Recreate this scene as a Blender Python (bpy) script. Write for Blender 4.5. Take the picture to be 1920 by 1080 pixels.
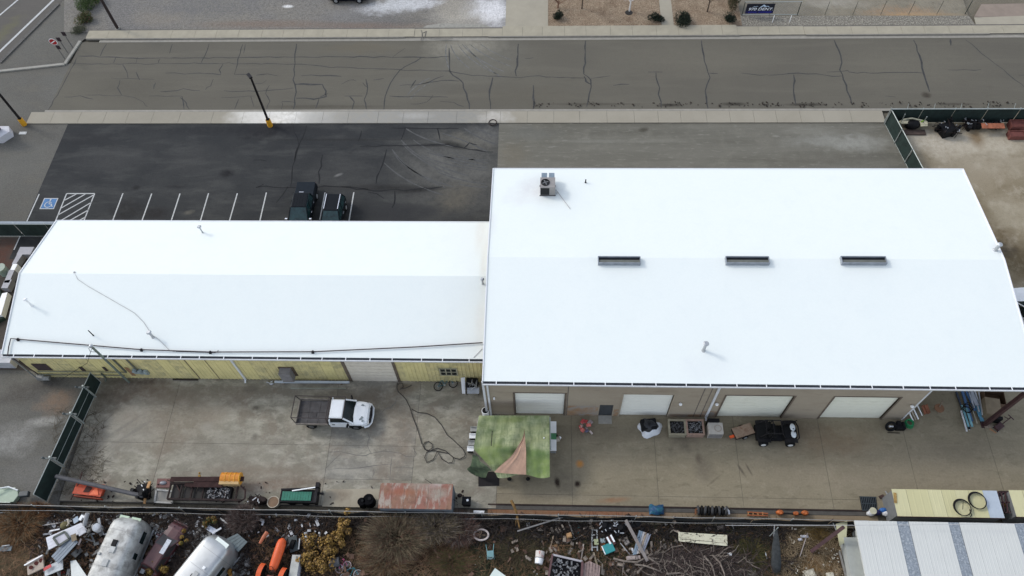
import bpy, math, random
from math import sin, cos, pi, radians
from mathutils import Vector, Matrix
random.seed(11)
S = bpy.context.scene
for o in list(bpy.data.objects): bpy.data.objects.remove(o)

# ---------------------------------------------------------------- camera, sky, sun, exposure
CAMH = 57.407
PITCH, ROLL, YAW, FPX = radians(58.3423), radians(-3.2257), radians(-4.2473), 1470.32
_f = Vector((sin(YAW)*cos(PITCH), cos(YAW)*cos(PITCH), -sin(PITCH)))
_r0 = Vector((cos(YAW), -sin(YAW), 0)); _u0 = _r0.cross(_f)
_r = _r0*cos(ROLL) + _u0*sin(ROLL); _u = _u0*cos(ROLL) - _r0*sin(ROLL)
cd = bpy.data.cameras.new('camera'); cam = bpy.data.objects.new('camera', cd)
S.collection.objects.link(cam); S.camera = cam
cd.sensor_width = 36; cd.lens = FPX/1920*36; cd.clip_end = 2000; cd.clip_start = .5
mw = Matrix((_r, _u, -_f)).transposed().to_4x4(); mw.translation = (0, 0, CAMH); cam.matrix_world = mw

SUN_EL, SUN_AZ = radians(38), math.atan2(-.908, .42)
wd = bpy.data.worlds.new('World'); S.world = wd; wd.use_nodes = True
wn = wd.node_tree; wn.nodes.clear()
sky = wn.nodes.new('ShaderNodeTexSky'); sky.sky_type = 'NISHITA'; sky.sun_disc = False
sky.sun_elevation = SUN_EL; sky.sun_rotation = SUN_AZ; sky.air_density = 1.0; sky.dust_density = 1.0; sky.ozone_density = 1.0
bg = wn.nodes.new('ShaderNodeBackground'); bg.inputs[1].default_value = .15
wo = wn.nodes.new('ShaderNodeOutputWorld')
hs_ = wn.nodes.new('ShaderNodeHueSaturation'); hs_.inputs['Saturation'].default_value = .5   # thin overcast: paler than a clear sky
wn.links.new(sky.outputs[0], hs_.inputs['Color']); wn.links.new(hs_.outputs[0], bg.inputs[0]); wn.links.new(bg.outputs[0], wo.inputs[0])
sl = bpy.data.lights.new('sun', 'SUN'); sl.energy = .6; sl.angle = radians(10); sl.color = (1, .97, .9)
sun = bpy.data.objects.new('sun', sl); S.collection.objects.link(sun)
sd = Vector((sin(SUN_AZ)*cos(SUN_EL), cos(SUN_AZ)*cos(SUN_EL), sin(SUN_EL)))
sun.rotation_euler = sd.to_track_quat('Z', 'Y').to_euler(); sun.location = sd*90
S.view_settings.view_transform = 'Standard'; S.view_settings.look = 'None'
S.view_settings.exposure = 0.95; S.view_settings.gamma = 1; S.view_settings.use_curve_mapping = False

def at(u, v, z=0.0):
    """world point at height z seen at pixel u,v of the 1920x1080 photograph"""
    d = _f + _r*((u-960)/FPX) - _u*((v-540)/FPX); t = (z-CAMH)/d.z
    return Vector((d.x*t, d.y*t, z))

# ---------------------------------------------------------------- mesh builder
class MB:
    def __init__(s): s.v = []; s.f = []
    def add(s, vs, fs):
        n = len(s.v); s.v += [tuple(p) for p in vs]; s.f += [tuple(i+n for i in f) for f in fs]; return s
    def box(s, x0, x1, y0, y1, z0, z1, m=None):
        p = [Vector((x, y, z)) for z in (z0, z1) for y in (y0, y1) for x in (x0, x1)]
        if m: p = [m @ q for q in p]
        return s.add(p, [(0,2,3,1),(4,5,7,6),(0,1,5,4),(2,6,7,3),(0,4,6,2),(1,3,7,5)])
    def ob(s, c, sz, rz=0, rx=0, ry=0):
        m = Matrix.Translation(c) @ Matrix.Rotation(rz,4,'Z') @ Matrix.Rotation(ry,4,'Y') @ Matrix.Rotation(rx,4,'X')
        a, b, d = sz[0]/2, sz[1]/2, sz[2]/2; return s.box(-a,a,-b,b,-d,d,m)
    def bar(s, p, q, w, h):
        p = Vector(p); q = Vector(q); d = q-p; L = d.length
        if L < 1e-5: return s
        x = d/L; up = Vector((0,0,1)) if abs(x.z) < .95 else Vector((1,0,0))
        y = up.cross(x).normalized(); z = x.cross(y)
        m = Matrix((x,y,z)).transposed().to_4x4(); m.translation = p
        return s.box(0,L,-w/2,w/2,-h/2,h/2,m)
    def frus(s, b, t):  # bottom/top rectangles (x0,x1,y0,y1,z)
        p = [(b[0],b[2],b[4]),(b[1],b[2],b[4]),(b[1],b[3],b[4]),(b[0],b[3],b[4]),(t[0],t[2],t[4]),(t[1],t[2],t[4]),(t[1],t[3],t[4]),(t[0],t[3],t[4])]
        return s.add(p, [(3,2,1,0),(4,5,6,7),(0,1,5,4),(1,2,6,5),(2,3,7,6),(3,0,4,7)])
    def cyl(s, p, q, r0, r1=None, n=12, cap=True):
        r1 = r0 if r1 is None else r1
        p = Vector(p); q = Vector(q); x = (q-p).normalized()
        a = x.orthogonal().normalized(); b = x.cross(a); vs = []
        for c, r in ((p, r0), (q, r1)):
            for i in range(n): vs.append(c + (a*cos(2*pi*i/n) + b*sin(2*pi*i/n))*r)
        fs = [(i,(i+1)%n,n+(i+1)%n,n+i) for i in range(n)]
        if cap: fs += [tuple(range(n-1,-1,-1)), tuple(range(n,2*n))]
        return s.add(vs, fs)
    def tube(s, pts, r, n=6, closed=False):
        pts = [Vector(p) for p in pts]; N = len(pts); vs = []; prev = None
        for i, p in enumerate(pts):
            if closed: t = (pts[(i+1)%N]-pts[i-1])
            else: t = pts[min(i+1,N-1)]-pts[max(i-1,0)]
            if t.length < 1e-7: t = Vector((0,0,1))
            t.normalize()
            a = prev - t*prev.dot(t) if prev else t.orthogonal()
            if a.length < 1e-5: a = t.orthogonal()
            a.normalize(); prev = a; b = t.cross(a)
            rr = r[i] if isinstance(r, (list,tuple)) else r
            for k in range(n): vs.append(p + (a*cos(2*pi*k/n)+b*sin(2*pi*k/n))*rr)
        fs = []
        for i in range(N if closed else N-1):
            for k in range(n):
                j = (i+1)%N; fs.append((i*n+k, i*n+(k+1)%n, j*n+(k+1)%n, j*n+k))
        if not closed: fs += [tuple(range(n-1,-1,-1)), tuple(range((N-1)*n, N*n))]
        return s.add(vs, fs)
    def poly(s, pts, z=None):
        return s.add([(p[0],p[1],p[2] if z is None else z) for p in pts], [tuple(range(len(pts)))])
    def prism(s, pts, z0, z1):
        n = len(pts); a = sum(pts[i][0]*pts[(i+1)%n][1]-pts[(i+1)%n][0]*pts[i][1] for i in range(n))
        if a < 0: pts = pts[::-1]
        vs = [(p[0],p[1],z0) for p in pts]+[(p[0],p[1],z1) for p in pts]
        return s.add(vs, [tuple(range(n-1,-1,-1)), tuple(range(n,2*n))]+[(i,(i+1)%n,n+(i+1)%n,n+i) for i in range(n)])
    def sph(s, c, r, n=12, m=8):
        r = (r,r,r) if isinstance(r,(int,float)) else r; vs = [(c[0],c[1],c[2]+r[2])]
        for i in range(1,m):
            for k in range(n): vs.append((c[0]+r[0]*sin(pi*i/m)*cos(2*pi*k/n), c[1]+r[1]*sin(pi*i/m)*sin(2*pi*k/n), c[2]+r[2]*cos(pi*i/m)))
        vs.append((c[0],c[1],c[2]-r[2])); fs = [(0,1+k,1+(k+1)%n) for k in range(n)]
        for i in range(m-2):
            for k in range(n): a=1+i*n; fs.append((a+k,a+n+k,a+n+(k+1)%n,a+(k+1)%n))
        e=len(vs)-1; a=1+(m-2)*n; fs += [(e,a+(k+1)%n,a+k) for k in range(n)]
        return s.add(vs, fs)
    def grid(s, fn, nu, nv):
        vs = [fn(i/nu, j/nv) for j in range(nv+1) for i in range(nu+1)]
        return s.add(vs, [(j*(nu+1)+i, j*(nu+1)+i+1, (j+1)*(nu+1)+i+1, (j+1)*(nu+1)+i) for j in range(nv) for i in range(nu)])
    def loft(s, secs, caps=True):
        n = len(secs[0]); vs = [p for c in secs for p in c]
        fs = [(i*n+k, i*n+(k+1)%n, (i+1)*n+(k+1)%n, (i+1)*n+k) for i in range(len(secs)-1) for k in range(n)]
        if caps: fs += [tuple(range(n-1,-1,-1)), tuple(range((len(secs)-1)*n, len(secs)*n))]
        return s.add(vs, fs)
    def torus(s, c, R, r, n=24, k=6, rx=1, rot=None):
        pts = []
        for i in range(n):
            p = Vector((R*cos(2*pi*i/n), R*rx*sin(2*pi*i/n), 0))
            if rot: p = rot @ p
            pts.append(Vector(c)+p)
        return s.tube(pts, r, k, True)
    def ribbon(s, pts, w, z):
        pts = [Vector((p[0],p[1],0)) for p in pts]; vs = []; N = len(pts)
        for i, p in enumerate(pts):
            t = pts[min(i+1,N-1)]-pts[max(i-1,0)]; t.normalize(); q = Vector((-t.y,t.x,0))
            ww = w*(random.uniform(.6,1.3) if 0 < i < N-1 else .5)/2
            vs += [(p.x+q.x*ww, p.y+q.y*ww, z),(p.x-q.x*ww, p.y-q.y*ww, z)]
        return s.add(vs, [(2*i,2*i+1,2*i+3,2*i+2) for i in range(N-1)])
    def build(s, name, mat, parent=None, smooth=False, bev=0, label=None, kind=None, cat=None, group=None, sub=0):
        me = bpy.data.meshes.new(name); me.from_pydata(s.v, [], s.f); me.materials.append(mat)
        if smooth: me.polygons.foreach_set('use_smooth', [True]*len(me.polygons))
        me.update(); o = bpy.data.objects.new(name, me); S.collection.objects.link(o)
        if parent: o.parent = parent
        if bev:
            b = o.modifiers.new('bevel','BEVEL'); b.width = bev; b.segments = 2; b.limit_method = 'ANGLE'
        if sub:
            b = o.modifiers.new('sub','SUBSURF'); b.levels = sub; b.render_levels = sub
        for k, w in (('label',label),('kind',kind),('category',cat),('group',group)):
            if w: o[k] = w
        return o
def thing(name, label, cat, loc=(0,0,0), rz=0, group=None):
    o = bpy.data.objects.new(name, None); S.collection.objects.link(o); o.empty_display_size = .3
    o.location = loc; o.rotation_euler = (0,0,rz); o['label'] = label; o['category'] = cat
    if group: o['group'] = group
    return o
def copy_tree(o, parent=None, loc=None, rz=None, label=None):
    c = o.copy(); S.collection.objects.link(c); c.parent = parent
    if loc is not None: c.location = loc
    if rz is not None: c.rotation_euler = (0,0,rz)
    if label: c['label'] = label
    for ch in list(o.children): copy_tree(ch, c)
    return c
def inst(src, parent, loc=None, name=None):
    o = bpy.data.objects.new(name or src.name.split('.')[0], src.data); S.collection.objects.link(o); o.parent = parent
    if loc is not None: o.location = loc
    return o

# ---------------------------------------------------------------- materials
MC = {}
def nt_new(name):
    m = bpy.data.materials.new(name); m.use_nodes = True; n = m.node_tree; b = n.nodes['Principled BSDF']; return m, n, b
def noise(n, vec, sc, det=5, rough=.6, dist=0):
    t = n.nodes.new('ShaderNodeTexNoise'); t.inputs['Scale'].default_value = sc; t.inputs['Detail'].default_value = det
    t.inputs['Roughness'].default_value = rough; t.inputs['Distortion'].default_value = dist; n.links.new(vec, t.inputs['Vector']); return t.outputs[0]
def mrange(n, v, a, b, c=0, d=1):
    t = n.nodes.new('ShaderNodeMapRange'); t.inputs[1].default_value=a; t.inputs[2].default_value=b; t.inputs[3].default_value=c; t.inputs[4].default_value=d
    n.links.new(v, t.inputs[0]); return t.outputs[0]
def mixc(n, fac, a, b):
    t = n.nodes.new('ShaderNodeMix'); t.data_type = 'RGBA'
    for k, w in ((0,fac),(6,a),(7,b)):
        if isinstance(w, (tuple,list)): t.inputs[k].default_value = (*w[:3],1)
        elif isinstance(w, (int,float)): t.inputs[k].default_value = w
        else: n.links.new(w, t.inputs[k])
    return t.outputs[2]
def pos(n, stretch=None, rot=0):
    g = n.nodes.new('ShaderNodeNewGeometry').outputs['Position']
    if stretch:
        m = n.nodes.new('ShaderNodeMapping'); m.inputs['Scale'].default_value = stretch; m.inputs['Rotation'].default_value = (0,0,rot)
        n.links.new(g, m.inputs[0]); g = m.outputs[0]
    return g
def mat(name, col=None, rough=.75, metal=0, var=.18, sc=2.5, col2=None, amt=.5, sc2=1.2, bump=.0, bsc=25, trans=0, coat=0, spec=.4, lo=.5, hi=.7):
    if name in MC: return MC[name]
    m, n, b = nt_new(name); P = pos(n)
    c = mixc(n, mrange(n, noise(n,P,sc), .3,.7), tuple(x*(1-var) for x in col), tuple(min(1,x*(1+var)) for x in col))
    if col2: 
        t = n.nodes.new('ShaderNodeMath'); t.operation='MULTIPLY'; t.inputs[1].default_value=amt
        n.links.new(mrange(n, noise(n,P,sc2,8,.65,.5), lo,hi), t.inputs[0]); c = mixc(n, t.outputs[0], c, col2)
    n.links.new(c, b.inputs['Base Color']); b.inputs['Roughness'].default_value = rough; b.inputs['Metallic'].default_value = metal
    b.inputs['Specular IOR Level'].default_value = spec
    if coat: b.inputs['Coat Weight'].default_value = coat; b.inputs['Coat Roughness'].default_value = .08
    if trans: b.inputs['Alpha'].default_value = 1-trans
    if bump:
        bp = n.nodes.new('ShaderNodeBump'); bp.inputs['Strength'].default_value = bump; bp.inputs['Distance'].default_value = .03
        n.links.new(noise(n,P,bsc), bp.inputs['Height']); n.links.new(bp.outputs[0], b.inputs['Normal'])
    MC[name] = m; return m
def gmat(name, col, layers=(), blobs=(), grain=.15, gsc=14, rough=.92, bump=.3, tint=(1.08,1.0,.83)):
    """ground: base colour, noise layers (scale, stretch, lo, hi, colour, amount), blobs (x,y,rx,ry,rot,colour,amount)"""
    tt = lambda q: tuple(a*b_ for a,b_ in zip(q,tint))
    col = tt(col); layers = [(*l[:4],tt(l[4]),l[5]) for l in layers]; blobs = [(*l[:5],tt(l[5]),l[6]) for l in blobs]
    m, n, b = nt_new(name); P = pos(n); c = col
    for sc, st, lo, hi, cc, am in layers:
        v = pos(n, st) if st else P
        c = mixc(n, mrange(n, noise(n,v,sc,7,.62,.3), lo,hi,0,am), c, cc)
    if blobs:
        dn = n.nodes.new('ShaderNodeTexNoise'); dn.inputs['Scale'].default_value=.9; dn.inputs['Detail'].default_value=5; n.links.new(P, dn.inputs['Vector'])
        vm = n.nodes.new('ShaderNodeVectorMath'); vm.operation='MULTIPLY_ADD'; n.links.new(dn.outputs['Color'], vm.inputs[0]); vm.inputs[1].default_value=(2.2,2.2,0)
        v2 = n.nodes.new('ShaderNodeVectorMath'); v2.operation='ADD'; n.links.new(P, v2.inputs[0]); v2.inputs[1].default_value=(-1.1,-1.1,0)
        n.links.new(v2.outputs[0], vm.inputs[2]); br = noise(n, P, 2.2, 6, .7)
        for x,y,rx,ry,ro,cc,am in blobs:
            mp = n.nodes.new('ShaderNodeMapping'); mp.vector_type='TEXTURE'; mp.inputs['Location'].default_value=(x,y,0); mp.inputs['Rotation'].default_value=(0,0,ro)
            mp.inputs['Scale'].default_value=(rx,ry,500); n.links.new((vm.outputs[0] if min(rx,ry) > .9 else P), mp.inputs[0])
            ln = n.nodes.new('ShaderNodeVectorMath'); ln.operation='LENGTH'; n.links.new(mp.outputs[0], ln.inputs[0])
            f = mrange(n, ln.outputs['Value'], 1.1, .35, 0, am)
            mu = n.nodes.new('ShaderNodeMath'); mu.operation='MULTIPLY'; n.links.new(f, mu.inputs[0]); n.links.new(mrange(n, br, .25,.6,.35,1), mu.inputs[1])
            c = mixc(n, mu.outputs[0], c, cc)
    gr = mrange(n, noise(n,P,gsc,3,.7), .2,.8, 1-grain, 1+grain)
    hv = n.nodes.new('ShaderNodeVectorMath'); hv.operation='SCALE'
    if isinstance(c, tuple): hv.inputs[0].default_value = c
    else: n.links.new(c, hv.inputs[0])
    n.links.new(gr, hv.inputs['Scale']); n.links.new(hv.outputs[0], b.inputs['Base Color'])
    b.inputs['Roughness'].default_value = rough; b.inputs['Specular IOR Level'].default_value=.25
    bp = n.nodes.new('ShaderNodeBump'); bp.inputs['Strength'].default_value = bump; bp.inputs['Distance'].default_value=.04
    n.links.new(noise(n,P,gsc*1.6,4), bp.inputs['Height']); n.links.new(bp.outputs[0], b.inputs['Normal'])
    return m
black = mat('black_plastic', (.007,.007,.008), .6, var=.4, spec=.15)
blackm = mat('black_metal', (.013,.012,.013), .5, .2, var=.4, spec=.2)
rubber = mat('rubber', (.01,.01,.01), .85, var=.3, spec=.15)
steel = mat('galvanised_steel', (.42,.43,.44), .45, .6, var=.15)
white = mat('white_paint', (.78,.78,.77), .45, var=.05, sc=1.5)
glass = mat('dark_glass', (.006,.012,.013), .12, .0, var=.3, spec=.3)
rust = mat('rusty_steel', (.06,.035,.03), .85, .1, var=.4, col2=(.13,.055,.03), amt=.6, sc2=3)
dkrust = mat('dark_rusty_steel', (.028,.02,.018), .85, .1, var=.4, spec=.2, col2=(.06,.036,.028), amt=.6, sc2=3)
wood = mat('weathered_wood', (.24,.19,.14), .85, var=.35, sc=6, bump=.3)
greyw = mat('grey_board', (.21,.2,.19), .85, var=.3, sc=5)
tarmac_line = mat('crack_sealant', (.04,.039,.037), .8, var=.3)
linep = mat('line_paint', (.5,.5,.48), .8, var=.15, sc=4, col2=(.2,.2,.19), amt=.8, sc2=8, lo=.5, hi=.68)
chrome = mat('chrome', (.7,.7,.72), .2, .9, var=.05)
orange = mat('orange_plastic', (.75,.1,.02), .45, var=.15)
yellow = mat('yellow_post_paint', (.62,.3,.015), .6, var=.12)
# ================================================================ SETTING: ground, street, pavements
def flat(name, pts, z, m, parent=None, kind='structure'):
    pts = [(p[0], p[1]) for p in pts]
    a = sum(pts[i][0]*pts[(i+1)%len(pts)][1]-pts[(i+1)%len(pts)][0]*pts[i][1] for i in range(len(pts)))
    if a < 0: pts = pts[::-1]
    return MB().poly(pts, z).build(name, m, parent, kind=kind if not parent else None)
def px(*a, z=0): return [at(a[i], a[i+1], z) for i in range(0, len(a), 2)]
def walk(*a, sub=6, jit=.06):   # pixel polyline -> wobbly world polyline
    p = px(*a); out = []
    for i in range(len(p)-1):
        n = max(2, int((p[i+1]-p[i]).length/.7))
        for k in range(n):
            q = p[i].lerp(p[i+1], k/n)
            if k or i: q = q + Vector((random.gauss(0,jit), random.gauss(0,jit), 0))
            out.append(q)
    return out + [p[-1]]
def B(u,v,rx,ry,ro,c,a): p = at(u,v); return (p.x,p.y,rx,ry,ro,c,a)
m_ground = gmat('gravel_ground', (.15,.142,.125), [(.12,None,.4,.65,(.115,.108,.098),.7),(.6,None,.5,.75,(.2,.18,.15),.5),(5,None,.5,.7,(.09,.085,.08),.5)], grain=.4, gsc=9, bump=.7)
flat('ground', [(-400,-200),(400,-200),(400,500),(-400,500)], -.22, m_ground)
m_apron = gmat('apron_asphalt', (.125,.124,.117), [(.1,None,.4,.7,(.095,.092,.084),.7),(.9,(.4,1,1),.5,.8,(.14,.13,.11),.6),(6,None,.55,.75,(.07,.068,.063),.35)],
    [B(150,830,.7,5,.12,(.06,.05,.042),.8),B(105,755,1.8,1.2,.2,(.19,.135,.1),.8),B(85,790,1.8,.5,.1,(.3,.3,.29),.8),B(20,825,2.5,1.6,.2,(.24,.24,.235),.8),B(40,740,3,1.2,.3,(.07,.065,.06),.8),B(60,900,3,2,0,(.17,.168,.165),.5),B(90,720,2,.8,0,(.06,.055,.05),.8),(at(45,250).x,at(45,250).y,6,2,0,(.075,.072,.067),.6),(at(30,380).x,at(30,380).y,5,4,.3,(.09,.088,.08),.5)], grain=.3, gsc=9, tint=(1.04,1,.92))
flat('west_asphalt', px(-90,146, 122,121, 133,118, 90,207)+[Vector((-51.5,55.9,0)), Vector((-47.9,54.4,0)), Vector((-47.9,27,0)), Vector((-36,27,0)), Vector((-36,15.3,0)), Vector((-90,15.3,0)), Vector((-120,60,0))], -.02, m_apron)
flat('traffic_island', px(-90,146, 122,121, 151,79, 166,66, 200,-90, -90,-90), -.03, m_apron)
# highway strip beyond its white edge line
ha, hb = at(0,118), at(110,8); hd = (hb-ha).normalized(); hn = Vector((-hd.y, hd.x, 0))
m_hwy = gmat('highway_asphalt', (.1,.098,.103), [(.15,(1,.3,1),.4,.7,(.075,.075,.08),.8),(1.2,(.3,1,1),.5,.8,(.13,.125,.12),.5)],
    [(at(8,60).x,at(8,60).y,3.5,1.0,math.atan2(hd.y,hd.x),(.115,.115,.085),.9)], grain=.12)
hw = flat('highway', [ha-hd*60, ha+hd*120, ha+hd*120+hn*30, ha-hd*60+hn*30], -.012, m_hwy)
def stripe(a, b, w, z, name='painted_line', parent=None, m=linep):
    MB().bar((a[0],a[1],z), (b[0],b[1],z), w, .004).build(name, m, parent)
for (u0,v0,u1,v1,w) in ((0,96,100,0,.26),(0,28,33,0,.2)):
    p, q = at(u0,v0), at(u1,v1); d = (q-p).normalized()
    stripe(p-d*50, q+d*90, w, .0, 'painted_line', hw)
MB().bar(ha+Vector((0,0,.0)), hb+Vector((0,0,.0)), .35, .2).build('kerb', mat('old_kerb',(.1,.095,.085),.9,var=.3,sc=4), kind='structure')
conc = mat('concrete_kerb', (.3,.285,.245), .9, var=.12, sc=3, bump=.2, col2=(.22,.205,.18), amt=.5)
k = MB()
for seg in ((-60,141,122,121),(122,121,151,78)): a,b = at(*seg[:2]), at(*seg[2:]); k.bar(a+Vector((0,0,.05)), b+Vector((0,0,.05)), .3, .16)
k.build('traffic_island_kerb', conc, kind='structure')

# street
tyre = (.19,.185,.17)
m_street = gmat('street_asphalt', (.112,.11,.103), [(.07,None,.35,.65,(.094,.092,.088),.8),(.5,(.15,1.6,1),.5,.8,(.138,.134,.125),.6),(1.2,(.5,1.5,1),.55,.8,(.086,.082,.075),.5)],
    [B(890,105,6,4.6,.1,(.135,.137,.135),.75),B(870,86,4.5,1.6,.1,(.24,.237,.225),.75),B(200,190,4,1.5,0,(.14,.136,.127),.5),B(780,160,4,2,0,(.115,.116,.115),.6),B(120,110,2,1.5,0,(.1,.1,.098),.6),B(1000,180,6,1.6,0,(.098,.094,.085),.6),
     B(1255,197,1.3,.25,0,(.02,.018,.016),.95),B(1375,195,1.5,.3,0,(.02,.018,.016),.9),B(1510,196,2.2,.25,0,(.02,.018,.016),.9),B(1737,178,.55,.5,0,(.03,.024,.02),.9),
     B(1790,195,2.4,.2,0,(.035,.03,.027),.6),B(1110,195,5,.22,0,(.035,.032,.028),.5),B(600,200,8,.3,0,(.05,.046,.04),.5),B(670,90,5,1,0,(.12,.11,.09),.5),
     B(1700,120,9,4,0,(.13,.127,.117),.6),B(1300,110,10,3,0,(.132,.128,.118),.6),B(250,170,6,3,0,(.08,.078,.072),.5)], grain=.12, gsc=10, bump=.25)
street = flat('street', [at(152,79), Vector((110,66.35,0)), Vector((110,56.25,0)), at(90,207), at(133,118)], -.008, m_street)
cracks = ["200,82,188,105","147,105,188,106,217,108,262,109,330,109,490,107,560,107,700,107,800,108,842,106","217,108,213,118","135,119,250,119,440,119,550,120,620,125,696,129,735,130,842,134,900,142,960,144,1010,143,1075,145,1100,146",
 "323,83,318,100","392,82,383,105,377,118","455,83,447,110,440,138,470,140","230,121,238,135,240,146","208,146,240,147,290,149","310,137,345,137,385,138,415,140,412,130,418,120","292,155,288,167","300,172,320,170,345,167,375,170",
 "160,178,240,180,270,190,276,200","341,180,345,205","420,170,480,171,540,167,550,165","556,82,550,120,553,160,555,185,550,205","553,158,603,158,610,170,612,182,590,185,555,184","527,205,530,190,555,192","598,185,592,203","686,148,690,165,685,185,687,205","645,180,680,180","680,155,690,165",
 "735,108,760,90","790,108,750,132,730,155,722,180,720,205","842,90,842,134,868,155,877,185,880,205","832,142,790,158","730,180,780,180,840,182","924,145,918,170,920,205","825,190,850,193,870,200","972,82,968,143","1098,76,1098,100,1095,138,1108,150,1107,175,1100,200","1095,143,1098,152,1108,158","1108,147,1145,142","1070,147,1095,146",
 "1230,136,1236,165,1240,202","1215,135,1242,135","1315,76,1322,115,1330,145,1322,170,1328,205","1330,137,1346,138","1564,75,1578,105,1575,130,1590,170,1597,195","1440,141,1480,138,1530,138,1560,143,1580,142","1550,135,1590,133,1592,137,1660,136,1733,137","1488,140,1490,170,1492,195","1713,75,1725,105,1733,140,1743,172",
 "1782,73,1783,85","1811,75,1840,100,1880,130,1925,168","1777,131,1840,130","1000,160,1000,204","1910,141,1960,140","143,108,140,118,118,160,90,206","225,150,222,165,228,178","255,135,262,150","355,205,350,192,338,183","385,168,395,160,400,148","415,183,450,181,478,180","440,205,448,185","505,160,498,175,505,190,500,205","565,142,600,141,640,143","640,158,655,150,668,152","615,175,600,182","660,205,664,192,655,180","700,150,720,147","750,160,790,157,830,150,860,152","770,195,800,192,812,178","780,150,770,165","480,141,500,140,520,142","470,158,490,156,500,150","280,180,310,181,340,180","175,186,150,180,120,182","255,118,258,107","1390,137,1440,140","1150,160,1180,158","985,110,1000,108","1660,180,1680,182","476,200,470,180","300,110,297,118","460,83,457,100"]
for c in cracks:
    c = [float(x) for x in c.split(',')]
    vert = abs(c[1]-c[-1]) > abs(c[0]-c[-2])
    MB().ribbon(walk(*c), (random.uniform(.13,.2) if c[0] > 820 or 540 < c[0] < 560 else random.uniform(.08,.13)) if vert else random.uniform(.06,.12), -.003).build('sealed_crack', tarmac_line, street)

tm_ = mat('tyre_mark', (.155,.154,.147), .9, var=.25, sc=4, col2=(.095,.092,.084), amt=1, sc2=2, lo=.4, hi=.6)
def marks(par, m, z, lst, w=.1):
    for c in lst:
        c=[float(x) for x in c.split(',')]; p=px(*c); pts=[]
        for i in range(13):
            t=i/12; pts.append(p[0]*(1-t)**2+p[1]*2*t*(1-t)+p[2]*t*t)
        MB().ribbon(pts, w, z).build('tyre_mark', m, par)
marks(street, tm_, -.0045, ("858,82,880,118,935,140","866,82,890,112,945,134","838,82,832,100,842,130","880,82,905,105,960,125","770,185,785,165,812,152","764,178,780,158,806,146","845,84,850,105,880,128","900,82,925,100,958,112","872,84,900,120,940,145"), .1)
# pavements with kerbs
pavA = mat('pavement_concrete', (.33,.295,.22), .9, var=.08, sc=1.2, col2=(.26,.235,.175), amt=.6, sc2=.5, bump=.15)
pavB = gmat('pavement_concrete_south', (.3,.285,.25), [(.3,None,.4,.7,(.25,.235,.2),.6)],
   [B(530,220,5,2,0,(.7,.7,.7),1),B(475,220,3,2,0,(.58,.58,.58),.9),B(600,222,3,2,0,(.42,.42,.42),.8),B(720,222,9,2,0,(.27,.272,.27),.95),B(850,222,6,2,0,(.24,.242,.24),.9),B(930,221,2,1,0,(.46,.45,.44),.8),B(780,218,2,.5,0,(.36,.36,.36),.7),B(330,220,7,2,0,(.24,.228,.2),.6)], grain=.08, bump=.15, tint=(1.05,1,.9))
gutterm = mat('gutter_pan', (.27,.25,.21), .9, var=.12, sc=2)
def slabs(parent, x0, x1, y0, y1, z, m, lo=2.1, hi=2.7, h=.14, stop=()):
    x = x0
    while x < x1:
        w = min(random.uniform(lo,hi), x1-x); 
        if x1-(x+w) < 1: w = x1-x
        MB().box(x+.012, x+w-.012, y0, y1, z-h, z+random.uniform(-.004,.004)).build('paving_slab', m, parent); x += w
def pav(name, m):
    o = MB().box(*m[0]).build(name, m[1], kind='structure'); return o
npv = MB().box(-50.2,110,66.86,68.3,-.05,.09).build('north_pavement', mat('pavement_joint',(.12,.11,.095),.9), kind='structure')
slabs(npv, -50.1, -14, 66.88, 68.12, .13, pavA); slabs(npv, -14, -4.5, 66.88, 68.12, .1, pavA); slabs(npv, -4.5, 20.5, 66.88, 68.42, .13, pavA)
slabs(npv, 20.5, 27.5, 66.88, 68.2, .1, pavA); slabs(npv, 27.5, 100, 66.88, 68.1, .13, pavA, 2.3,3.1)
x = -50.3
gp = MB().box(-48.5,110,66.35,66.8,-.04,.01); gp.build('gutter', gutterm, kind='structure')
kb = MB().box(-50,-15,66.74,66.87,-.04,.13).box(-6,20.7,66.74,66.87,-.04,.131).box(27.6,46.5,66.74,66.87,-.04,.131).box(-15,-6,66.74,66.87,-.04,.03).box(20.7,27.6,66.74,66.87,-.04,.03).box(46.5,110,66.74,66.87,-.04,.03)
kb.build('kerb', mat('kerb_face',(.2,.185,.155),.9,var=.15), kind='structure')
spv = MB().box(-52,33,54.42,56.0,-.05,.05).build('south_pavement', mat('pavement_joint',(.1,.1,.1)), kind='structure')
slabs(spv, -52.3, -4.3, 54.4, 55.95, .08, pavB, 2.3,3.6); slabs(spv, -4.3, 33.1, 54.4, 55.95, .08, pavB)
MB().box(-51,110,55.97,56.28,-.04,.02).build('gutter', gutterm, kind='structure')

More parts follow.
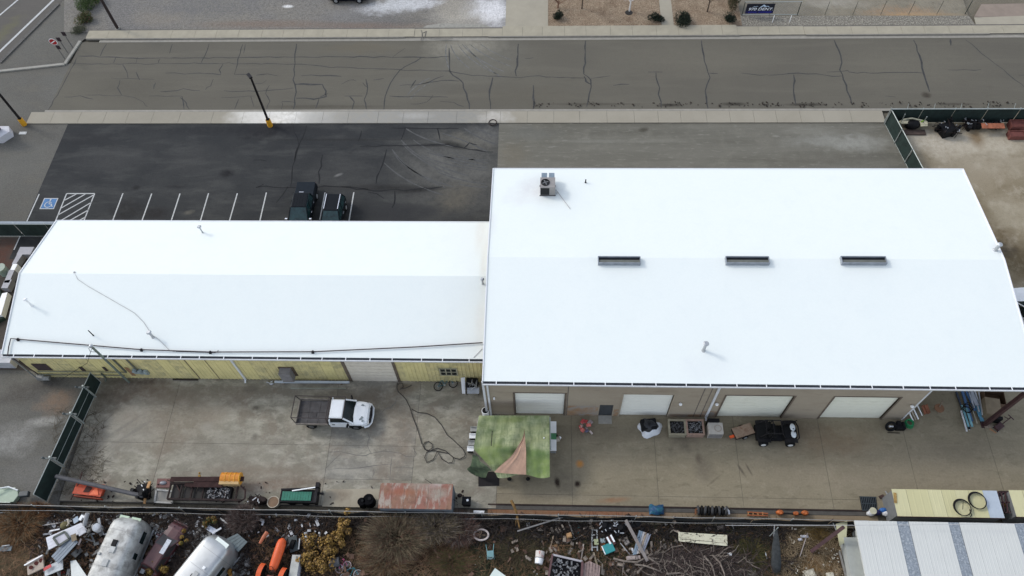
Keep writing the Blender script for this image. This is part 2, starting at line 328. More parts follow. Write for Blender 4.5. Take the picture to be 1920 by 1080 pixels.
# parking lot
lotm = gmat('sealed_lot_asphalt', (.036,.038,.04), [(.12,None,.38,.58,(.024,.026,.029),.85),(.6,(.4,1.4,1),.48,.7,(.06,.062,.062),.8),(2.2,(.5,1.2,1),.55,.75,(.02,.021,.023),.6),(5,None,.6,.8,(.07,.071,.07),.4)],
   [B(860,320,7.5,6,-.3,(.1,.1,.095),.85),B(820,300,2.5,.8,-.6,(.13,.13,.125),.6),B(850,330,3,.6,-.5,(.13,.13,.125),.6),B(790,320,2.4,.6,-.8,(.11,.11,.106),.6),B(895,320,1.5,1,-.3,(.12,.12,.115),.6),B(880,265,3.4,1.2,-.2,(.12,.115,.1),.8),B(855,370,2.4,1.8,.7,(.105,.097,.08),.75),B(915,250,2.4,1.6,0,(.15,.15,.145),.6),B(425,325,.8,.6,0,(.01,.01,.012),1),B(255,352,.5,.35,0,(.012,.012,.013),.9),B(330,350,1.1,.25,0,(.018,.018,.02),.8),B(500,245,4,1.2,0,(.012,.012,.015),1),
    B(430,242,10,.9,0,(.018,.019,.022),.8),B(850,272,1.6,.5,-.3,(.02,.02,.018),1),B(700,352,7,.5,0,(.018,.018,.018),.85),B(780,357,3,.35,.1,(.015,.015,.015),.9),B(810,272,2,.25,0,(.015,.015,.015),.9),B(640,262,9,.2,0,(.02,.02,.02),.6),B(240,395,1.8,1.4,0,(.018,.017,.017),.8),B(355,398,.6,.3,.3,(.11,.105,.09),.8),B(290,400,1.6,.9,0,(.018,.016,.016),.8),
    B(200,300,4,2,0,(.055,.056,.057),.6),B(640,330,4,3,0,(.055,.056,.056),.6),B(650,395,3,1.5,0,(.018,.019,.022),.7),B(760,400,5,1.4,0,(.028,.029,.033),.7),B(360,300,3,2,0,(.05,.051,.052),.5),B(635,328,.5,.2,.5,(.2,.2,.2),.7),B(160,260,3,1.2,0,(.022,.023,.026),.8)], grain=.16, gsc=7, bump=.35, tint=(1.04,1,.93))
lot = flat('parking_lot', [(-48,54.38),(-4.4,54.38),(-4.3,38),(-48,38)], .0, lotm)
for c in ("562,270,552,300,545,350","605,290,598,345","480,351,560,351,640,350,690,355","725,280,712,320,705,345","675,275,840,271","735,240,860,241","678,245,672,265","835,270,880,280,925,285","640,350,700,358,760,356,800,352","690,360,720,372","740,358,742,375,735,390","820,240,825,262","480,352,495,345","575,235,560,270,552,300","870,278,880,268,895,272","760,240,752,262","795,355,830,350","475,300,500,302","540,350,518,380","550,235,560,270"):
    MB().ribbon(walk(*[float(x) for x in c.split(',')]), .13, .004).build('sealed_crack', mat('lot_crack',(.009,.009,.01),.9), lot)
def pl(u0,v0,u1,v1,w=.11,ext=0):
    a, b = at(u0,v0), at(u1,v1); d = (b-a).normalized(); stripe(a, b+d*ext, w, .007, 'parking_line', lot)
for l in ((73.5,364,44.5,428),(230.5,362.5,210.8,415),(284.5,363,265.8,415),(337.5,363,320.8,415),(391,362.5,375.5,415),(445,362.5,430,415),(499.5,361,487,415),(552,365,541,415),(609.5,361,599,415),(663.5,360.5,654.3,415)): pl(*l, ext=2.4)
for l in ((125,363,177.5,363),(125,363,104,415),(177.5,363,157,415),(143,364,120,376),(160,364,115,390),(175,366,109,403),(172,379,112,415),(167,393,131,413.5),(160,407,146,415)): pl(*l)
sq = MB(); a,b,c,d = px(83,371.5,109.5,371.5,101,392,74,392)
cen = (a+b+c+d)/4
MB().poly([p for p in (d,c,b,a)], .005).build('accessible_symbol_border', linep, lot)
sy = MB().poly([cen+(p-cen)*.88 for p in (d,c,b,a)], .009).build('accessible_symbol_field', mat('blue_paint',(.055,.16,.33),.7,var=.15), lot)
w = MB(); ux = (b-a).normalized(); uy = (a-d).normalized()
def lp(s, t): return cen+ux*s+uy*t
ring = [lp(-.02+.33*cos(t), -.12+.33*sin(t)) for t in [radians(100+i*15) for i in range(17)]]
for i in range(len(ring)-1): w.bar(ring[i]+Vector((0,0,.012)), ring[i+1]+Vector((0,0,.012)), .07, .004)
for s in (((.0,.38),(.02,-.05)),((.02,-.05),(.28,-.07)),((.28,-.07),(.38,-.35)),((.0,.15),(.22,.13)),((.38,-.35),(.48,-.33))): w.bar(lp(*s[0])+Vector((0,0,.012)), lp(*s[1])+Vector((0,0,.012)), .08,.004)
w.cyl(lp(0,.46)+Vector((0,0,.008)), lp(0,.46)+Vector((0,0,.014)), .09, n=10)
w.build('accessible_symbol', linep, lot)

lt_ = mat('lot_tyre_mark', (.088,.088,.084), .9, var=.1, sc=4, col2=(.066,.066,.064), amt=1, sc2=2.5, lo=.38, hi=.6)
marks(lot, lt_, .0035, ("752,262,785,305,880,330","775,262,815,295,912,312","800,285,840,300,915,300","790,290,830,312,915,320","740,290,770,330,850,350","830,250,870,262,915,285","845,285,880,300,915,306","760,240,790,262,850,275","870,240,900,262,930,270","890,238,910,250,932,255","860,345,890,352,915,350","720,305,760,345,830,365","735,280,765,325,835,352","755,270,780,300,850,330","842,300,880,315,915,315","820,322,860,340,912,345"), .14)
# worn asphalt strip right of the lot, with pale wear streaks
m_worn = gmat('worn_asphalt', (.15,.144,.13), [(.6,(.1,1.2,1),.42,.68,(.105,.1,.088),.9),(2.5,(.35,1.6,1),.56,.7,(.24,.235,.22),.6),(.6,None,.5,.68,(.18,.172,.155),.5),(5,None,.6,.8,(.08,.075,.07),.4)],
   [B(1207,243,.6,.35,.3,(.05,.045,.035),.9),B(1560,265,5,1,0,(.26,.26,.25),.6),B(1540,300,8,1,0,(.1,.092,.08),.5),B(1520,245,3,.8,0,(.21,.205,.19),.5),B(1150,265,8,.3,0,(.22,.215,.2),.4),B(1000,250,3,1,0,(.12,.12,.115),.6),B(960,290,2,2,0,(.15,.13,.1),.5),B(1620,270,4,1,0,(.3,.3,.29),.5)], grain=.22, tint=(1.02,1,.9))
flat('worn_asphalt_strip', [(-4.4,54.38),(34,54.38),(34,24),(-4.4,24)], -.004, m_worn)
# east storage yard ground
m_east = gmat('east_yard_ground', (.24,.215,.175), [(.35,(.6,1,1),.4,.65,(.14,.115,.075),.8),(.8,None,.5,.7,(.36,.34,.31),.8),(3,None,.55,.8,(.1,.09,.07),.5)],
   [B(1830,300,7,3,0,(.36,.34,.31),.6),B(1760,265,4,2,0,(.48,.46,.44),.9),B(1860,268,5,1.6,0,(.42,.4,.37),.8),B(1830,258,.8,1.5,0,(.17,.12,.07),.9),B(1860,440,2,7,.5,(.1,.075,.045),.8),B(1905,500,3,2,0,(.1,.08,.05),.9),B(1900,400,3,2,0,(.33,.31,.27),.6),B(1850,330,6,2,0,(.24,.21,.17),.5),B(1880,470,1.2,1,0,(.05,.045,.04),.8)], grain=.22)
flat('east_yard', [(34.4,55.9),(110,55.9),(110,20),(34.4,26)], .002, m_east)
# north side lots
m_ngr = gmat('north_gravel', (.155,.15,.145), [(.12,None,.4,.6,(.2,.185,.155),.7),(2.5,None,.45,.65,(.1,.097,.095),.6),(9,None,.5,.7,(.3,.29,.27),.5)],
   [B(735,12,3.5,1.5,0,(.42,.43,.44),.7),B(650,22,3,1.5,0,(.2,.2,.2),.5),B(860,35,4,1.6,0,(.36,.345,.31),.8),B(910,20,3,3,0,(.6,.6,.62),.9),B(850,15,3,4,0,(.3,.28,.24),.9),B(895,42,3,.8,0,(.11,.105,.1),.8),B(870,40,5,1.2,.1,(.33,.31,.27),.7),B(540,12,.7,.3,0,(.8,.8,.8),.9),B(500,45,9,.8,0,(.17,.13,.105),.8),B(700,48,9,.7,0,(.17,.13,.105),.8),B(300,35,4,1.5,0,(.22,.195,.16),.5),B(770,40,5,1,0,(.12,.115,.11),.7),B(790,5,3,1,0,(.5,.5,.52),.8),B(400,15,6,2,0,(.13,.13,.132),.7),B(740,12,5,1.2,.1,(.5,.51,.53),.8),B(930,25,2,2.6,0,(.62,.62,.64),.8)], grain=.45, gsc=6, bump=.7, tint=(1.03,1,.95))
flat('north_gravel_lot', px(120,60,170,60)+[(-50,68.14),(-4.2,68.14),(-4.2,120),(-70,120)], .0, m_ngr)
m_drive = mat('driveway_concrete', (.33,.295,.225), .9, var=.07, sc=.8, col2=(.27,.245,.19), amt=.5, sc2=.4, bump=.1)
dv = [(-4.2,68.1),(.4,68.1),(.4,120),(-4.6,120)]
flat('driveway', dv, .03, m_drive)
flat('driveway_apron', px(786,57,800,48,830,44,905,46,940,57), .035, mat('broken_concrete',(.28,.265,.225),.9,var=.15,col2=(.15,.14,.12),amt=.6,sc2=2,bump=.4))
for c in ("790,58,793,70,790,79","800,60,792,64","795,76,800,60","800,72,850,74"): MB().ribbon(walk(*[float(x) for x in c.split(',')],jit=.1), .09, .14).build('crack', mat('pavement_joint',(.1,.1,.1)), npv)
m_mulch = gmat('bark_mulch', (.23,.165,.115), [(1.2,None,.4,.65,(.29,.225,.16),.8),(.5,None,.5,.66,(.15,.1,.065),.8),(6,None,.5,.62,(.09,.06,.04),.7),(9,None,.56,.66,(.42,.34,.25),.6)], grain=.5, gsc=8, bump=.8, tint=(1,1,.95))
flat('bark_mulch_bed', [(.42,68.42),(12.6,68.42),(12.6,90),(.42,90)], .02, m_mulch)
flat('garden_path', [(12.6,68.4),(13.9,68.4),(13.9,90),(12.6,90)], .04, m_drive)
flat('bark_mulch_bed', [(13.9,68.42),(21.15,68.42),(21.15,90),(13.9,90)], .02, m_mulch)
m_rock = gmat('crushed_rock', (.15,.148,.145), [(7,None,.45,.6,(.36,.35,.34),.8),(9,None,.5,.65,(.05,.05,.05),.6)], grain=.35, gsc=10, bump=1)
flat('crushed_rock_strip', [(21.15,68.15),(45.6,68.1),(45.2,69.75),(21.15,70.0)], .02, m_rock)
m_nyard = gmat('north_yard_ground', (.17,.16,.14), [(.3,None,.4,.65,(.25,.235,.21),.6),(1.5,None,.5,.7,(.12,.112,.1),.7)], [B(1440,15,6,3,0,(.13,.13,.128),.9),B(1690,22,5,1,0,(.3,.2,.13),.6),B(1720,28,5,.5,0,(.4,.28,.17),.5),B(1560,5,4,1,0,(.32,.32,.32),.6)], grain=.25)
flat('north_yard', [(21.15,70),(45.2,69.75),(47,100),(21.15,100)], .0, m_nyard)
flat('east_driveway', px(1830,49,1826,33,1920,30,2100,28,2100,48), .03, m_drive)
flat('east_driveway_upper', px(1826,32,1840,8,2000,5,2000,29), .01, mat('tinted_concrete',(.24,.19,.15),.9,var=.1,sc=1))

# concrete yard in poured slabs
yb = [B(230,735,2.5,1.2,.2,(.115,.09,.075),.75),B(330,745,3,.9,0,(.16,.13,.105),.7),B(440,750,1.5,1.4,0,(.15,.12,.1),.6),B(250,780,3,1.6,.2,(.33,.31,.28),.6),B(400,780,2,1.2,0,(.33,.3,.26),.5),B(480,765,.35,.25,0,(.08,.07,.06),.9),B(478,820,.3,.4,0,(.1,.09,.08),.8),B(520,830,.8,.5,.5,(.15,.13,.12),.6),B(250,810,2.2,.18,.7,(.15,.148,.145),.7),B(232,800,2,.15,.7,(.16,.155,.15),.6),B(700,790,1.5,1,0,(.16,.15,.135),.5),B(740,770,2,1.3,0,(.15,.135,.115),.6),B(180,840,.8,3,.1,(.13,.11,.09),.7),B(650,880,3,1.2,0,(.25,.245,.235),.5),B(560,880,2,1,0,(.19,.17,.145),.5),B(680,740,.9,.7,0,(.27,.26,.24),.7),B(1560,900,5,1.2,0,(.25,.235,.205),.5),B(1800,840,4,1,.1,(.16,.15,.13),.5),B(1150,870,3,1.2,0,(.24,.23,.2),.4),B(1450,880,4,1.5,0,(.235,.22,.19),.4),B(1500,800,3,.7,0,(.12,.1,.08),.6),B(1640,800,3,.6,0,(.14,.125,.1),.5),B(330,790,4,3,0,(.2,.168,.135),.6),B(200,750,1.5,2,0,(.1,.082,.068),.7),B(420,735,9,.8,0,(.15,.13,.11),.6),B(230,820,4,2,.3,(.25,.24,.22),.6),B(430,860,5,3,0,(.23,.22,.195),.6),B(700,745,3,1.2,0,(.12,.105,.09),.7),B(640,745,2.6,1,0,(.13,.115,.1),.6),
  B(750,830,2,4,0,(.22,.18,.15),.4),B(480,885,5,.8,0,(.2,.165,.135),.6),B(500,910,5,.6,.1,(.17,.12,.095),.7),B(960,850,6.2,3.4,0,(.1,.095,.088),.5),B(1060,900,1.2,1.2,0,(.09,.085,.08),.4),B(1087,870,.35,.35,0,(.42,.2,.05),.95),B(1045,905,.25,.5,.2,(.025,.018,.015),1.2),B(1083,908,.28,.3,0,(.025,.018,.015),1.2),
  B(1280,825,1.4,1.4,.2,(.1,.092,.082),.8),B(1320,880,.9,1.2,0,(.12,.11,.1),.6),B(1310,860,.3,.5,0,(.1,.085,.075),.8),B(1390,882,.12,.7,.5,(.08,.07,.065),.8),B(1404,880,.1,.6,.4,(.08,.07,.065),.8),B(1340,900,.1,.8,-.9,(.1,.09,.08),.6),B(1560,830,4,1.4,0,(.17,.12,.085),.5),
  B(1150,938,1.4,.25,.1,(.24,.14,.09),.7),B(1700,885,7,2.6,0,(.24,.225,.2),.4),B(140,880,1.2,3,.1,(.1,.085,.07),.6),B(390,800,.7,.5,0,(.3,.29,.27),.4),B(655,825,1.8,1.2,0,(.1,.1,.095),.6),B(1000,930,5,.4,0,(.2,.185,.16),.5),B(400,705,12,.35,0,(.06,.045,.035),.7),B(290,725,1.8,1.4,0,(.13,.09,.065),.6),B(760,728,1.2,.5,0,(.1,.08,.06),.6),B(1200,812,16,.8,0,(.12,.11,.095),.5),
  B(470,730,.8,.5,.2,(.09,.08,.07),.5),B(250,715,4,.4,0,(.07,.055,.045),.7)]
YT=(1.045,1.0,.9)
L1 = [(.25,None,.4,.6,(.19,.182,.158),.85),(.8,(.8,1.5,1),.46,.62,(.36,.348,.31),.85),(2.4,(.6,1.2,1),.54,.72,(.15,.14,.12),.6),(.5,None,.52,.64,(.2,.172,.145),.65),(1.6,None,.55,.66,(.36,.345,.315),.55),(4,(.6,1,1),.6,.72,(.12,.108,.094),.6)]
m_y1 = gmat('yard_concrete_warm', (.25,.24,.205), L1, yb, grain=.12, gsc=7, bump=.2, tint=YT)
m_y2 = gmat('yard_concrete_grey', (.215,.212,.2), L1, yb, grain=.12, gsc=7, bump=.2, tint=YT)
m_y3 = gmat('yard_concrete_pale', (.34,.325,.295), [(.4,None,.4,.7,(.29,.275,.25),.6)], [B(640,930,1,1,0,(.15,.12,.1),.6)], grain=.06, gsc=8, bump=.15)
L2 = [(.2,None,.4,.6,(.185,.175,.145),.8),(.8,(.5,1.6,1),.48,.68,(.25,.238,.2),.7),(2.4,(.5,1.2,1),.55,.68,(.145,.135,.11),.65),(1.3,None,.56,.68,(.275,.265,.23),.5)]
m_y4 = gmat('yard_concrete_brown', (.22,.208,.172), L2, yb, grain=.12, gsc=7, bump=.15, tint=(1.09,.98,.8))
yard = MB().box(-36.2,70,16.25,27,-.05,.008).build('concrete_yard', mat('yard_joint',(.085,.078,.068),.95), kind='structure')
def slab(x0,x1,y0,y1,m,z=.024): MB().box(x0+.012,x1-.012,y0+.009,y1-.009,-.04,z+random.uniform(-.002,.002)).build('concrete_slab', m, yard)
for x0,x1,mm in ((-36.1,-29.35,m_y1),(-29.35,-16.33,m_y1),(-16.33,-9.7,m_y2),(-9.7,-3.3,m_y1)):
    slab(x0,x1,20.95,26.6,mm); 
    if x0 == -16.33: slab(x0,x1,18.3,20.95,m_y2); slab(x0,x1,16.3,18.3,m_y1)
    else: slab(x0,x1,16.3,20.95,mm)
MB().prism(px(612,917,712,917,708,952,604,950), .02, .034).build('concrete_slab', m_y3, yard)
xs = [-3.3,2.3,8.62,14.75,21.2,27.5,33.65,40,46.3,52.6,60]
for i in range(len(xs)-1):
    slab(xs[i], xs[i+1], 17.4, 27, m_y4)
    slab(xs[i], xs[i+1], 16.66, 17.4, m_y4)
ck = mat('concrete_crack', (.13,.122,.11), .95)
for c in ("616,848,640,850,672,857,695,850,745,853,778,857","689,810,695,832,696,850","640,850,610,880","735,878,775,878","735,858,732,890","700,880,698,895","745,745,732,765,715,775","775,840,778,857","620,880,680,875,735,870"):
    MB().ribbon(walk(*[float(x) for x in c.split(',')], jit=.1), .045, .028).build('crack', ck, yard)
# steel edged lower strip south of the yard and the junk yard soil
lm = gmat('lower_dirt_strip', (.22,.185,.145), [(.6,(.3,2,1),.4,.7,(.17,.13,.1),.7),(2,(.4,1.5,1),.55,.75,(.3,.25,.19),.6)], [B(990,960,4,.3,0,(.2,.08,.04),.7),B(1130,962,5,.25,0,(.22,.07,.035),.7),B(930,955,1.4,.3,0,(.2,.09,.05),.7),B(1180,952,3,.15,0,(.03,.02,.018),.9)], grain=.15)
flat('lower_strip', [(-3.9,16.62),(24.2,16.62),(24.2,15.6),(-3.9,15.6)], -.03, lm)
MB().box(-3.9,24.2,16.55,16.64,-.04,.06).build('steel_edge', mat('rust_edge_painted_shade',(.03,.018,.014),.9,var=.4), kind='structure')  # rusty brown darkened to paint in the shadow line at the drop
m_junk = gmat('junk_yard_soil', (.034,.025,.017), [(.25,None,.4,.62,(.022,.023,.012),.9),(.6,None,.5,.7,(.075,.05,.03),.8),(2.4,None,.46,.62,(.015,.012,.009),.9),(5,None,.6,.75,(.13,.1,.07),.5)],
   [B(20,1050,2.2,1.6,0,(.15,.12,.08),.8),B(60,960,3.4,.9,0,(.15,.075,.03),.8),B(45,1010,2,1.4,.4,(.17,.09,.04),.8),B(860,1040,2.5,1,0,(.13,.075,.035),.7),B(850,1045,.7,.4,0,(.2,.09,.06),.8),B(760,1040,3,1.2,0,(.11,.055,.035),.7),B(1530,1060,1.4,.9,0,(.24,.14,.06),.9),B(1530,1000,1.2,.9,0,(.17,.12,.04),.7),B(1480,1000,.9,3,0,(.07,.045,.035),.6),B(1560,1040,2,1,0,(.14,.09,.055),.7)], grain=.4, gsc=9, bump=1)
def jz(x, y): return .10*sin(x*1.1)*cos(y*1.7+x*.3)+.05*sin(x*3.1+y*2.3)
MB().grid(lambda s,t: (-70+110*s, 15.35-30*t, jz(-70+110*s, 15.35-30*t)-.03), 330, 90).build('junk_yard_soil', m_junk, smooth=True, kind='structure')
# ================================================================ BUILDINGS
def BF(u,v,rx,ry,ro,c,a): p = at(u,v,6.3 if u > 910 else 5.2); return (p.x,p.y,rx,ry,ro,c,a)
m_roof = gmat('white_roof_coating', (.74,.79,.765), [(.25,None,.4,.65,(.72,.775,.755),.5),(.9,None,.5,.7,(.7,.755,.74),.4)],
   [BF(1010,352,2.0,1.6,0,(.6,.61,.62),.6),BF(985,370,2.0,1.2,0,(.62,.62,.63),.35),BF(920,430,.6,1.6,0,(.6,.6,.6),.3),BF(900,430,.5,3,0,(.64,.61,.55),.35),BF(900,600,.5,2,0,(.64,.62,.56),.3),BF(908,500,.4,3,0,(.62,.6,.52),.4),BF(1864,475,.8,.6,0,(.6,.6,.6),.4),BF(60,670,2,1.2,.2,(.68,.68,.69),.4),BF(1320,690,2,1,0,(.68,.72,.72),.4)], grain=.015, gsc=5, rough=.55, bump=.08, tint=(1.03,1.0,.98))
m_sid = mat('yellow_siding', (.64,.55,.27), .6, var=.1, sc=1.2, col2=(.4,.36,.2), amt=.85, sc2=1.1, lo=.45, hi=.62)
m_sid2 = mat('yellow_siding_bright', (.68,.59,.28), .55, var=.08, sc=1.2, col2=(.46,.41,.19), amt=.5, sc2=.9)
m_trim = mat('brown_trim', (.13,.1,.075), .7, var=.2)
m_lip = mat('gutter_paint', (.62,.63,.64), .5, var=.08)
m_gin = mat('gutter_inside', (.05,.055,.065), .8, var=.4, sc=4)
m_slit = mat('roof_scratch', (.45,.45,.46), .7)
def gutter(par, x0, x1, y, z, hang):
    MB().box(x0,x1,y-.19,y-.012,z-.14,z-.10).box(x0,x1,y-.03,y-.012,z-.12,z-.02).build('gutter', m_gin, par)
    lip = MB().box(x0,x1,y-.25,y-.192,z-.15,z+.0).build('gutter_lip', m_lip, par)
    s = MB().box(-.03,.03,-.2,.02,0,.03).build('gutter_hanger', white, lip); s.location = (x0+hang*.5,y,z-.01)
    x = x0+hang*1.5
    while x < x1: inst(s, lip, (x+random.uniform(-.25,.25),y,z-.01), 'gutter_hanger'); x += hang
def gable(par, x0, x1, y0, y1, ze, yr, zr, th=.16):
    b = MB().loft([[(x,y0,ze),(x,yr,zr),(x,y1,ze),(x,y1,ze-th),(x,yr,zr-th),(x,y0,ze-th)] for x in (x0,x1)])
    r = b.build('roof', m_roof, par)
    e = MB()
    for x in (x0,x1):
        s = -1 if x == x0 else 1
        e.bar((x+s*.04,y0,ze-.05),(x+s*.04,yr,zr-.05),.07,.24).bar((x+s*.04,yr,zr-.05),(x+s*.04,y1,ze-.05),.07,.24)
    e.box(x0,x1,y1+.003,y1+.06,ze-.17,ze+.03)
    e.build('rake_trim', mat('rake_trim_paint',(.72,.72,.73),.5,var=.03), par)
    return r
def roofz(y, y0, ze, yr, zr): return ze+(zr-ze)*(1-abs(y-yr)/abs(yr-y0))
def vent(par, u, v, z, h, r, capr, m=steel, name='roof_vent', lean=None):
    p = at(u,v,z); o = MB().cyl(p-Vector((0,0,.1)), p+Vector((0,0,h)), r, n=10).cyl(p-Vector((0,0,.02)), p+Vector((0,0,.08)), r*1.6, r*1.05, n=10).build(name, m, par, smooth=False)
    if capr: MB().cyl(p+Vector((0,0,h+.06)), p+Vector((0,0,h+.16)), capr, capr*.6, n=12).cyl(p+Vector((0,0,h)), p+Vector((0,0,h+.06)), r*.6, n=8).build('vent_cap', m, o)
    return o

# ---- long low building with yellow siding
LB = thing('workshop_building', 'long low workshop with white gable roof and yellow ribbed metal siding', 'building', (0,0,0))
LX0, LX1, LY0, LY1, LE, LR, LRY = -41.6, -4.25, 26.3, 39.05, 4.4, 6.0, 32.67
gable(LB, LX0, LX1, LY0, LY1, LE, LRY, LR)
gutter(LB, LX0, LX1, LY0-.02, LE, 1.85)
WY = 26.42
MB().box(-41.0,-4.3,WY+.02,WY+.1,0,4.2).box(-41.05,-40.97,WY+.02,38.8,0,4.22).box(-41.0,-4.3,38.75,38.85,0,4.2).add([(-41.05,26.5,4.2),(-41.05,38.8,4.2),(-41.05,32.67,5.8),(-40.97,26.5,4.2),(-40.97,38.8,4.2),(-40.97,32.67,5.8)],[(0,2,1),(3,4,5),(0,3,5,2),(2,5,4,1)]).build('wall', m_sid, LB)
gx0, gx1 = at(662,712).x, at(747,714).x     # garage door span
w_, sp = .915, []
def sidp(mb, w, z0=.06, z1=4.22):
    prof = []; nr = 3
    for i in range(nr):
        a = i*w/nr; prof += [(a,0),(a+.19,0),(a+.215,-.03),(a+.28,-.03)]
    prof += [(w-.012,0)]
    vs = [(x,y,z) for z in (z0,z1) for x,y in prof]; n = len(prof)
    return mb.add(vs, [(i,i+1,n+i+1,n+i) for i in range(n-1)])
base = sidp(MB(), w_).build('siding_panel', m_sid, LB); base2 = bpy.data.objects.new('siding_panel', base.data.copy()); S.collection.objects.link(base2); base2.parent = LB; base2.data.materials[0] = m_sid2
x = -41.0; k = 0; used = set()
while x < -4.9:
    if not (x+w_ > gx0-.1 and x < gx1+.1):
        src = base2 if random.random() < .3 or -28.6 < x < -24.5 else base
        if id(src) not in used: src.location = (x, WY, 0); used.add(id(src))
        else: inst(src, LB, (x, WY, 0), 'siding_panel')
    x += w_
MB().box(gx0-.25,gx0+.0,WY-.08,WY+.05,.05,4.2).box(gx1,gx1+.2,WY-.08,WY+.05,.05,4.2).box(gx0-.25,gx1+.2,WY-.085,WY+.04,3.95,4.2).build('door_frame', m_trim, LB)
gd = MB().box(gx0,gx1,WY+.0,WY+.019,.05,3.95).build('garage_door', mat('door_cream',(.66,.6,.5),.6,var=.06,col2=(.5,.43,.34),amt=.5,sc2=1.5), LB)
for i in range(7): MB().box(gx0+.02,gx1-.02,WY-.05,WY-.005,.07+i*.55,.07+i*.55+.5).build('door_panel', MC['door_cream'], gd)
def wallp(u, v, y): # ray hit on vertical plane Y=y
    d = _f + _r*((u-960)/FPX) - _u*((v-540)/FPX); t = y/d.y
    return Vector((d.x*t, y, CAMH+d.z*t))
def wrect(par, name, m, u0,v0,u1,v1, y, d=.05, frame=None, fm=None, bars=0, panes=0):
    a, b = wallp(u0,v0,y), wallp(u1,v1,y); x0,x1 = a.x,b.x; z0,z1 = b.z,a.z
    o = MB().box(x0,x1,y-d,y,z0,z1).build(name, m, par)
    if frame:
        f = frame; MB().box(x0-f,x1+f,y-d-.03,y,z1,z1+f).box(x0-f,x1+f,y-d-.03,y,z0-f,z0).box(x0-f,x0,y-d-.03,y,z0,z1).box(x1,x1+f,y-d-.03,y,z0,z1).build('window_frame', fm or white, o)
    if bars:
        q = MB()
        for i in range(1,bars): xx = x0+(x1-x0)*i/bars; q.box(xx-.04,xx+.04,y-d-.03,y-d,z0,z1)
        q.box(x0,x1,y-d-.032,y-d-.002,(z0+z1)/2-.04,(z0+z1)/2+.04); q.build('glazing_bar', fm or white, o)
    return o, (x0,x1,z0,z1)
brownp = mat('brown_cover', (.045,.03,.03), .7, var=.3)
for r in ((58,682,100,694,),(147,688,162,695),(191,688,204,695)): wrect(LB,'window',brownp,*r,WY-.035,.04)
wrect(LB,'window',glass,825,691,857,702.5,WY-.035,.03,.1,mat('window_frame_paint',(.33,.31,.22),.6),3)
o_, e_ = wrect(LB,'vent_hood',mat('grey_hood',(.2,.19,.19),.7,var=.2,col2=(.12,.11,.11),sc2=4),524,690,554,705,WY-.06,.55)
MB().box(e_[0]-.12,e_[1]+.25,WY-.06,WY-.035,e_[2]-.0,e_[3]+.15).build('rust_stain', mat('rust_streak',(.1,.07,.045),.9,var=.4,sc=5), LB)
wrect(LB,'patch_panel',mat('orange_rust_patch',(.3,.17,.09),.9,var=.3,sc=5),233,689,255,704,WY-.035,.03)
def downspout(par, u0,v0,u1,v1, y, z1, r=.06, m=None):
    b = at(u1,v1); x = b.x
    return MB().box(x-r,x+r,y-.14,y-.03,.15,z1).bar((x,y-.09,.2),(x,y-.35,.06),.11,.09).build('downspout', m or m_lip, par)
downspout(LB,0,0,461,716,WY,4.25,.075)
downspout(LB,0,0,200,712,WY,1.0,.04, mat('green_conduit',(.1,.115,.09),.6))
# electrical service mast with weatherhead and meters
mx = at(243,714).x; mp0 = Vector((mx,26.05,0.02)); 
mast = MB().cyl(mp0, (mx,26.05,6.3), .09, n=10).build('service_mast', mat('mast_green',(.17,.2,.17),.6,.2), LB)
MB().sph((mx,26.05,6.38),(.16,.16,.14),10,6).tube([(mx,26.05,6.35),(mx-.25,25.95,6.2),(mx-.3,25.9,5.8),(mx-.05,26.0,5.5)],.025,5).build('weatherhead', steel, mast)
gb = MB()
for i,(u,v) in enumerate(((252,695),(262,696),(272,697))): p = wallp(u,v,WY-.15); gb.cyl(p+Vector((0,.1,0)),p+Vector((0,-.15,0)),.17,n=12).box(p.x-.16,p.x+.16,WY-.2,WY-.03,p.z-.5,p.z+.1)
gb.build('electric_meter', mat('meter_grey',(.3,.36,.38),.4,.2,var=.4,sc=6), LB)
cq = MB(); 
for (u,v) in ((222,684),(244,681)): p = wallp(u,v,WY-.1); cq.cyl((p.x,WY-.1,1.3),(p.x,WY-.1,4.2),.07,n=8)
for h,u0,u1 in ((1.35,70,232),(.75,60,225)): a=wallp(u0,695,WY-.1).x; b=wallp(u1,695,WY-.1).x; cq.cyl((a,WY-.12,h),(b,WY-.12,h),.035,n=6)
cq.build('conduit', mat('conduit_grey',(.13,.14,.12),.6,.3), LB)
# seams of the sliding door in the siding
sl_ = MB()
for u,v in ((375,716),(412,716)): X=at(u,v).x; sl_.box(X-.02,X+.02,WY-.055,WY-.0,.1,4.2)
sl_.build('sliding_door_edge', m_trim, LB)
MB().box(at(325,712).x,at(372,712).x,26.25,26.38,.0,.12).build('door_track', mat('dark_gap',(.03,.022,.018),.9), LB)
# roof vents, cable, pipe on this roof
zr = lambda y: roofz(y,LY0,LE,LRY,LR)
def onroof(u, v, zf, it=8):
    z = 5.0
    for _ in range(it): p = at(u,v,z); z = zf(p.y)
    return at(u,v,z)
def rvent(par,u,v,zf,h,r,c,m=steel): p = onroof(u,v,zf); return vent(par,u,v,p.z,h,r,c,m)
rvent(LB,380,436,zr,.75,.06,.18); rvent(LB,60,573,zr,.9,.08,.17,white); rvent(LB,175,629,zr,.8,.04,0,blackm); rvent(LB,287,632,zr,.7,.09,.2); rvent(LB,905,532,zr,.6,.07,.16)
wire = [(140,511),(146,524),(165,537),(200,557),(252,587),(270,605),(284,627),(298,637),(318,657),(328,660)]
rp = [onroof(u,v,zr)+Vector((0,0,.03)) for u,v in wire]
MB().tube(rp, .02, 5).build('roof_cable', mat('cable_grey',(.42,.41,.4),.7), LB)
MB().box(rp[0].x-.06,rp[0].x+.06,rp[0].y-.06,rp[0].y+.06,rp[0].z-.03,rp[0].z+.06).build('junction_box', mat('cable_grey'), LB)
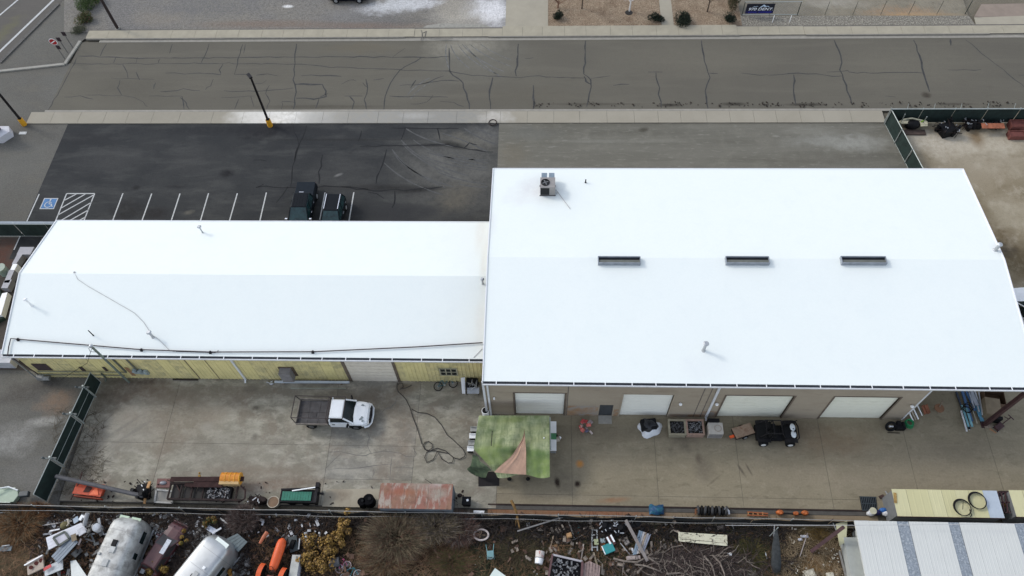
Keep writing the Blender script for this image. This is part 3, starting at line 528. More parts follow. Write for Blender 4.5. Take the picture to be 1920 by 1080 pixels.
pp = [(16,668),(18,652),(22,636),(35,637.5),(266,657),(395,661.5),(587,661),(780,652),(905,644)]
gp_ = [onroof(u,v,zr)+Vector((0,0,.13)) for u,v in pp]
pw = [Vector((gp_[0].x-.0,26.0,4.4)), Vector((-40.9,26.1,4.2)), Vector((-40.7,26.25,.9))]
o = MB().tube([pw[2],pw[1],gp_[0]]+gp_[1:], .045, 6).build('gas_pipe', mat('pipe_black',(.045,.03,.035),.7), LB)
for i in (3,4,5,6): p = gp_[i]; MB().sph((p.x,p.y,p.z-.02),.12,8,5).box(p.x-.1,p.x+.1,p.y-.1,p.y+.1,p.z-.16,p.z-.1).build('pipe_support', blackm, o)
MB().box(-41.0,-40.4,26.0,26.3,.2,.7).cyl((-40.4,26.1,.5),(-39.9,26.1,.5),.2,n=10).cyl((-41.0,26.1,.1),(-41.0,26.1,4.0),.06,n=6).build('gas_meter', mat('meter_paint',(.2,.2,.19),.6,var=.3), LB)
MB().tube([(mx,26.0,6.2),(mx-1.4,25.8,4.0),(-38.9,25.9,.6)], .02,4).tube([onroof(410,652+5,zr)+Vector((0,0,.05))]+[onroof(u,v,zr)+Vector((0,0,.05)) for u,v in ((408,660),(404,662),(330,660))],.02,4).build('service_cable', blackm, LB)
MB().tube([onroof(904,654,zr)+Vector((0,0,.03)), onroof(888,671,zr)+Vector((0,0,.03))], .02, 4).build('roof_cable', mat('cable_grey'), LB)

# ---- tall building with four garage doors and an open end bay
BB = thing('warehouse_building', 'tall warehouse with broad white gable roof, three ridge vents and four white garage doors', 'building', (0,0,0))
BX0,BX1,BY0,BY1,BE,BR,BRY,BWX = -4.2,34.6,23.6,43.25,6.3,7.3,33.6,27.55
gable(BB, BX0, BX1, BY0, BY1, BE, BRY, BR, .22)
gutter(BB, BX0, BX1, BY0-.02, BE, 1.9)
bz = lambda y: roofz(y,BY0,BE,BRY,BR)
m_bw = gmat('taupe_block_wall', (.33,.295,.255), [(.35,(.5,1,1.6),.4,.65,(.28,.245,.21),.7),(1.5,None,.5,.7,(.36,.325,.28),.5),(.9,(.4,1,2),.56,.72,(.2,.165,.14),.5)], [], grain=.06, gsc=10, bump=.1, tint=(1.05,.99,.87))
n_ = m_bw.node_tree
FY = 23.68
doors = []
for (u0,u1,v1,ut,vt) in ((967,1057,784,None,741),(1161,1250,785,None,743),(1343,1463,788,None,746),(1535,1650,790,None,747)):
    x0 = at(u0,v1).x; x1 = at(u1,v1).x; doors.append((x0,x1))
md = (at(1122,790).x, at(1147,790).x)
DH = 4.15
print('doors', doors, md)
op = [(doors[0][0],doors[0][1],DH),(md[0],md[1],2.1),(doors[1][0],doors[1][1],DH),(doors[2][0],doors[2][1],DH),(doors[3][0],doors[3][1],DH)]
w = MB(); x = BX0+.03
for a,b,h in op:
    w.box(x,a,FY,FY+.25,0,6.05); w.box(a,b,FY+.001,FY+.249,h,6.049); x = b
w.box(x,BWX,FY,FY+.25,0,6.05); w.box(BX0+.03,BX0+.25,FY+.25,BY1-.2,0,6.1); w.box(BWX-.25,BWX-.003,FY+.25,BY1-.2,0,6.1); w.box(BX0+.03,BWX,BY1-.2,BY1-.02,0,6.1)
w.build('wall', m_bw, BB)
stn = mat('rust_wash', (.3,.17,.09), .9, var=.25, sc=2)
m_rd = mat('rollup_white', (.8,.79,.72), .5, var=.04, sc=.8, col2=(.7,.69,.62), amt=.5, sc2=.8)
m_rd2 = mat('rollup_cream', (.8,.79,.67), .5, var=.04, sc=.8, col2=(.68,.66,.54), amt=.5, sc2=.8)
for i,(a,b) in enumerate(doors):
    mm = m_rd if i < 2 else m_rd2
    g = MB().box(a+.02,b-.02,FY+.16,FY+.2,.02,DH).build('garage_door', mm, BB)
    nP = 8
    for k in range(nP): MB().box(a+.03,b-.03,FY+.11,FY+.157,.03+k*(DH-.05)/nP,.03+(k+1)*(DH-.05)/nP-.02).build('door_panel', mm, g)
    MB().box(a-.12,a,FY-.03,FY+.1,0,DH).box(b,b+.12,FY-.03,FY+.1,0,DH).box(a-.12,b+.12,FY-.03,FY+.1,DH,DH+.1).build('door_frame', m_trim if i!=1 else m_bw, g)
MB().box(md[0],md[1],FY+.05,FY+.1,.02,2.1).build('entry_door', mat('dark_grey_door',(.045,.05,.055),.5), BB)
MB().box(md[0],md[1],23.0,FY,0,.06).build('door_step', conc, BB)
# vertical control joints, corner trims, downspouts, wall lamps
for u,v in ((1062,786),(1313,790),(1300,790)): X=at(u,v).x; MB().box(X-.03,X+.03,FY-.012,FY,0,6.05).build('wall_joint', mat('joint_dark',(.13,.11,.095),.9), BB)
for a_,b_,h_ in ((at(1061,790).x,md[0]-.1,1.9),(md[1]+.1,doors[1][0]-.1,1.3),(doors[2][0]-1.2,doors[2][0]-.14,1.2),(doors[1][1]+.2,doors[1][1]+2.5,.5)): MB().box(a_,b_,FY-.006,FY-.002,.0,h_).build('rust_stain', mat('wall_rust_wash',(.3,.19,.11),.9,var=.15,sc=1.5,col2=(.30,.265,.225),amt=1,sc2=.8,lo=.42,hi=.58), BB)
downspout(BB,0,0,1323,787,FY,6.2,.08); downspout(BB,0,0,914,778,FY,6.2,.08); downspout(BB,0,0,921,778,FY,6.2,.07)
MB().box(BWX-.003,BWX+.1,FY-.05,FY+.1,0,6.15).build('corner_trim', m_lip, BB)
for u,v in ((1276,757),(1344,757),(1710,761)): p = wallp(u,v,FY-.1); MB().sph((p.x,p.y-.05,p.z),.13,8,6).build('wall_lamp', white, BB)
p = wallp(924,747,FY-.1); MB().sph((p.x-.3,p.y,p.z),.08,6,4).sph((p.x+.1,p.y,p.z+.1),.08,6,4).sph((p.x+.1,p.y,p.z-.1),.08,6,4).build('wall_lamp', white, BB)
# open bay posts and beams
bp = at(1845,797); brs = mat('oxide_red_steel', (.06,.028,.028), .6, .2, var=.25)
for yy in (bp.y, 30, 36, 42.6):
    MB().box(bp.x-.13,bp.x+.13,yy-.13,yy+.13,0,6.0).box(bp.x-.25,bp.x+.25,yy-.25,yy+.25,0,.05).build('post', brs, BB)
MB().box(bp.x-.12,bp.x+.12,BY0+.1,BY1-.1,5.75,6.03).box(BWX,BX1-.1,BY0+.1,BY0+.3,5.8,6.04).box(BWX,BX1-.1,BY1-.3,BY1-.1,5.8,6.04).build('roof_beam', brs, BB)
# ridge vents
for (u0,u1) in ((1121.5,1201.5),(1361.5,1443.5),(1578.5,1663.5)):
    a = at(u0,494,7.5); b = at(u1,494,7.5); y0 = a.y; y1 = a.y+.62
    r = MB().box(a.x,b.x,y0,y0+.05,7.1,7.6).box(a.x,b.x,y1-.05,y1,7.1,7.6).box(a.x,a.x+.05,y0+.05,y1-.05,7.1,7.6).box(b.x-.05,b.x,y0+.05,y1-.05,7.1,7.6).build('ridge_vent', mat('vent_grey',(.24,.26,.29),.5,.2), BB)
    MB().box(a.x+.05,b.x-.05,y0+.05,y1-.28,7.42,7.50).build('vent_damper', mat('vent_tan',(.13,.135,.115),.6), r)
    MB().box(a.x+.05,b.x-.05,y1-.28,y1-.05,7.32,7.40).build('vent_throat', mat('vent_dark',(.01,.01,.015),.9), r)
rvent(BB,1319,657,bz,1.0,.11,.22); rvent(BB,1866,469,bz,.7,.13,.2); rvent(BB,1098,342,bz,.35,.05,0,blackm)
# rooftop cooler
zz = bz(at(1026,345,6.9).y); A,Bq,Cq = at(1013,333,zz+1.1), at(1041,333,zz+1.1), at(1013,352,zz+1.1)
hv = thing('rooftop_air_conditioner', 'grey rooftop air conditioner with round fan and dark coil on the tall white roof', 'air conditioner', (0,0,0))
x0,x1,y1,y0 = A.x,Bq.x,A.y,Cq.y; zb = bz((y0+y1)/2)
hm = mat('hvac_beige', (.27,.25,.235), .6, var=.1)
MB().box(x0,x1,y0,y1,zb+.05,zb+1.1).build('cabinet', hm, hv, bev=.02)
MB().box(x0+.03,x0+.72*(x1-x0)*.85,y0-.02,y0-.003,zb+.15,zb+1.0).build('coil_grille', mat('coil_black',(.012,.012,.012),.9), hv)
MB().box(x0+.1,x0+.1+(x1-x0)*.38,y1,y1+.75,zb+.3,zb+.75).box(x0+.2+(x1-x0)*.42,x1-.05,y1,y1+.75,zb+.3,zb+.75).build('duct', mat('duct_blue_grey',(.2,.25,.29),.5,.3), hv)
fc = Vector((x0+.42,y0+.5,zb+1.1)); fr = MB().torus(fc+Vector((0,0,.03)), .32,.04,20,5).build('fan_ring', blackm, hv)
f = MB().cyl(fc, fc+Vector((0,0,.012)), .31, n=20).build('fan_opening', mat('coil_black'), hv)
f = MB()
for i in range(4): a=i*pi/2+.4; f.bar(fc+Vector((0,0,.03)), fc+Vector((.26*cos(a),.26*sin(a),.03)), .08,.01)
f.sph(fc+Vector((0,0,.05)),.05,8,4); f.build('fan_blade', mat('fan_grey',(.15,.15,.15),.5), hv)
MB().box(x0-.05,x1+.05,y0-.05,y0+.05,zb-.12,zb+.05).box(x0-.05,x1+.05,y1-.05,y1+.05,zb-.3,zb+.05).build('skid', blackm, hv)
cc = [onroof(1043,357,bz)+Vector((0,0,.03)), onroof(1069,392,bz)+Vector((0,0,.03))]
MB().tube(cc,.03,5).build('drain_pipe', mat('cable_grey'), hv); MB().box(x1,x1+.15,y0+.1,y0+.25,zb+.1,zb+.5).build('switch_box', steel, hv)

# ---- white metal building at the lower right
RB = thing('metal_shed_building', 'low building with white metal roof crossed by grey translucent strips, lower right corner', 'building')
RZ = 2.3
m_rw = mat('white_sheet_roof', (.56,.56,.52), .5, var=.03, sc=.6, col2=(.51,.51,.48), amt=.4)
m_tr = mat('grey_translucent_sheet', (.21,.235,.26), .4, var=.2, sc=5, col2=(.4,.43,.45), amt=.9, sc2=7, lo=.5, hi=.64)
TL, BL = at(1602,976,RZ), at(1629,1085,RZ)
ye = 4.0; yt = TL.y
def xr(u, v): return at(u,v,RZ).x
edges = [(xr(1602,976),0),(xr(1681,976),1),(xr(1703,976),0),(xr(1777,976),1),(xr(1797,976),0),(xr(1900,976),1),(xr(1922,976),0)]
x = edges[-1][0]+3.9
while x < 48: edges += [(x,1),(x+1,0)]; x += 4.9
for i in range(len(edges)-1):
    a, tr = edges[i]; b = edges[i+1][0]
    nsub = 1 if tr else max(1, round((b-a)/.92))
    for k in range(nsub):
        p = MB(); x0 = a+(b-a)*k/nsub; x1 = a+(b-a)*(k+1)/nsub - .004
        q = [(x0,0),(x0+.05,.012),(x0+.1,0)]; n = 4; prof = []
        for s in range(n): xs0 = x0+(x1-x0)*s/n; d=(x1-x0)/n; prof += [(xs0,0),(xs0+d*.7,0),(xs0+d*.8,.006),(xs0+d*.94,.006)]
        prof += [(x1,0)]; zz = RZ-(.03 if tr else 0)
        m_ = len(prof); p.add([(X,Y,zz+Z-(yt-Y)*.03*0) for Y in (yt,ye) for X,Z in prof], [(t,m_+t,m_+t+1,t+1) for t in range(m_-1)])
        p.build('translucent_strip' if tr else 'roof_sheet', m_tr if tr else m_rw, RB)
wx = xr(1602,976)
MB().box(wx+.55,wx+.62,ye,yt-.2,0,RZ-.05).box(wx+.55,48,yt-.28,yt-.2,0,RZ-.05).build('wall', mat('shed_wall',(.38,.4,.38),.7,var=.06), RB)
MB().box(wx-.005,wx+.07,ye,yt,RZ-.12,RZ-.01).build('rake_trim', m_rw, RB)
MB().tube([at(1600,990,1.0)+Vector((0,0,0)),at(1604,1010,.9),at(1610,1050,.6),at(1612,1080,.6)],.03,5).build('wall_cable', blackm, RB)
MB().box(wx-.45,wx+.5,ye,yt-.8,-.02,.95).build('low_lean_to', mat('pale_grey_sheet',(.36,.37,.34),.7,var=.08), RB)
# ================================================================ VEHICLES
def wheels(T, xs, ys, r, w, rimm=None, spokes=5):
    for x in xs:
        for y in ys:
            s = 1 if y > 0 else -1
            t = MB().loft([[(x+rr*cos(a), y+yy, r+rr*sin(a)) for a in [2*pi*i/20 for i in range(20)]] for yy,rr in ((-w/2,r*.9),(-w*.35,r),(w*.35,r),(w/2,r*.9))]).build('tyre', rubber, T)
            MB().cyl((x,y+s*(w/2-.05),r),(x,y+s*(w/2+.012),r), r*.6, r*.52, 14).build('rim', rimm or steel, t)
def bodysec(x, w, z0, z1, belt=.82, crown=.04):
    zb = z0+(z1-z0)*belt
    h = [(w*.93,z0),(w,z0+(z1-z0)*.3),(w,zb-.05),(w*.95,zb+.04),(w*.82,z1),(w*.4,z1+crown)]
    return [(x,y,z) for y,z in h]+[(x,-y,z) for y,z in h[::-1]]
def car(name, label, loc, rz, L, W, H, paint, kind='suv', roofm=None, rails=False, group=None, glassm=None, rimm=None):
    T = thing(name, label, {'pickup':'pickup truck','suv':'car','sedan':'car'}[kind], loc, rz, group); w = W/2; h = L/2; g = glassm or glass
    bz0, belt = .32, H*.6
    st = [(-h,w*.86,bz0+.12,belt*.9),(-h+.15,w*.96,bz0,belt),(-h*.55,w,bz0-.02,belt+.01),(0,w,bz0-.02,belt+.0),(h*.35,w,bz0-.02,belt-.01),(h*.75,w*.98,bz0,belt-.08),(h-.2,w*.93,bz0+.02,belt-.16),(h,w*.8,bz0+.14,belt-.3)]
    MB().loft([bodysec(*s) for s in st]).build('body', paint, T, smooth=False, bev=.03)
    if kind == 'pickup': gx = (-h*.39, h*.58, -h*.36, h*.2)
    elif kind == 'suv': gx = (-h*.93, h*.42, -h*.84, h*.0)
    else: gx = (-h*.72, h*.38, -h*.42, h*.12)
    b = (gx[0],gx[1],-w*.93,w*.93,belt-.02); t = (gx[2],gx[3],-w*.74,w*.74,H-.05)
    MB().frus(b,t).build('window', g, T)
    r = MB().frus((t[0]-.03,t[1]+.03,t[2]-.02,t[3]+.02,H-.07),(t[0]+.06,t[1]-.08,t[2]+.08,t[3]-.08,H)).build('roof', roofm or paint, T, bev=.02)
    p = MB()
    for s in (-1,1):
        y0, y1 = s*w*.935, s*w*.745
        m0=(gx[0]+gx[1])/2; m1=(gx[2]+gx[3])/2
        for a_,b_,w_ in ((gx[1],gx[3],.07),(gx[0],gx[2],.09),(m0,m1,.09)): MB().bar((a_,y0,belt),(b_,y1,H-.05),w_,.05).build('pillar', paint, T)
    for s in (-1,1):
        MB().ob((gx[1]-.25, s*(w+.12), belt+.1),(.14,.22,.16)).build('mirror', paint if kind=='suv' else chrome, T, bev=.02)
        MB().ob((h-.08, s*w*.62, belt-.38),(.12,.36,.16)).build('headlight', mat('lamp_glass',(.5,.5,.48),.15), T)
        MB().ob((-h+.03, s*w*.72, belt-.25),(.1,.2,.25)).build('tail_light', mat('red_lamp',(.25,.01,.01),.3), T)
        if rails: MB().bar((gx[2]+.1,s*w*.68,H+.05),(gx[3]-.15,s*w*.68,H+.05),.06,.05).build('roof_rail', chrome, r)
        q = MB()
        for xx in (gx[0]+.5,(gx[0]+gx[1])/2+.15): q.ob((xx, s*(w+.01), belt-.18),(.2,.04,.05))
        q.build('door_handle', chrome, T)
    MB().box(h-.02,h+.08,-w*.85,w*.85,bz0+.05,bz0+.25).build('bumper', paint if kind!='pickup' else chrome, T, bev=.02)
    MB().box(-h-.08,-h+.02,-w*.85,w*.85,bz0+.1,bz0+.3).build('bumper', chrome if kind=='pickup' else paint, T, bev=.02)
    if kind == 'pickup':
        MB().box(-h+.08,gx[0]-.06,-w*.88,w*.88,belt+.0,belt+.06).build('bed_cover', mat('bed_cover_vinyl',(.013,.018,.024),.7,spec=.1), T, bev=.02)
        rb = MB()
        for i in range(5): rb.box(t[0]+.15,t[1]-.2,-w*.5+i*w*.25-.02,-w*.5+i*w*.25+.02,H,H+.015)
        rb.build('roof_rib', paint, T)
        MB().box(gx[0]-.02,gx[0]+.03,-.2,.2,H-.1,H-.02).build('brake_light', chrome, T)
    wheels(T, (-h*.6,h*.62), (-w+.1,w-.1), .36 if kind!='pickup' else .4, .24, rimm)
    return T
pdark = mat('dark_navy_paint', (.006,.008,.011), .45, var=.1, spec=.1)
gteal = mat('teal_tinted_glass', (.012,.036,.04), .12, var=.5, sc=2, spec=.6)
tp = at(573,338,1.3); tx = at(566,400,1.5)
car('parked_pickup', 'black crew cab pickup with flat bed cover, parked left of the black SUV', (tx.x-.32, tp.y-2.95, .01), radians(-90), 5.9, 1.95, 1.85, pdark, 'pickup', glassm=gteal)
sp_ = at(628,362,1.5); sx = at(622,390,1.6)
car('parked_suv', 'black SUV with two silver roof rails parked beside the black pickup', (sx.x-.05, sp_.y-2.15, .01), radians(-91), 4.6, 1.85, 1.7, pdark, 'suv', rails=True, glassm=gteal)
we = at(1905,570,1.0)
car('parked_white_car', 'white car with dark windscreen cut off by the right edge, beside the tall building', (we.x+1.0, we.y-.6, 0), radians(96), 4.7, 1.9, 1.6, white, 'suv')
bt = at(652,3,.3)
car('black_car_by_north_lot', 'black car at the top edge, on the north gravel lot', (bt.x, bt.y+.95, 0), radians(180), 4.3, 1.85, 1.5, pdark, 'sedan')

# white flatbed truck with stake rack
r1, r2 = at(587,803), at(670,805)
T = thing('flatbed_truck', 'white single cab truck with brown steel flatbed and pipe rack standing on the concrete yard', 'truck', ((r1.x+r2.x)/2, (r1.y+r2.y)/2+.93, .03), math.atan2(r2.y-r1.y, r2.x-r1.x))
wh = mat('truck_white', (.72,.74,.75), .3, var=.03, coat=.4)
fwx = (r2-r1).length/2
MB().box(-2.75,2.4,-.5,.5,.45,.65).build('chassis', blackm, T)
wheels(T, (-fwx,fwx), (-.86,.86), .40, .27, mat('dark_rim',(.12,.12,.12),.5,.4))
st = [(1.2,.98,.42,1.18),(1.6,.99,.42,1.17),(2.0,.99,.45,1.14),(2.4,.96,.5,1.08),(2.65,.86,.55,1.0),(2.78,.7,.6,.85)]
MB().loft([bodysec(*s, belt=.85, crown=.05) for s in st]).build('hood', wh, T, bev=.03)
hs = mat('primer_spot', (.2,.23,.24), .8, var=.4, sc=9)
def blob2(c, r, z, n=14, j=.35): return [(c[0]+r*cos(2*pi*i/n)*random.uniform(1-j,1+j), c[1]+r*1.0*sin(2*pi*i/n)*random.uniform(1-j,1+j), z) for i in range(n)]
MB().poly(blob2((2.2,-.5),.17,1.16)).poly(blob2((2.36,-.68),.09,1.14)).poly([(p[0],p[1]*.5+.3,1.16) for p in blob2((2.2,.6),.16,1.15)]).build('peeled_paint', hs, T)
MB().box(-.22,1.35,-.98,.98,.42,1.2).build('cab_body', wh, T, bev=.05)
MB().frus((-.18,1.66,-.93,.93,1.18),(-.08,.92,-.76,.76,1.78)).build('window', glass, T)
MB().frus((-.14,.96,-.80,.80,1.75),(-.06,.86,-.70,.70,1.84)).build('cab_roof', wh, T, bev=.03)
q = MB()
for s in (-1,1): q.bar((1.66,s*.93,1.17),(.92,s*.77,1.78),.11,.07).bar((-.14,s*.945,1.17),(-.04,s*.775,1.78),.3,.06).bar((-.18,s*.95,1.2),(1.68,s*.95,1.2),.09,.09)
q.bar((-.17,-.9,1.3),(-.17,.9,1.3),.05,.3); q.build('pillar', wh, T)
for s in (-1,1):
    MB().ob((1.3,s*1.17,1.32),(.12,.3,.24),.25*s).build('mirror', black, T, bev=.03); MB().ob((.12,s*1.0,1.0),(.22,.04,.06)).build('door_handle', black, T)
    MB().box(fwx-.5,fwx+.5,s*.965-.03,s*.965+.03,.4,.86).build('wheel_arch', black, T)
    MB().ob((2.72,s*.68,.82),(.14,.3,.2)).build('headlight', mat('lamp_glass'), T)
MB().tube([(2.45,-1.0,.62),(2.75,-.9,.62),(2.95,-.6,.62),(3.0,0,.62),(2.95,.6,.62),(2.75,.9,.62),(2.5,.99,.62)], .08, 6).build('bumper', wh, T)
MB().box(2.72,2.9,-.66,.66,.5,.9).build('grille', black, T)
MB().box(-2.78,-.3,-.98,.98,.78,.9).build('flatbed_frame', dkrust, T)
fl = mat('flatbed_deck', (.085,.08,.08), .75, .2, var=.25, sc=2, col2=(.055,.045,.042), amt=.6, sc2=1.6)
for i in range(3):
    for k in range(2): MB().box(-2.76+i*.81,-2.76+(i+1)*.81-.02,-.99+k*.99,-.99+(k+1)*.99-.02,.905,.94).build('deck_plate', fl, T)
sd_ = mat('side_rail_tan', (.2,.175,.15), .7, .2, var=.3, sc=4)
for a in (((-2.78,-1.03),(-.3,-1.03)),((-2.78,1.03),(-.3,1.03)),((-2.79,-1.0),(-2.79,1.0))):
    MB().bar((*a[0],1.05),(*a[1],1.05),.05,.26).build('side_board', sd_, T)
rk = MB(); zt = 2.0; xr0, xr1 = -2.95, 1.0
for y in (-.9,.9): rk.tube([(-2.78,y*1.1,.9),(xr0,y,zt),(xr1,y,zt)],.035,6).tube([(-.28,y*1.1,.9),(-.28,y,zt)],.035,6)
for x in (xr0,-.28,xr1): rk.tube([(x,-.9,zt),(x,.9,zt)],.035,6)
rk.tube([(-.28,-.95,1.35),(-.28,.95,1.35)],.03,6); rk.build('pipe_rack', mat('rack_brown',(.04,.03,.028),.7), T)
MB().box(-.34,-.24,-.95,.95,.9,1.45).build('headache_board', mat('rack_brown'), T)
MB().ob((-1.5,-.2,.96),(.3,.4,.05)).build('gooseneck_hatch', mat('hatch_dark',(.05,.045,.045),.7), T)

# black open buggy
b0, b1 = at(1429,832), at(1478,833)
T = thing('open_buggy', 'black open buggy with roll cage and white front cover, before the third garage door', 'buggy', ((b0.x+b1.x)/2,(b0.y+b1.y)/2+.66,.03), 0)
wheels(T, (-1.0,1.0), (-.78,.78), .36, .26, mat('white_rim',(.7,.7,.68),.4))
MB().loft([bodysec(x,w,.35,z,belt=.8) for x,w,z in ((-1.55,.6,.8),(-1.2,.64,.92),(-.5,.62,.62),(.35,.62,.6),(.5,.58,1.0),(1.2,.5,.95),(1.5,.42,.8))]).build('body', black, T, bev=.03)
for x in (-1.0,1.0):
    for s in (-1,1): MB().grid(lambda u,v,x=x,s=s: (x+.5*cos(pi*u), s*(.55+.34*v), .74+.18*sin(pi*u)), 10, 2).build('fender', blackm, T)
cg = MB()
for s in (-.55,.55): cg.tube([(.5,s,1.0),(.15,s*.95,1.75),(-1.0,s*.95,1.75),(-1.4,s,.95)],.04,6).tube([(-.5,s,.85),(-.45,s*.95,1.75)],.04,6)
for x in (.15,-.45,-1.0): cg.tube([(x,-.53,1.75),(x,.53,1.75)],.04,6)
cg.build('roll_cage', blackm, T)
for s in (-.33,.33): MB().ob((-.35,s,.98),(.5,.45,.14)).ob((-.65,s,1.25),(.14,.45,.5),ry=.15).build('seat', rubber, T, bev=.03)
MB().box(-1.5,-.8,-.6,.6,.95,1.0).build('cargo_bed', rubber, T)
wc = MB().sph((1.15,.28,1.05),(.2,.3,.1),12,6).sph((1.15,-.28,1.05),(.2,.3,.1),12,6).build('white_hood_cover', mat('white_plastic',(.62,.66,.67),.5), T, smooth=True)
MB().ob((1.17,.12,1.13),(.1,.07,.05)).ob((1.2,-.12,1.12),(.08,.07,.06)).build('dark_patch', black, wc)
MB().tube([(1.45,-.6,.55),(1.68,-.4,.6),(1.7,.5,.65),(1.55,.95,.6),(1.75,1.05,.5)],.045,6).build('front_bar', blackm, T)

# ================================================================ CANOPY and things around it
TZ = 2.7
T = thing('tarp_canopy', 'green tarp canopy on a frame with a salmon cloth draped across it', 'canopy')
def BT(u,v,rx,ry,ro,c,a): p = at(u,v,2.6); return (p.x,p.y,rx,ry,ro,c,a)
m_tarp = gmat('green_tarp', (.225,.255,.125), [(.9,(1,.5,1),.4,.58,(.32,.345,.195),.9),(2.6,(2.5,.5,1),.48,.62,(.14,.175,.08),.7),(.7,None,.5,.62,(.12,.16,.06),.8),(3,(.5,2.5,1),.52,.66,(.13,.17,.07),.5)], [BT(960,858,3.4,.9,0,(.15,.2,.06),.7),BT(1008,872,1.4,1.3,0,(.18,.25,.06),.75),BT(915,850,1.4,1.0,.2,(.18,.23,.06),.65),BT(960,844,1.6,.3,0,(.07,.12,.035),.85),BT(1008,850,1.3,.3,0,(.09,.16,.035),.7),BT(940,787,2,.3,0,(.13,.17,.05),.6),BT(920,820,.5,1.6,0,(.15,.19,.08),.4)], grain=.06, gsc=12, rough=.6, bump=.1, tint=(1,1,1))
m_tarp.node_tree.nodes['Principled BSDF'].inputs['Specular IOR Level'].default_value=.3
def tarpz(t): return TZ - (0 if t < .55 else (t-.55)/.45*1.0)
def tp_(s, t):
    ul, ur = 898-(898-888)*min(1,t/.55), 1030+1*t
    if t > .55: ul = 888+(934-888)*(t-.55)/.45; 
    v = 779 + (893-779)*t + (3.5*sin(s*8+1) if t>.96 else 0)
    z = tarpz(t) - .12*sin(pi*s*2)**2*sin(pi*min(1,t/.55)) + .05*sin(s*11+t*9) + .035*sin(t*31+s*8) + .03*sin(s*37+t*5) + .1*sin(s*16+t*4)*max(0,t-.5)
    return at(ul+(ur-ul)*s, v, z)
MB().grid(tp_, 70, 50).build('tarp', m_tarp, T, smooth=True)
pk = mat('salmon_cloth', (.42,.26,.18), .85, var=.12, sc=3, bump=.1)
def cl(s, t):
    # fan from (983,807) to bottom edge (926,884)-(986,888)
    lu = 983-57*t**1.7+1.5*sin(t*13)*t; ru = 983.5+3*min(1,t*2)
    u = lu+(ru-lu)*s; v = 806+(79+5*s**.6)*t
    return at(u, v, tarpz((v-779)/114)+.26+(.03*sin(s*17+2.5*t)+.02*sin(s*31+5*t))*max(0,1-1.15*s)*min(1,2.2-2*t)+.015*sin(s*9+t*7))
MB().grid(cl, 60, 18).build('draped_cloth', pk, T, smooth=True)
MB().grid(lambda s,t: at(986+s*(2+8*t), 850+39*t+2*s, 2.1-.7*t+.05), 4, 8).build('dark_green_cloth', mat('dark_green_cloth',(.01,.06,.04),.9), T)
m_net = mat('dark_net', (.05,.075,.04), .9, var=.35, sc=4, bump=.6, bsc=8, col2=(.12,.15,.08), amt=.7, sc2=3)
def nf(s,t):
    a = at(886,853,2.3).lerp(at(921,880,2.3), s); b = at(875,882,.5).lerp(at(912,896,.5), s)
    c = a.lerp(b,t); c.z -= .25*sin(pi*s)*t; c += Vector((.12*sin(s*9+t*3), .1*sin(t*8+s*5), .1*sin(s*12))); return c
MB().grid(nf, 16, 14).build('net_flap', m_net, T, smooth=True)
fr = MB(); c4 = [at(u,v,TZ-.28) for u,v in ((898,782),(1029,785),(1030,843),(889,843))]
for i in range(4): fr.tube([c4[i],c4[(i+1)%4]],.035,6).tube([c4[i],(c4[i].x,c4[i].y,.03)],.035,6)
fr.tube([c4[1]+Vector((.08,.05,.14)),c4[2]+Vector((.1,-.05,.14))],.05,6); fr.build('frame', mat('tube_pale',(.42,.46,.42),.4,.4), T)
cb = at(1020,821,TZ+.06); MB().sph(cb,.06,6,4).build('lamp_knob', white, T); MB().bar(at(923,808,TZ+.1),at(921,836,TZ+.1),.05,.02).build('slit', black, T)
mt = at(897,912), at(936,911), at(936,885), at(897,885)
MB().prism(mt,.03,.06).build('floor_mat', mat('black_mat',(.014,.012,.012),.9), label='black rectangular mat on the concrete at the lower left corner of the green canopy', cat='mat')
f = MB()
T = thing('folding_chair_stack', 'white slatted folding chairs leaning in a row against the left side of the green canopy', 'chairs')
# white slatted shelves left of canopy
for i,(u,v) in enumerate(((888,805),(886,818),(884,831),(882,842))):
    p = at(u,v,.8); k = MB().ob(p,(.5,.34,.03)).ob(p+Vector((0,.16,.12)),(.5,.03,.12)); k.build('slat', white if i%2 else mat('slat_grey',(.3,.3,.28),.7), T)
    MB().ob(p+Vector((-.05,0,-.4)),(.4,.04,.74)).build('leg', blackm, T)
T = thing('upright_panel_table', 'white table with a green stripe across it, right of the green canopy', 'table')
a,b = at(1037,790,.78), at(1036,845,.78); 
MB().box(a.x-.22,a.x+.25,b.y,a.y,.74,.78).build('tabletop', white, T); 
q1 = at(1037,812,.78).y; q2 = at(1037,824,.78).y
MB().box(a.x-.221,a.x+.251,q2,q1,.735,.785).build('green_stripe', mat('stripe_green',(.06,.2,.09),.6), T)
for s in (b.y+.1,a.y-.1): MB().box(a.x-.2,a.x+.22,s-.02,s+.02,.03,.74).build('leg', steel, T)
p = at(1046,824,.3); T = thing('water_cooler_jug', 'beige and white jug lying beside the white table with the green stripe', 'jug', p)
MB().cyl((-.15,0,0),(.12,.05,0),.2,n=12).build('jug_body', mat('beige_plastic',(.35,.3,.24),.6), T); MB().cyl((.12,.12,.02),(.22,.2,.02),.15,.08,n=12).build('cap', white, T); MB().ob((-.1,.25,.1),(.15,.15,.25)).build('spigot', blackm, T)
p = at(911,778); T = thing('dark_drum', 'white barrel with a black open top at the corner where the two buildings meet', 'barrel', (p.x,p.y,.03))
MB().cyl((0,0,0),(0,0,.85),.28,.29,14).build('barrel_body', white, T); MB().cyl((0,0,.84),(0,0,.87),.24,n=14).build('opening', black, T)
for nm,u,v in (('small_stone',955,898),('small_stone',990,898)): MB().sph(at(u,v,.12),(.18,.15,.12),7,5).build('canopy_weight', black, label='dark canopy weight on the concrete %s below the salmon cloth' % ('to the left' if u<970 else 'to the right'), cat='weight')

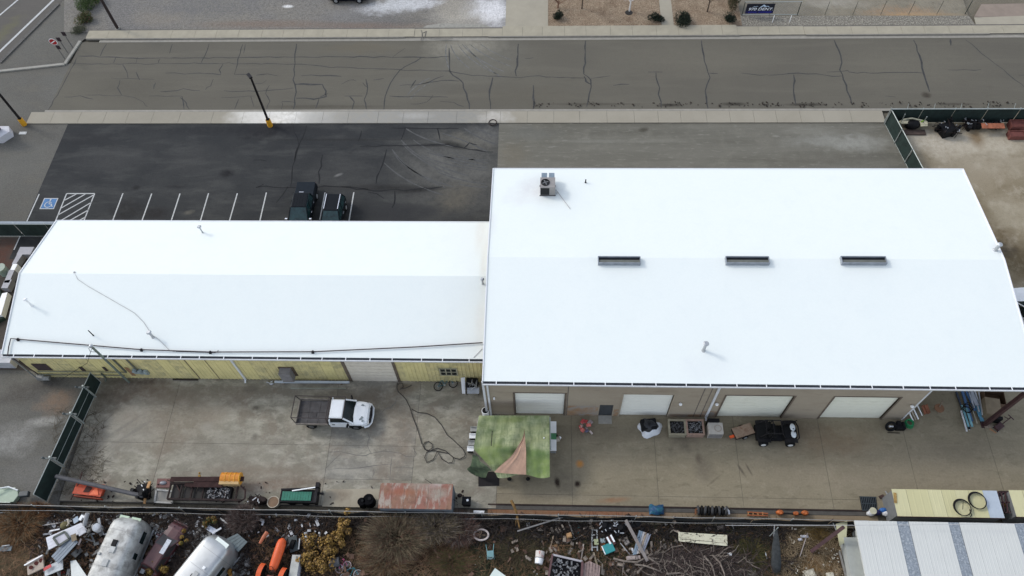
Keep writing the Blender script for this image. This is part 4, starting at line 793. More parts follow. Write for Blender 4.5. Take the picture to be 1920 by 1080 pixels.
# hoses
def loopc(cx,cy,r,n=14,a0=0,turn=2*pi,ry=1): return [(cx+r*cos(a0+turn*i/n), cy+r*ry*sin(a0+turn*i/n)) for i in range(n+1)]
hp = [(745,718),(744,727),(747,735),(755,742),(762,750),(769,765),(774,782),(781,800),(786,815),(791,832)]+loopc(802,836,9,14,pi,4*pi,.95)+[(800,845),(815,845),(840,850),(851,858),(848,867),(840,868),(828,860),(820,846)]+[(812,862),(800,867),(796,858),(800,848),(820,840),(835,845),(850,858),(862,861),(871,856),(872,850),(868,842),(850,825),(838,815),(828,797),(815,782),(800,775),(783,773),(772,767)]
hz = mat('hose_black', (.035,.03,.027), .7)
MB().tube([at(u,v,.08+.02*(i%3)) for i,(u,v) in enumerate(hp)], .03, 6).build('rubber_hose', hz, label='long black hose looping over the concrete yard left of the green canopy', cat='hose')
MB().tube([at(u,v,.1) for u,v in [(746,722),(749,718),(755,719),(756,725),(750,730),(762,727),(768,724),(772,722)]],.025,5).build('short_hose', hz, label='short curl of black hose at the foot of the wall by the cream garage door', cat='hose')
# beams by the wall
a, b = at(515,716,.3), at(655,717,.3)
T = thing('long_white_beam', 'long white beam lying along the yellow wall beneath the vent hood', 'beam'); MB().bar(a,b,.16,.14).build('beam', mat('pale_blue_white',(.5,.55,.6),.5,var=.1), T); MB().box(a.x+.6,a.x+.75,a.y-.1,a.y+.1,.02,.23).box(b.x-.75,b.x-.6,a.y-.1,a.y+.1,.02,.23).build('block', wood, T)
MB().bar(at(545,728,.1),at(648,728,.1),.07,.06).build('thin_green_pipe', mat('pale_green_pipe',(.3,.31,.25),.6), label='thin pale green pipe lying in front of the long white beam', cat='pipe')
MB().sph(at(509,719,.15),(.18,.14,.12),8,5).tube([at(500,716,.1),at(506,718,.1),at(511,714,.3)],.05,6).build('spare_fitting', steel, label='small white and grey pipe fitting left of the long white beam', cat='pipe fitting')

def bicycle(label, p0, p1, fm, z=.03, lean=1.2, R=.33, rimm=None):
    # lying bicycle: wheels centred p0 (rear) and p1 (front), flat-ish on the ground
    T = thing('bicycle', label, 'bicycle', (p0.x,p0.y,z), math.atan2(p1.y-p0.y,p1.x-p0.x)); L = (p1-p0).length
    tilt = Matrix.Rotation(-(pi/2-lean)*0 + (pi/2-lean), 4, 'X')
    def pt(x,y,zz): return tilt @ Vector((x, zz*0+y, 0)) + Vector((0,0,.0)) if False else Vector((x, y, .12+ y*.25))
    for c in ((0,0),(L,0)):
        w_ = MB().tube([pt(c[0]+R*cos(a),c[1]+R*sin(a),0) for a in [2*pi*i/18 for i in range(18)]],.035,5,True).build('tyre', rimm or rubber, T)
        s = MB(); 
        for i in range(6): a=pi*i/6; s.bar(pt(c[0]-R*cos(a),c[1]-R*sin(a),0),pt(c[0]+R*cos(a),c[1]+R*sin(a),0),.012,.012)
        s.build('spokes', steel, w_)
    f = MB(); S_ = (L*.32,.48); Bm = (L*.42,0); Hd = (L*.82,.5)
    for a,b in (((0,0),S_),((0,0),Bm),(S_,Bm),(S_,Hd),(Bm,Hd),(Hd,(L,0))): f.tube([pt(*a,0),pt(*b,0)],.03,5)
    f.build('frame', fm, T)
    MB().ob(pt(L*.3,.58,0),(.25,.1,.06)).build('saddle', black, T)
    MB().tube([pt(L*.82,.5,0),pt(L*.8,.66,0),pt(L*.9,.72,0)+Vector((0,0,.2))],.02,5).tube([pt(L*.8,.66,0)+Vector((-.1,.05,-.1)),pt(L*.8,.66,0)+Vector((.1,0,.25))],.02,5).build('handlebar', blackm, T)
    MB().cyl(pt(*Bm,0)-Vector((0,0,.03)),pt(*Bm,0)+Vector((0,0,.04)),.09,n=10).build('crank', steel, T)
    return T
bicycle('teal bicycle lying against the yellow wall below the small window', at(822,726), at(850,720), mat('teal_paint',(.02,.12,.14),.4))
bicycle('pink and white child bicycle lying on the junk yard soil right of the yellow bush', at(637,1067), at(652,1061), mat('pink_paint',(.55,.1,.2),.4), R=.27, rimm=mat('pinkwhite_tyre',(.5,.4,.42),.6))
bicycle('dark bicycle with white rims lying at the bottom edge below the pink bicycle', at(646,1085), at(672,1078), mat('teal_paint'), R=.3, rimm=mat('pale_tyre',(.3,.3,.3),.6))
# grill & white board
p = at(885,742); T = thing('barbecue_grill', 'black grill with grey metal tray between the yellow wall and the corner downspouts', 'grill', (p.x,p.y+.35,.03))
MB().box(-.45,.5,-.05,.75,.5,.95).build('firebox', black, T, bev=.05)
MB().ob((.15,-.25,.75),(.95,.5,.05),0,.25).build('tray', mat('tray_grey',(.33,.35,.37),.4,.3), T)
for x in (-.4,.5): 
    for y in (-.3,.6): MB().cyl((x,y,0),(x,y,.6),.03,n=6).build('leg', blackm, T)
q = MB(); 
for i in range(7): q.tube([(random.uniform(-.3,.4),random.uniform(-.3,.5),.9),(random.uniform(-.4,.5),random.uniform(-.3,.6),1.15),(random.uniform(-.4,.5),random.uniform(-.3,.6),.95)],.02,4)
q.build('wire_tools', steel, T)
a = at(869,738,.1); MB().loft([[(a.x-.1,a.y,.05),(a.x+.15,a.y,.05),(a.x+.15,a.y,.15),(a.x-.1,a.y,.15)],[(a.x-.2,a.y+.95,.9),(a.x+.12,a.y+1.0,.9),(a.x+.12,a.y+1.0,1.0),(a.x-.2,a.y+.95,1.0)]]).build('leaning_white_board', white, label='narrow white board leaning on the left side of the black grill', cat='board')

# ---- row by the tall building wall
p = at(1097,803); T = thing('cushion_pile', 'pile of red and pink patterned cushions beside the grey entry door of the tall building', 'cushions', (p.x,p.y,.03))
for i in range(16):
    c = random.choice([(.45,.07,.07),(.5,.3,.25),(.3,.25,.24),(.55,.15,.12),(.5,.42,.38),(.1,.1,.15)])
    MB().ob((random.uniform(-.45,.45),random.uniform(-.45,.5),random.uniform(.08,.35)),(random.uniform(.2,.38),random.uniform(.15,.3),.12),random.uniform(0,3),random.uniform(-.4,.4)).build('cushion', mat('cushion_%d%d'%(c[0]*100,c[1]*100),c,.9,var=.3,sc=6), T, bev=.04)
p = at(1218,806); T = thing('wrapped_machine', 'machine half covered by a black sheet over a crumpled white sheet, left of the crates', 'machine', (p.x,p.y+.1,.03))
def crum(w,d,z,amp,seed):
    rr = random.Random(seed); ph = [rr.uniform(0,6) for _ in range(6)]
    def f(s,t):
        a = 2*pi*s; r = (1+.12*sin(3*a+ph[0])+.09*sin(5*a+ph[1])); k = t
        zz = z*(1-k**4)+amp*sin(7*s*6+ph[2])*sin(t*9+ph[3])
        return (w*r*k*cos(a), d*r*k*sin(a), max(.0,zz))
    return f
MB().grid(crum(.92,.72,.5,.05,1),28,8).build('white_sheet', mat('white_sheet_cloth',(.6,.61,.62),.7,var=.08,sc=4), T, smooth=True)
MB().ob((-.12,.12,.42),(1.2,.85,.62),.12).build('machine_box', black, T, bev=.08)
MB().grid(crum(.66,.52,.35,.06,3),24,8).build('black_sheet', mat('black_sheet_cloth',(.018,.018,.02),.5,var=.4), T, smooth=True).location = (-.1,.1,.45)
def crate(label,u0,u1,vb,m,content,loc=None):
    a, b = at(u0,vb), at(u1,vb); w = (b.x-a.x)/2; T = thing('wooden_planter_box', label, 'planter box', ((a.x+b.x)/2, a.y+.62, .03), 0, 'planter boxes by the wall')
    h = .62; d = .6
    for x0,x1,y0,y1 in ((-w,w,-d,-d+.05),(-w,w,d-.05,d),(-w,-w+.05,-d+.05,d-.05),(w-.05,w,-d+.05,d-.05)):
        for k in range(3): MB().box(x0,x1,y0,y1,.02+k*.2,.2+k*.2).build('plank', m, T)
    MB().box(-w-.04,w+.04,-d-.04,-d+.1,h,h+.03).box(-w-.04,w+.04,d-.1,d+.04,h,h+.03).box(-w-.04,-w+.1,-d+.1,d-.1,h,h+.03).box(w-.1,w+.04,-d+.1,d-.1,h,h+.03).build('rim', m, T)
    MB().box(-w+.05,w-.05,-d+.05,d-.05,.1,.42).build('soil', mat('dark_soil',(.02,.018,.016),.95,var=.5), T)
    q = MB(); 
    for i in range(90): p=Vector((random.uniform(-w+.1,w-.1),random.uniform(-d+.1,d-.1),.42)); q.bar(p,p+Vector((random.gauss(0,.1),random.gauss(0,.1),random.uniform(.03,.2))),.03,.02)
    q.build('scrap', content, T, kind='stuff')
w1 = mat('planter_wood', (.26,.23,.16), .85, var=.2, sc=4); w2 = mat('planter_wood_pink', (.3,.2,.15), .85, var=.2, sc=4)
crate('pale wooden planter box filled with black scrap, left one of the pair', 1253,1284,821,w1, mat('scrap_dark',(.12,.12,.12),.6,var=.6,sc=20))
crate('pinkish wooden planter box filled with black scrap, right one of the pair', 1286,1318,821,w2, mat('scrap_grey',(.25,.25,.25),.6,var=.6,sc=20))
a,b = at(1326,823), at(1352,823); T = thing('washing_machine', 'old pale washing machine with round lid next to the planter boxes', 'washing machine', ((a.x+b.x)/2,a.y+.5,.03))
wm = mat('old_enamel', (.42,.39,.34), .5, var=.12, sc=3)
MB().box(-.55,.55,-.45,.45,.0,.95).build('cabinet', wm, T, bev=.03); MB().torus((.15,-.02,.96),.25,.02,20,5).build('lid_ring', mat('ring_tan',(.28,.23,.18),.7), T); MB().box(-.5,.5,-.47,-.452,.15,.8).build('front_panel', mat('panel_grey',(.2,.19,.185),.5), T)
MB().box(-.55,.3,.46,.7,.0,1.15).build('back_box', black, T)
a,b = at(1378,828), at(1409,818); T = thing('rusty_hand_trailer', 'small trailer with brown rust-stained plywood deck behind the buggy', 'trailer', ((a.x+b.x)/2-.05,(a.y+b.y)/2+.45,.03), math.atan2(b.y-a.y,b.x-a.x))
MB().box(-.75,.75,-.42,.42,.45,.55).build('deck', mat('plywood_rusty',(.27,.19,.13),.85,var=.15,col2=(.16,.07,.04),amt=.8,sc2=3), T); MB().box(-.76,.76,-.43,.43,.25,.44).build('frame', dkrust, T)
wheels(T,(0,),(-.45,.45),.25,.12); MB().ob((-.95,-.1,.3),(.35,.2,.1)).build('hitch', mat('orange_plastic'), T)
# tyre and hose reel by the building corner
p = at(1668,806); T = thing('motor_and_wheel', 'black wheel leaning with a small engine at the right corner of the tall building', 'engine', (p.x,p.y+.15,.03))
MB().torus((0,0,.3),.33,.1,20,8,rot=Matrix.Rotation(radians(50),3,'X')).build('tyre', rubber, T); MB().cyl((0,-.05,.28),(0,.05,.32),.2,n=12).build('rim', steel, T)
MB().ob((.7,0,.25),(.7,.5,.45)).ob((.55,.2,.5),(.3,.3,.3)).cyl((.9,-.1,.4),(.9,.3,.4),.14).build('engine_block', black, T, bev=.04)
MB().bar(at(1664,811,.05),at(1687,812,.05),.05,.03).build('small_metal_bar', blackm, label='thin dark bar on the concrete in front of the leaning black wheel', cat='bar')
p = at(1703,795); q = MB()
for k in range(5): q.torus((p.x+random.uniform(-.08,.08),p.y+random.uniform(-.1,.1),.08+k*.07),.32-.02*k,.035,18,5)
q.build('green_hose_coil', mat('hose_green',(.02,.22,.08),.5), label='coil of bright green hose at the foot of the corner trim', cat='hose')
def leaner(name,label,u,v,top,m,w=.12,t=.04,cat='board'):
    p = at(u,v,.04); top = at(u-9,v-19,.55) if 'board' in name or 'pipe' in name else at(u-6,v-16,.5); MB().bar(p,top,w,t).build(name,m,label=label,cat=cat)
for i,(u,v,m,nm) in enumerate(((1712,789,white,'white'),(1717,787,mat('pale_tan',(.4,.34,.26),.8),'pale tan'),(1722,786,white,'second white'))):
    leaner('leaning_board', '%s board leaning on the end wall of the tall building near the green hose'%nm, u,v,(BWX+.14,at(u,v).y+.25,1.9-.2*i),m,.1)
leaner('leaning_pipe','thin white pipe leaning on the end wall left of the orange planks',1729,779,(BWX+.14,at(1729,779).y+.2,1.6),white,.06,.06,'pipe')
for i,(u,v) in enumerate(((1736,776),(1742,775))): leaner('leaning_plank','rust orange plank leaning on the end wall, %s of two'%('left' if i==0 else 'right'),u,v,(BWX+.14,at(u,v).y+.2,1.5),mat('orange_brown_wood',(.22,.08,.04),.8,var=.3),.28,.05,'plank')
p = at(1757,772); T = thing('brown_stool','small brown round stool with an upright handle under the open bay','stool',(p.x,p.y+.1,.03)); MB().cyl((0,0,.4),(0,0,.47),.36,n=16).build('seat',mat('brown_leather',(.2,.1,.05),.7,var=.2),T)
for a in (0,1.57,3.14,4.71): MB().cyl((.25*cos(a),.25*sin(a),0),(.2*cos(a),.2*sin(a),.42),.03,n=6).build('leg',wood,T)
MB().bar((.02,.1,.47),(.02,.3,1.1),.08,.05).build('handle',wood,T)
# long stock pile under the bay
cols = [((.02,.03,.05),'black'),((.05,.12,.25),'dark blue'),((.35,.37,.4),'grey'),((.55,.56,.57),'white'),((.12,.3,.42),'blue'),((.18,.38,.42),'teal'),((.3,.27,.2),'tan'),((.5,.52,.5),'cream')]
L_ = [(1793,735,1818,805,0,.14),(1800,720,1822,790,1,.2),(1806,720,1828,770,1,.16),(1812,715,1832,760,2,.3),(1818,715,1838,770,3,.12),(1822,718,1842,775,3,.1),(1804,760,1816,800,5,.14),(1812,765,1823,800,5,.14),(1828,755,1842,790,4,.26),(1832,750,1840,778,4,.12),(1835,735,1842,778,3,.07),(1802,770,1813,809,3,.1),(1808,775,1818,806,7,.08),(1820,760,1832,794,6,.09),(1826,740,1836,772,3,.08),(1815,725,1826,765,2,.12)]
SL = ['long black board forming the left edge of the pile under the open bay','dark blue board beside the long black one in the bay pile','narrower dark blue board in the bay pile under the cable coil',
 'widest grey board at the back of the bay pile','white strip along the middle of the bay pile, reaching furthest back','white strip on the right half of the bay pile, reaching down toward the brown post','teal pipe at the front of the bay pile, left of two','teal pipe at the front of the bay pile, right of two',
 'wide blue pipe end nearest the foot of the brown post','slim blue pipe at the right edge of the bay pile','thinnest white rod at the right edge of the bay pile','short white board sticking out furthest at the front of the bay pile','short cream board at the front of the bay pile between teal pipes','slim tan board between teal and blue pipes in the bay pile','short white rod at the upper right of the bay pile','slim grey board down the middle of the bay pile']
for i,(u0,v0,u1,v1,c,w) in enumerate(L_):
    cc, nm = cols[c]; z = .12+.09*(i%4)
    a, b = at(u0,v0,z), at(u1,v1,z); d = (b-a); L = d.length
    MB().bar(a,b,w,.08).build('stock_length', mat('stock_%s'%nm.replace(' ','_'),cc,.5,var=.2), label=SL[i], cat='building material', group='boards and pipes stacked under the open bay')
q = MB(); p = at(1812,768,.5)
for k in range(3): q.torus((p.x+.05*k,p.y+.05*k,.55+.05*k),.3+.04*k,.03,16,5,rot=Matrix.Rotation(.5*k-.4,3,'X'))
q.build('black_cable_coil', rubber, label='black cable coil lying on top of the stock pile under the bay', cat='cable')
def box_open(label,u,v,sx,sy,h,rz,m,z=.03):
    p = at(u,v); T = thing('cardboard_box',label,'box',(p.x,p.y,z),rz)
    for x0,x1,y0,y1 in ((-sx,sx,-sy,-sy+.03),(-sx,sx,sy-.03,sy),(-sx,-sx+.03,-sy+.03,sy-.03),(sx-.03,sx,-sy+.03,sy-.03)): MB().box(x0,x1,y0,y1,0,h).build('side', m, T)
    MB().box(-sx+.03,sx-.03,-sy+.03,sy-.03,0,.04).build('bottom', m, T); MB().ob((0,-sy-.12,h+.02),(sx*2,.26,.02),0,.3).build('flap', m, T)
cbm = mat('cardboard', (.2,.155,.1), .9, var=.15); 
box_open('open brown crate with dark inside and white rim behind the brown post',1857,752,.75,.55,.7,-.1,mat('crate_brown',(.1,.06,.035),.9))
p = at(1855,782); T = thing('tan_cabinet','tan boxy cabinet standing left of the foot of the brown post','cabinet',(p.x,p.y+.5,.03),-.15); MB().box(-.55,.55,-.7,.7,0,.9).build('cabinet_body',cbm,T,bev=.02); MB().box(.2,.62,-.95,-.72,0,.8).build('side_panel',black,T)
MB().bar(at(1856,804,.06),at(1868,812,.06),.06,.05).build('orange_stake',mat('orange_tan',(.4,.2,.1),.8),label='short orange stick on the concrete beneath the brown post',cat='stick')
MB().box(at(1845,800).x,at(1862,800).x,at(1850,803).y,at(1850,796).y,.03,.09).build('tan_plank',wood,label='flat tan plank on the concrete by the foot of the brown post',cat='plank')
a = at(1871,803); T = thing('floor_jack','rust brown floor jack with forked handle on the concrete near the brown post','floor jack',(a.x,a.y+.05,.03),radians(35)); 
MB().box(-.35,.35,-.22,.22,.05,.28).build('jack_body',mat('oxide_red_steel'),T,bev=.04); wheels(T,(-.3,.3),(-.2,.2),.09,.06); MB().tube([(.3,0,.25),(.9,0,.8)],.035,6).tube([(.9,-.25,.8),(.9,.25,.8)],.04,6).tube([(.75,-.0,.65),(.6,.3,.7)],.03,6).build('jack_handle',mat('oxide_red_steel'),T)
# ================================================================ FENCES, POLES, SIGNS
m_mesh = mat('dark_green_screen', (.009,.02,.017), .85, var=.35, sc=2, bump=.3, bsc=3)
rail = mat('fence_rail', (.36,.39,.37), .5, .4, var=.1)
def fence(name, label, p0, p1, h, n, posts_out=0, mesh=m_mesh, railr=.035, mid=False, cat='fence'):
    T = thing(name, label, cat, (p0[0],p0[1],0)); d = Vector((p1[0]-p0[0],p1[1]-p0[1],0)); L = d.length; x = d/L; nn = Vector((-x.y,x.x,0))
    for i in range(n):
        a = x*(L*i/n+.03); b = x*(L*(i+1)/n-.03)
        MB().grid(lambda s,t: a.lerp(b,s)+Vector((0,0,.06+t*(h-.1)))+nn*(.03*sin(s*pi*3+i)*sin(t*pi)), 8, 3).build('screen_panel', mesh, T)
    for i in range(n+1):
        a = x*(L*i/n); MB().cyl(a+nn*.06, a+nn*.06+Vector((0,0,h+.08)), .04, n=7).build('post', rail, T)
    MB().cyl((0,0,h), d+Vector((0,0,h)), railr, n=6).build('top_rail', rail, T)
    if mid: MB().cyl((0,0,h*.5), d+Vector((0,0,h*.5)), .03, n=6).build('mid_rail', rail, T)
    MB().cyl((0,0,.06), d+Vector((0,0,.06)), .02, n=5).build('bottom_wire', rail, T)
    for i in range(posts_out):
        a = x*(L*(i+.6)/posts_out); MB().bar(a+Vector((0,0,h)), a+nn*.25+Vector((0,0,h+.45)), .03,.03).build('barb_arm', rail, T)
    return T
fence('screened_fence','dark green screened fence along the south pavement, north side of the east storage yard',(33.0,54.4),(75,54.4),1.85,14,17,railr=.05)
fence('screened_fence','dark green screened fence running from the pavement corner toward the tall building',(34.6,44.5),(33.02,54.2),1.85,4,0)
q = fence('screened_fence','dark screened fence at the left edge, north of the grey sheet metal yard',(-70,40.5),(-41.8,40.5),1.9,10,0,railr=.05)
MB().box(-70,-41.8,40.5,40.75,1.88,1.97).build('top_board', mat('pale_blue_cap',(.22,.25,.28),.6,var=.1)).parent = None
bpy.data.objects['top_board'].parent = q; bpy.data.objects['top_board'].location = (70,-40.5,0)
# rolling gate between the two western yards
ga, gb2 = Vector((-35.85,26.0,0)), Vector((-37.0,16.2,0))
G_ = thing('rolling_gate','dark green rolling gate in three sections between the gravel and the concrete yard','gate',tuple(gb2))
d = ga-gb2; L = d.length; x = d/L
for (s0,s1) in ((0,.27),(.29,.63),(.65,.87),(.875,1.0)):
    a, b = x*L*s0, x*L*s1
    MB().grid(lambda s,t: a.lerp(b,s)+Vector((0,0,.1+t*1.75)), 6, 2).build('screen_panel', m_mesh, G_)
    fr = MB()
    for z in (.08,1.87): fr.cyl(a+Vector((0,0,z)), b+Vector((0,0,z)), .035, n=6)
    for e in (a,b): fr.cyl(e+Vector((0,0,.05)), e+Vector((0,0,1.87)), .03, n=6)
    if .2 < s0 < .7: fr.cyl(a+Vector((0,0,.98)), b+Vector((0,0,.98)), .025, n=6)
    fr.build('gate_frame', rail, G_)
for s in (.28,.64,.87):
    e = x*L*s; MB().cyl(e+Vector((.1,0,0)), e+Vector((.1,0,2.2)), .07, n=8).build('post', rail, G_)
    MB().box(e.x-.5,e.x+.45,e.y-.07,e.y+.07,1.8,1.9).sph(e+Vector((-.55,0,1.95)),.1,7,5).build('gate_roller', mat('roller_dark',(.1,.11,.105),.6,.2,var=.5,sc=8), G_)
# junk yard fence
fj = thing('long_yard_fence','long low dark fence with twin pale rails between the concrete yard and the junk yard','fence',(-62,15.55,0))
m_jf = mat('black_fence_fabric', (.012,.012,.011), .9, var=.6, sc=3, bump=.4, bsc=4)
for i in range(31):
    a = i*2.75; MB().grid(lambda s,t: Vector((a+.02+s*2.71, .06*sin(i*2+s*5)*t, t*(1.0+.12*sin(i*1.7+s*3)))), 8, 3).build('fabric_panel', m_jf, fj)
    MB().cyl((a,0.05,0),(a,.05,1.35),.035,n=6).build('post', rail if i%2 else rust, fj)
MB().tube([(a*1.7, .02*sin(a), 1.30+.03*sin(a*2)) for a in range(0,51)],.024,5).build('top_rail', mat('rail_pale',(.3,.29,.27),.6,.2), fj)
MB().tube([(a*1.7, -.25+.04*sin(a*1.3), .86+.04*sin(a*1.1)) for a in range(0,51)],.018,5).build('lower_rail', mat('rail_pale'), fj)
wz = MB().tube([at(1440+a*40, 985+(-3.5*a/12), 3.0)+Vector((0,0,-.15*sin(pi*a/12))) for a in range(-2,13)], .018, 4).build('overhead_wire', mat('cable_grey'), label='thin overhead wire strung across the white metal roof and the bare soil', cat='wire')
fence('plank_fence','low rust orange fence strip at the left edge of the junk yard',(-62,15.2),(-37,15.2),.5,8,0,mesh=mat('rust_orange_board',(.2,.085,.04),.85,var=.3,sc=3))
# light poles with yellow bases
def lamp_pole(label, u, v, h, lean, head):
    p = at(u,v); T = thing('light_pole', label, 'lamp post', (p.x,p.y,0), 0, 'black light poles with yellow concrete bases')
    MB().cyl((0,0,0),(0,0,.9),.26,.24,14).build('base', yellow, T, bev=.02); MB().box(-.16,.16,-.16,.16,.9,.96).build('base_plate', blackm, T)
    MB().frus((-.09,.09,-.09,.09,.9),(lean-.07,lean+.07,-.07,.07,h)).build('pole', blackm, T)
    MB().ob((lean+head[0]*.35,head[1]*.35,h+.05),(.7,.32,.14),math.atan2(head[1],head[0])).build('lamp_head', blackm, T, bev=.02); return T
lamp_pole('black light pole with yellow base north of the parking bays, at the dark lot edge',507,236,6.3,.05,(-.6,.8))
lamp_pole('leaning black light pole with yellow base at the left end of the south pavement',46,234,6.3,-.1,(-1,0))
p = at(221,54); T = thing('utility_pole','dark utility pole standing at the left end of the north pavement','pole',(p.x,p.y,0)); MB().cyl((0,0,0),(0,0,9),.17,.13,10).build('shaft',mat('dark_pole_wood',(.03,.02,.018),.9),T); MB().cyl((0,0,0),(0,0,.12),.26,n=10).build('footing',conc,T)
def sign(label,u,v,h,kind):
    p = at(u,v); T = thing('road_sign', label, 'road sign', (p.x,p.y,0), 0); MB().cyl((0,0,0),(0,0,h),.035,n=6).build('post',mat('post_grey',(.1,.1,.1),.6,.3),T)
    bk = mat('sign_back',(.03,.018,.022),.7); 
    if kind:
        r = mat('sign_red',(.35,.02,.02),.5); o = MB().cyl((0,-.04,h-.2),(0,-.06,h-.2),.42,n=20).build('sign_disc', white, T); MB().cyl((0,-.06,h-.2),(0,-.07,h-.2),.37,n=20).build('red_face', r, o)
        b = MB().bar((-.26,-.075,h-.36),(.26,-.075,h-.04),.012,.1).build('white_bar', white, o); MB().ob((.15,-.04,h-.95),(.4,.03,.5)).build('sign_plate', bk, T)
    else: MB().ob((0,-.03,h-.25),(.42,.03,.5)).build('sign_plate', bk, T)
sign('road sign with round red face and white diagonal bar, beside two plain dark signs',122,111,2.6,1)
sign('plain dark sign plate on a thin post, middle of three by the traffic island',127,99,2.1,0)
sign('plain dark sign plate on a thin post, nearest the gravel corner of the three',137,90,2.2,0)
# monument sign
a = at(5,256); T = thing('monument_sign','white block base with dark panel at the left edge, below the yellow pole base','sign',(a.x-.2,a.y,0))
MB().prism([(-3,-.9),(.6,-.9),(1.35,0),(1.0,.7),(-3,.7)],0,.75).build('base', mat('white_stucco',(.55,.54,.56),.8,var=.08,sc=2), T); MB().box(-3,.35,-.25,.35,.75,3.0).build('panel', mat('dark_purple_panel',(.035,.028,.035),.6), T)
MB().box(at(38,249).x-.1,at(48,249).x+.1,at(43,252).y,at(43,247).y,.0,.01).build('white_road_patch', linep, label='small white painted patch on the asphalt below the yellow pole base', cat='paint patch')
MB().torus((at(924,231).x,at(924,231).y,.1),.38,.05,18,5).build('metal_ring', dkrust, label='small dark ring standing at the pavement edge by the end of the dark lot', cat='ring')
# banner and chain link fence north side
T = thing('chain_link_fence','bare chain link fence with dark posts along the crushed rock strip','fence',(21.3,70.05,0))
for i in range(9): 
    x_ = i*2.95; MB().cyl((x_,0,0),(x_,.0,1.75),.045 if i in (0,2,8) else .025,n=6).build('post', mat('dark_green_post',(.05,.055,.045),.6,.2), T)
MB().cyl((0,0,1.75),(6,0,1.75),.03,n=6).build('top_rail', rail, T); MB().cyl((0,0,.1),(6,0,.1),.03,n=6).build('bottom_rail', rail, T)
q = MB()
for i in range(130):
    s = i*.36; 
    for dr in (1,-1):
        x0 = s if dr==1 else s; x1 = s+dr*1.65
        if 0 <= x0 <= 24 and 0 <= x1 <= 24: q.bar((x0,0,.08),(x1,0,1.73),.008,.008)
q.build('wire_mesh', mat('thin_wire',(.25,.25,.24),.5,.5), T, kind='stuff')
ba = [wallp(u,v,69.95) for u,v in ((1396,27),(1448,27))]; bw = ba[1].x-ba[0].x
T = thing('banner','black banner with white lettering and mountain peaks hung on the chain link fence','banner',(ba[0].x,69.93,.35)); bh = 1.25
MB().box(0,bw,-.0,.02,0,bh).build('cloth', mat('banner_black',(.008,.01,.02),.5,var=.1), T)
MB().box(.0,bw,-.004,-.001,0,.38).build('lower_band', mat('banner_navy',(.012,.014,.07),.5,var=.1), T)
def text(s, size, x, z, m, par, sx=1, shear=0):
    cu = bpy.data.curves.new('lettering','FONT'); cu.body = s; cu.size = size; cu.extrude = .002; cu.shear = shear; cu.offset = .006
    o = bpy.data.objects.new('tmp', cu); S.collection.objects.link(o); bpy.context.view_layer.update()
    me = bpy.data.meshes.new_from_object(o.evaluated_get(bpy.context.evaluated_depsgraph_get())); bpy.data.objects.remove(o)
    xs = [v.co.x for v in me.vertices]; k = sx/(max(xs)-min(xs)); me.materials.clear(); me.materials.append(m)
    t = bpy.data.objects.new('lettering', me); S.collection.objects.link(t); t.parent = par; t.location = (x,-.012,z); t.rotation_euler = (pi/2,0,0); t.scale = (k,1,1); return t
tw = mat('banner_white',(.8,.82,.85),.5,var=.02); text('970 DENT.', .46, .22, .42, tw, T, bw-.4, .25); text('HAIL REPAIR', .3, .3, .07, mat('banner_blue',(.03,.03,.3),.5), T, bw-.5, .2)
mt_ = MB(); c = bw
for pts in (([.18*c,.72],[.26*c,.95],[.31*c,.9],[.36*c,.98],[.44*c,.84],[.36*c,.93],[.31*c,.84],[.26*c,.9]),([.46*c,.76],[.6*c,1.17],[.7*c,.95],[.76*c,.98],[.84*c,.78],[.74*c,.9],[.66*c,.82],[.6*c,.95],[.54*c,.8])):
    mt_.add([(p[0],-.01,p[1]) for p in pts],[tuple(range(len(pts)))])
mt_.build('mountain_emblem', mat('emblem_blue_white',(.5,.62,.75),.5,var=.2,sc=3), T)
for i,(u) in enumerate((1448,1480)): p=at(u,39,.4); MB().cyl(at(u,42),at(u,42)+Vector((0,0,.9)),.035,n=6).build('white_stake', white, label='short white stake in the crushed rock strip, %s of two below the banner fence'%('left' if i==0 else 'right'), cat='stake')
# ================================================================ EAST YARD THINGS
def engine(label,u,v,sx,sy,h,seed,col=black,z=0.0,rz=None,cat='engine',bright=.3):
    rr = random.Random(seed); p = at(u,v); T = thing('scrap_engine',label,cat,(p.x,p.y,z),rr.uniform(-.5,.5) if rz is None else rz)
    MB().ob((0,0,h*.4),(sx*1.2,sy*1.1,h*.8)).build('block',col,T,bev=.04)
    b = MB()
    for k in range(5): x_=rr.uniform(-sx,sx)*.8; y_=rr.uniform(-sy,sy)*.8; b.cyl((x_,y_,rr.uniform(0,.2)),(x_+rr.uniform(-.2,.2),y_+rr.uniform(-.2,.2),h*rr.uniform(.7,1.2)),rr.uniform(.08,.22),n=9)
    b.build('cylinders',col,T)
    q = MB()
    for k in range(10): q.tube([(rr.uniform(-sx,sx),rr.uniform(-sy,sy),rr.uniform(.1,h)) for _ in range(3)],.03,5)
    q.build('pipes',dkrust,T)
    s = MB()
    for k in range(int(10*bright)+2): s.ob((rr.uniform(-sx,sx)*.8,rr.uniform(-sy,sy)*.8,h*rr.uniform(.9,1.1)),(rr.uniform(.08,.3),.06,.05),rr.uniform(0,3))
    s.build('bright_fitting',steel,T); return T
p = at(1706,243); T = thing('boat_wreck','cream and yellow edged frame around a dark machine, nearest the corner of the green fence','wreck',(p.x,p.y+.25,.0))
MB().box(-1.5,1.3,-1.0,-.4,.02,.16).build('brown_pallet',mat('pallet_brown',(.08,.055,.045),.9,var=.3),T); MB().tube([(-1.25,.0,.7),(-.8,.3,.8),(0,.42,.85),(.8,.2,.8),(1.4,.05,.7),(1.3,-.35,.7),(.7,-.4,.7)],.09,6).build('cream_rail',mat('cream_plastic',(.5,.46,.32),.5,var=.2),T)
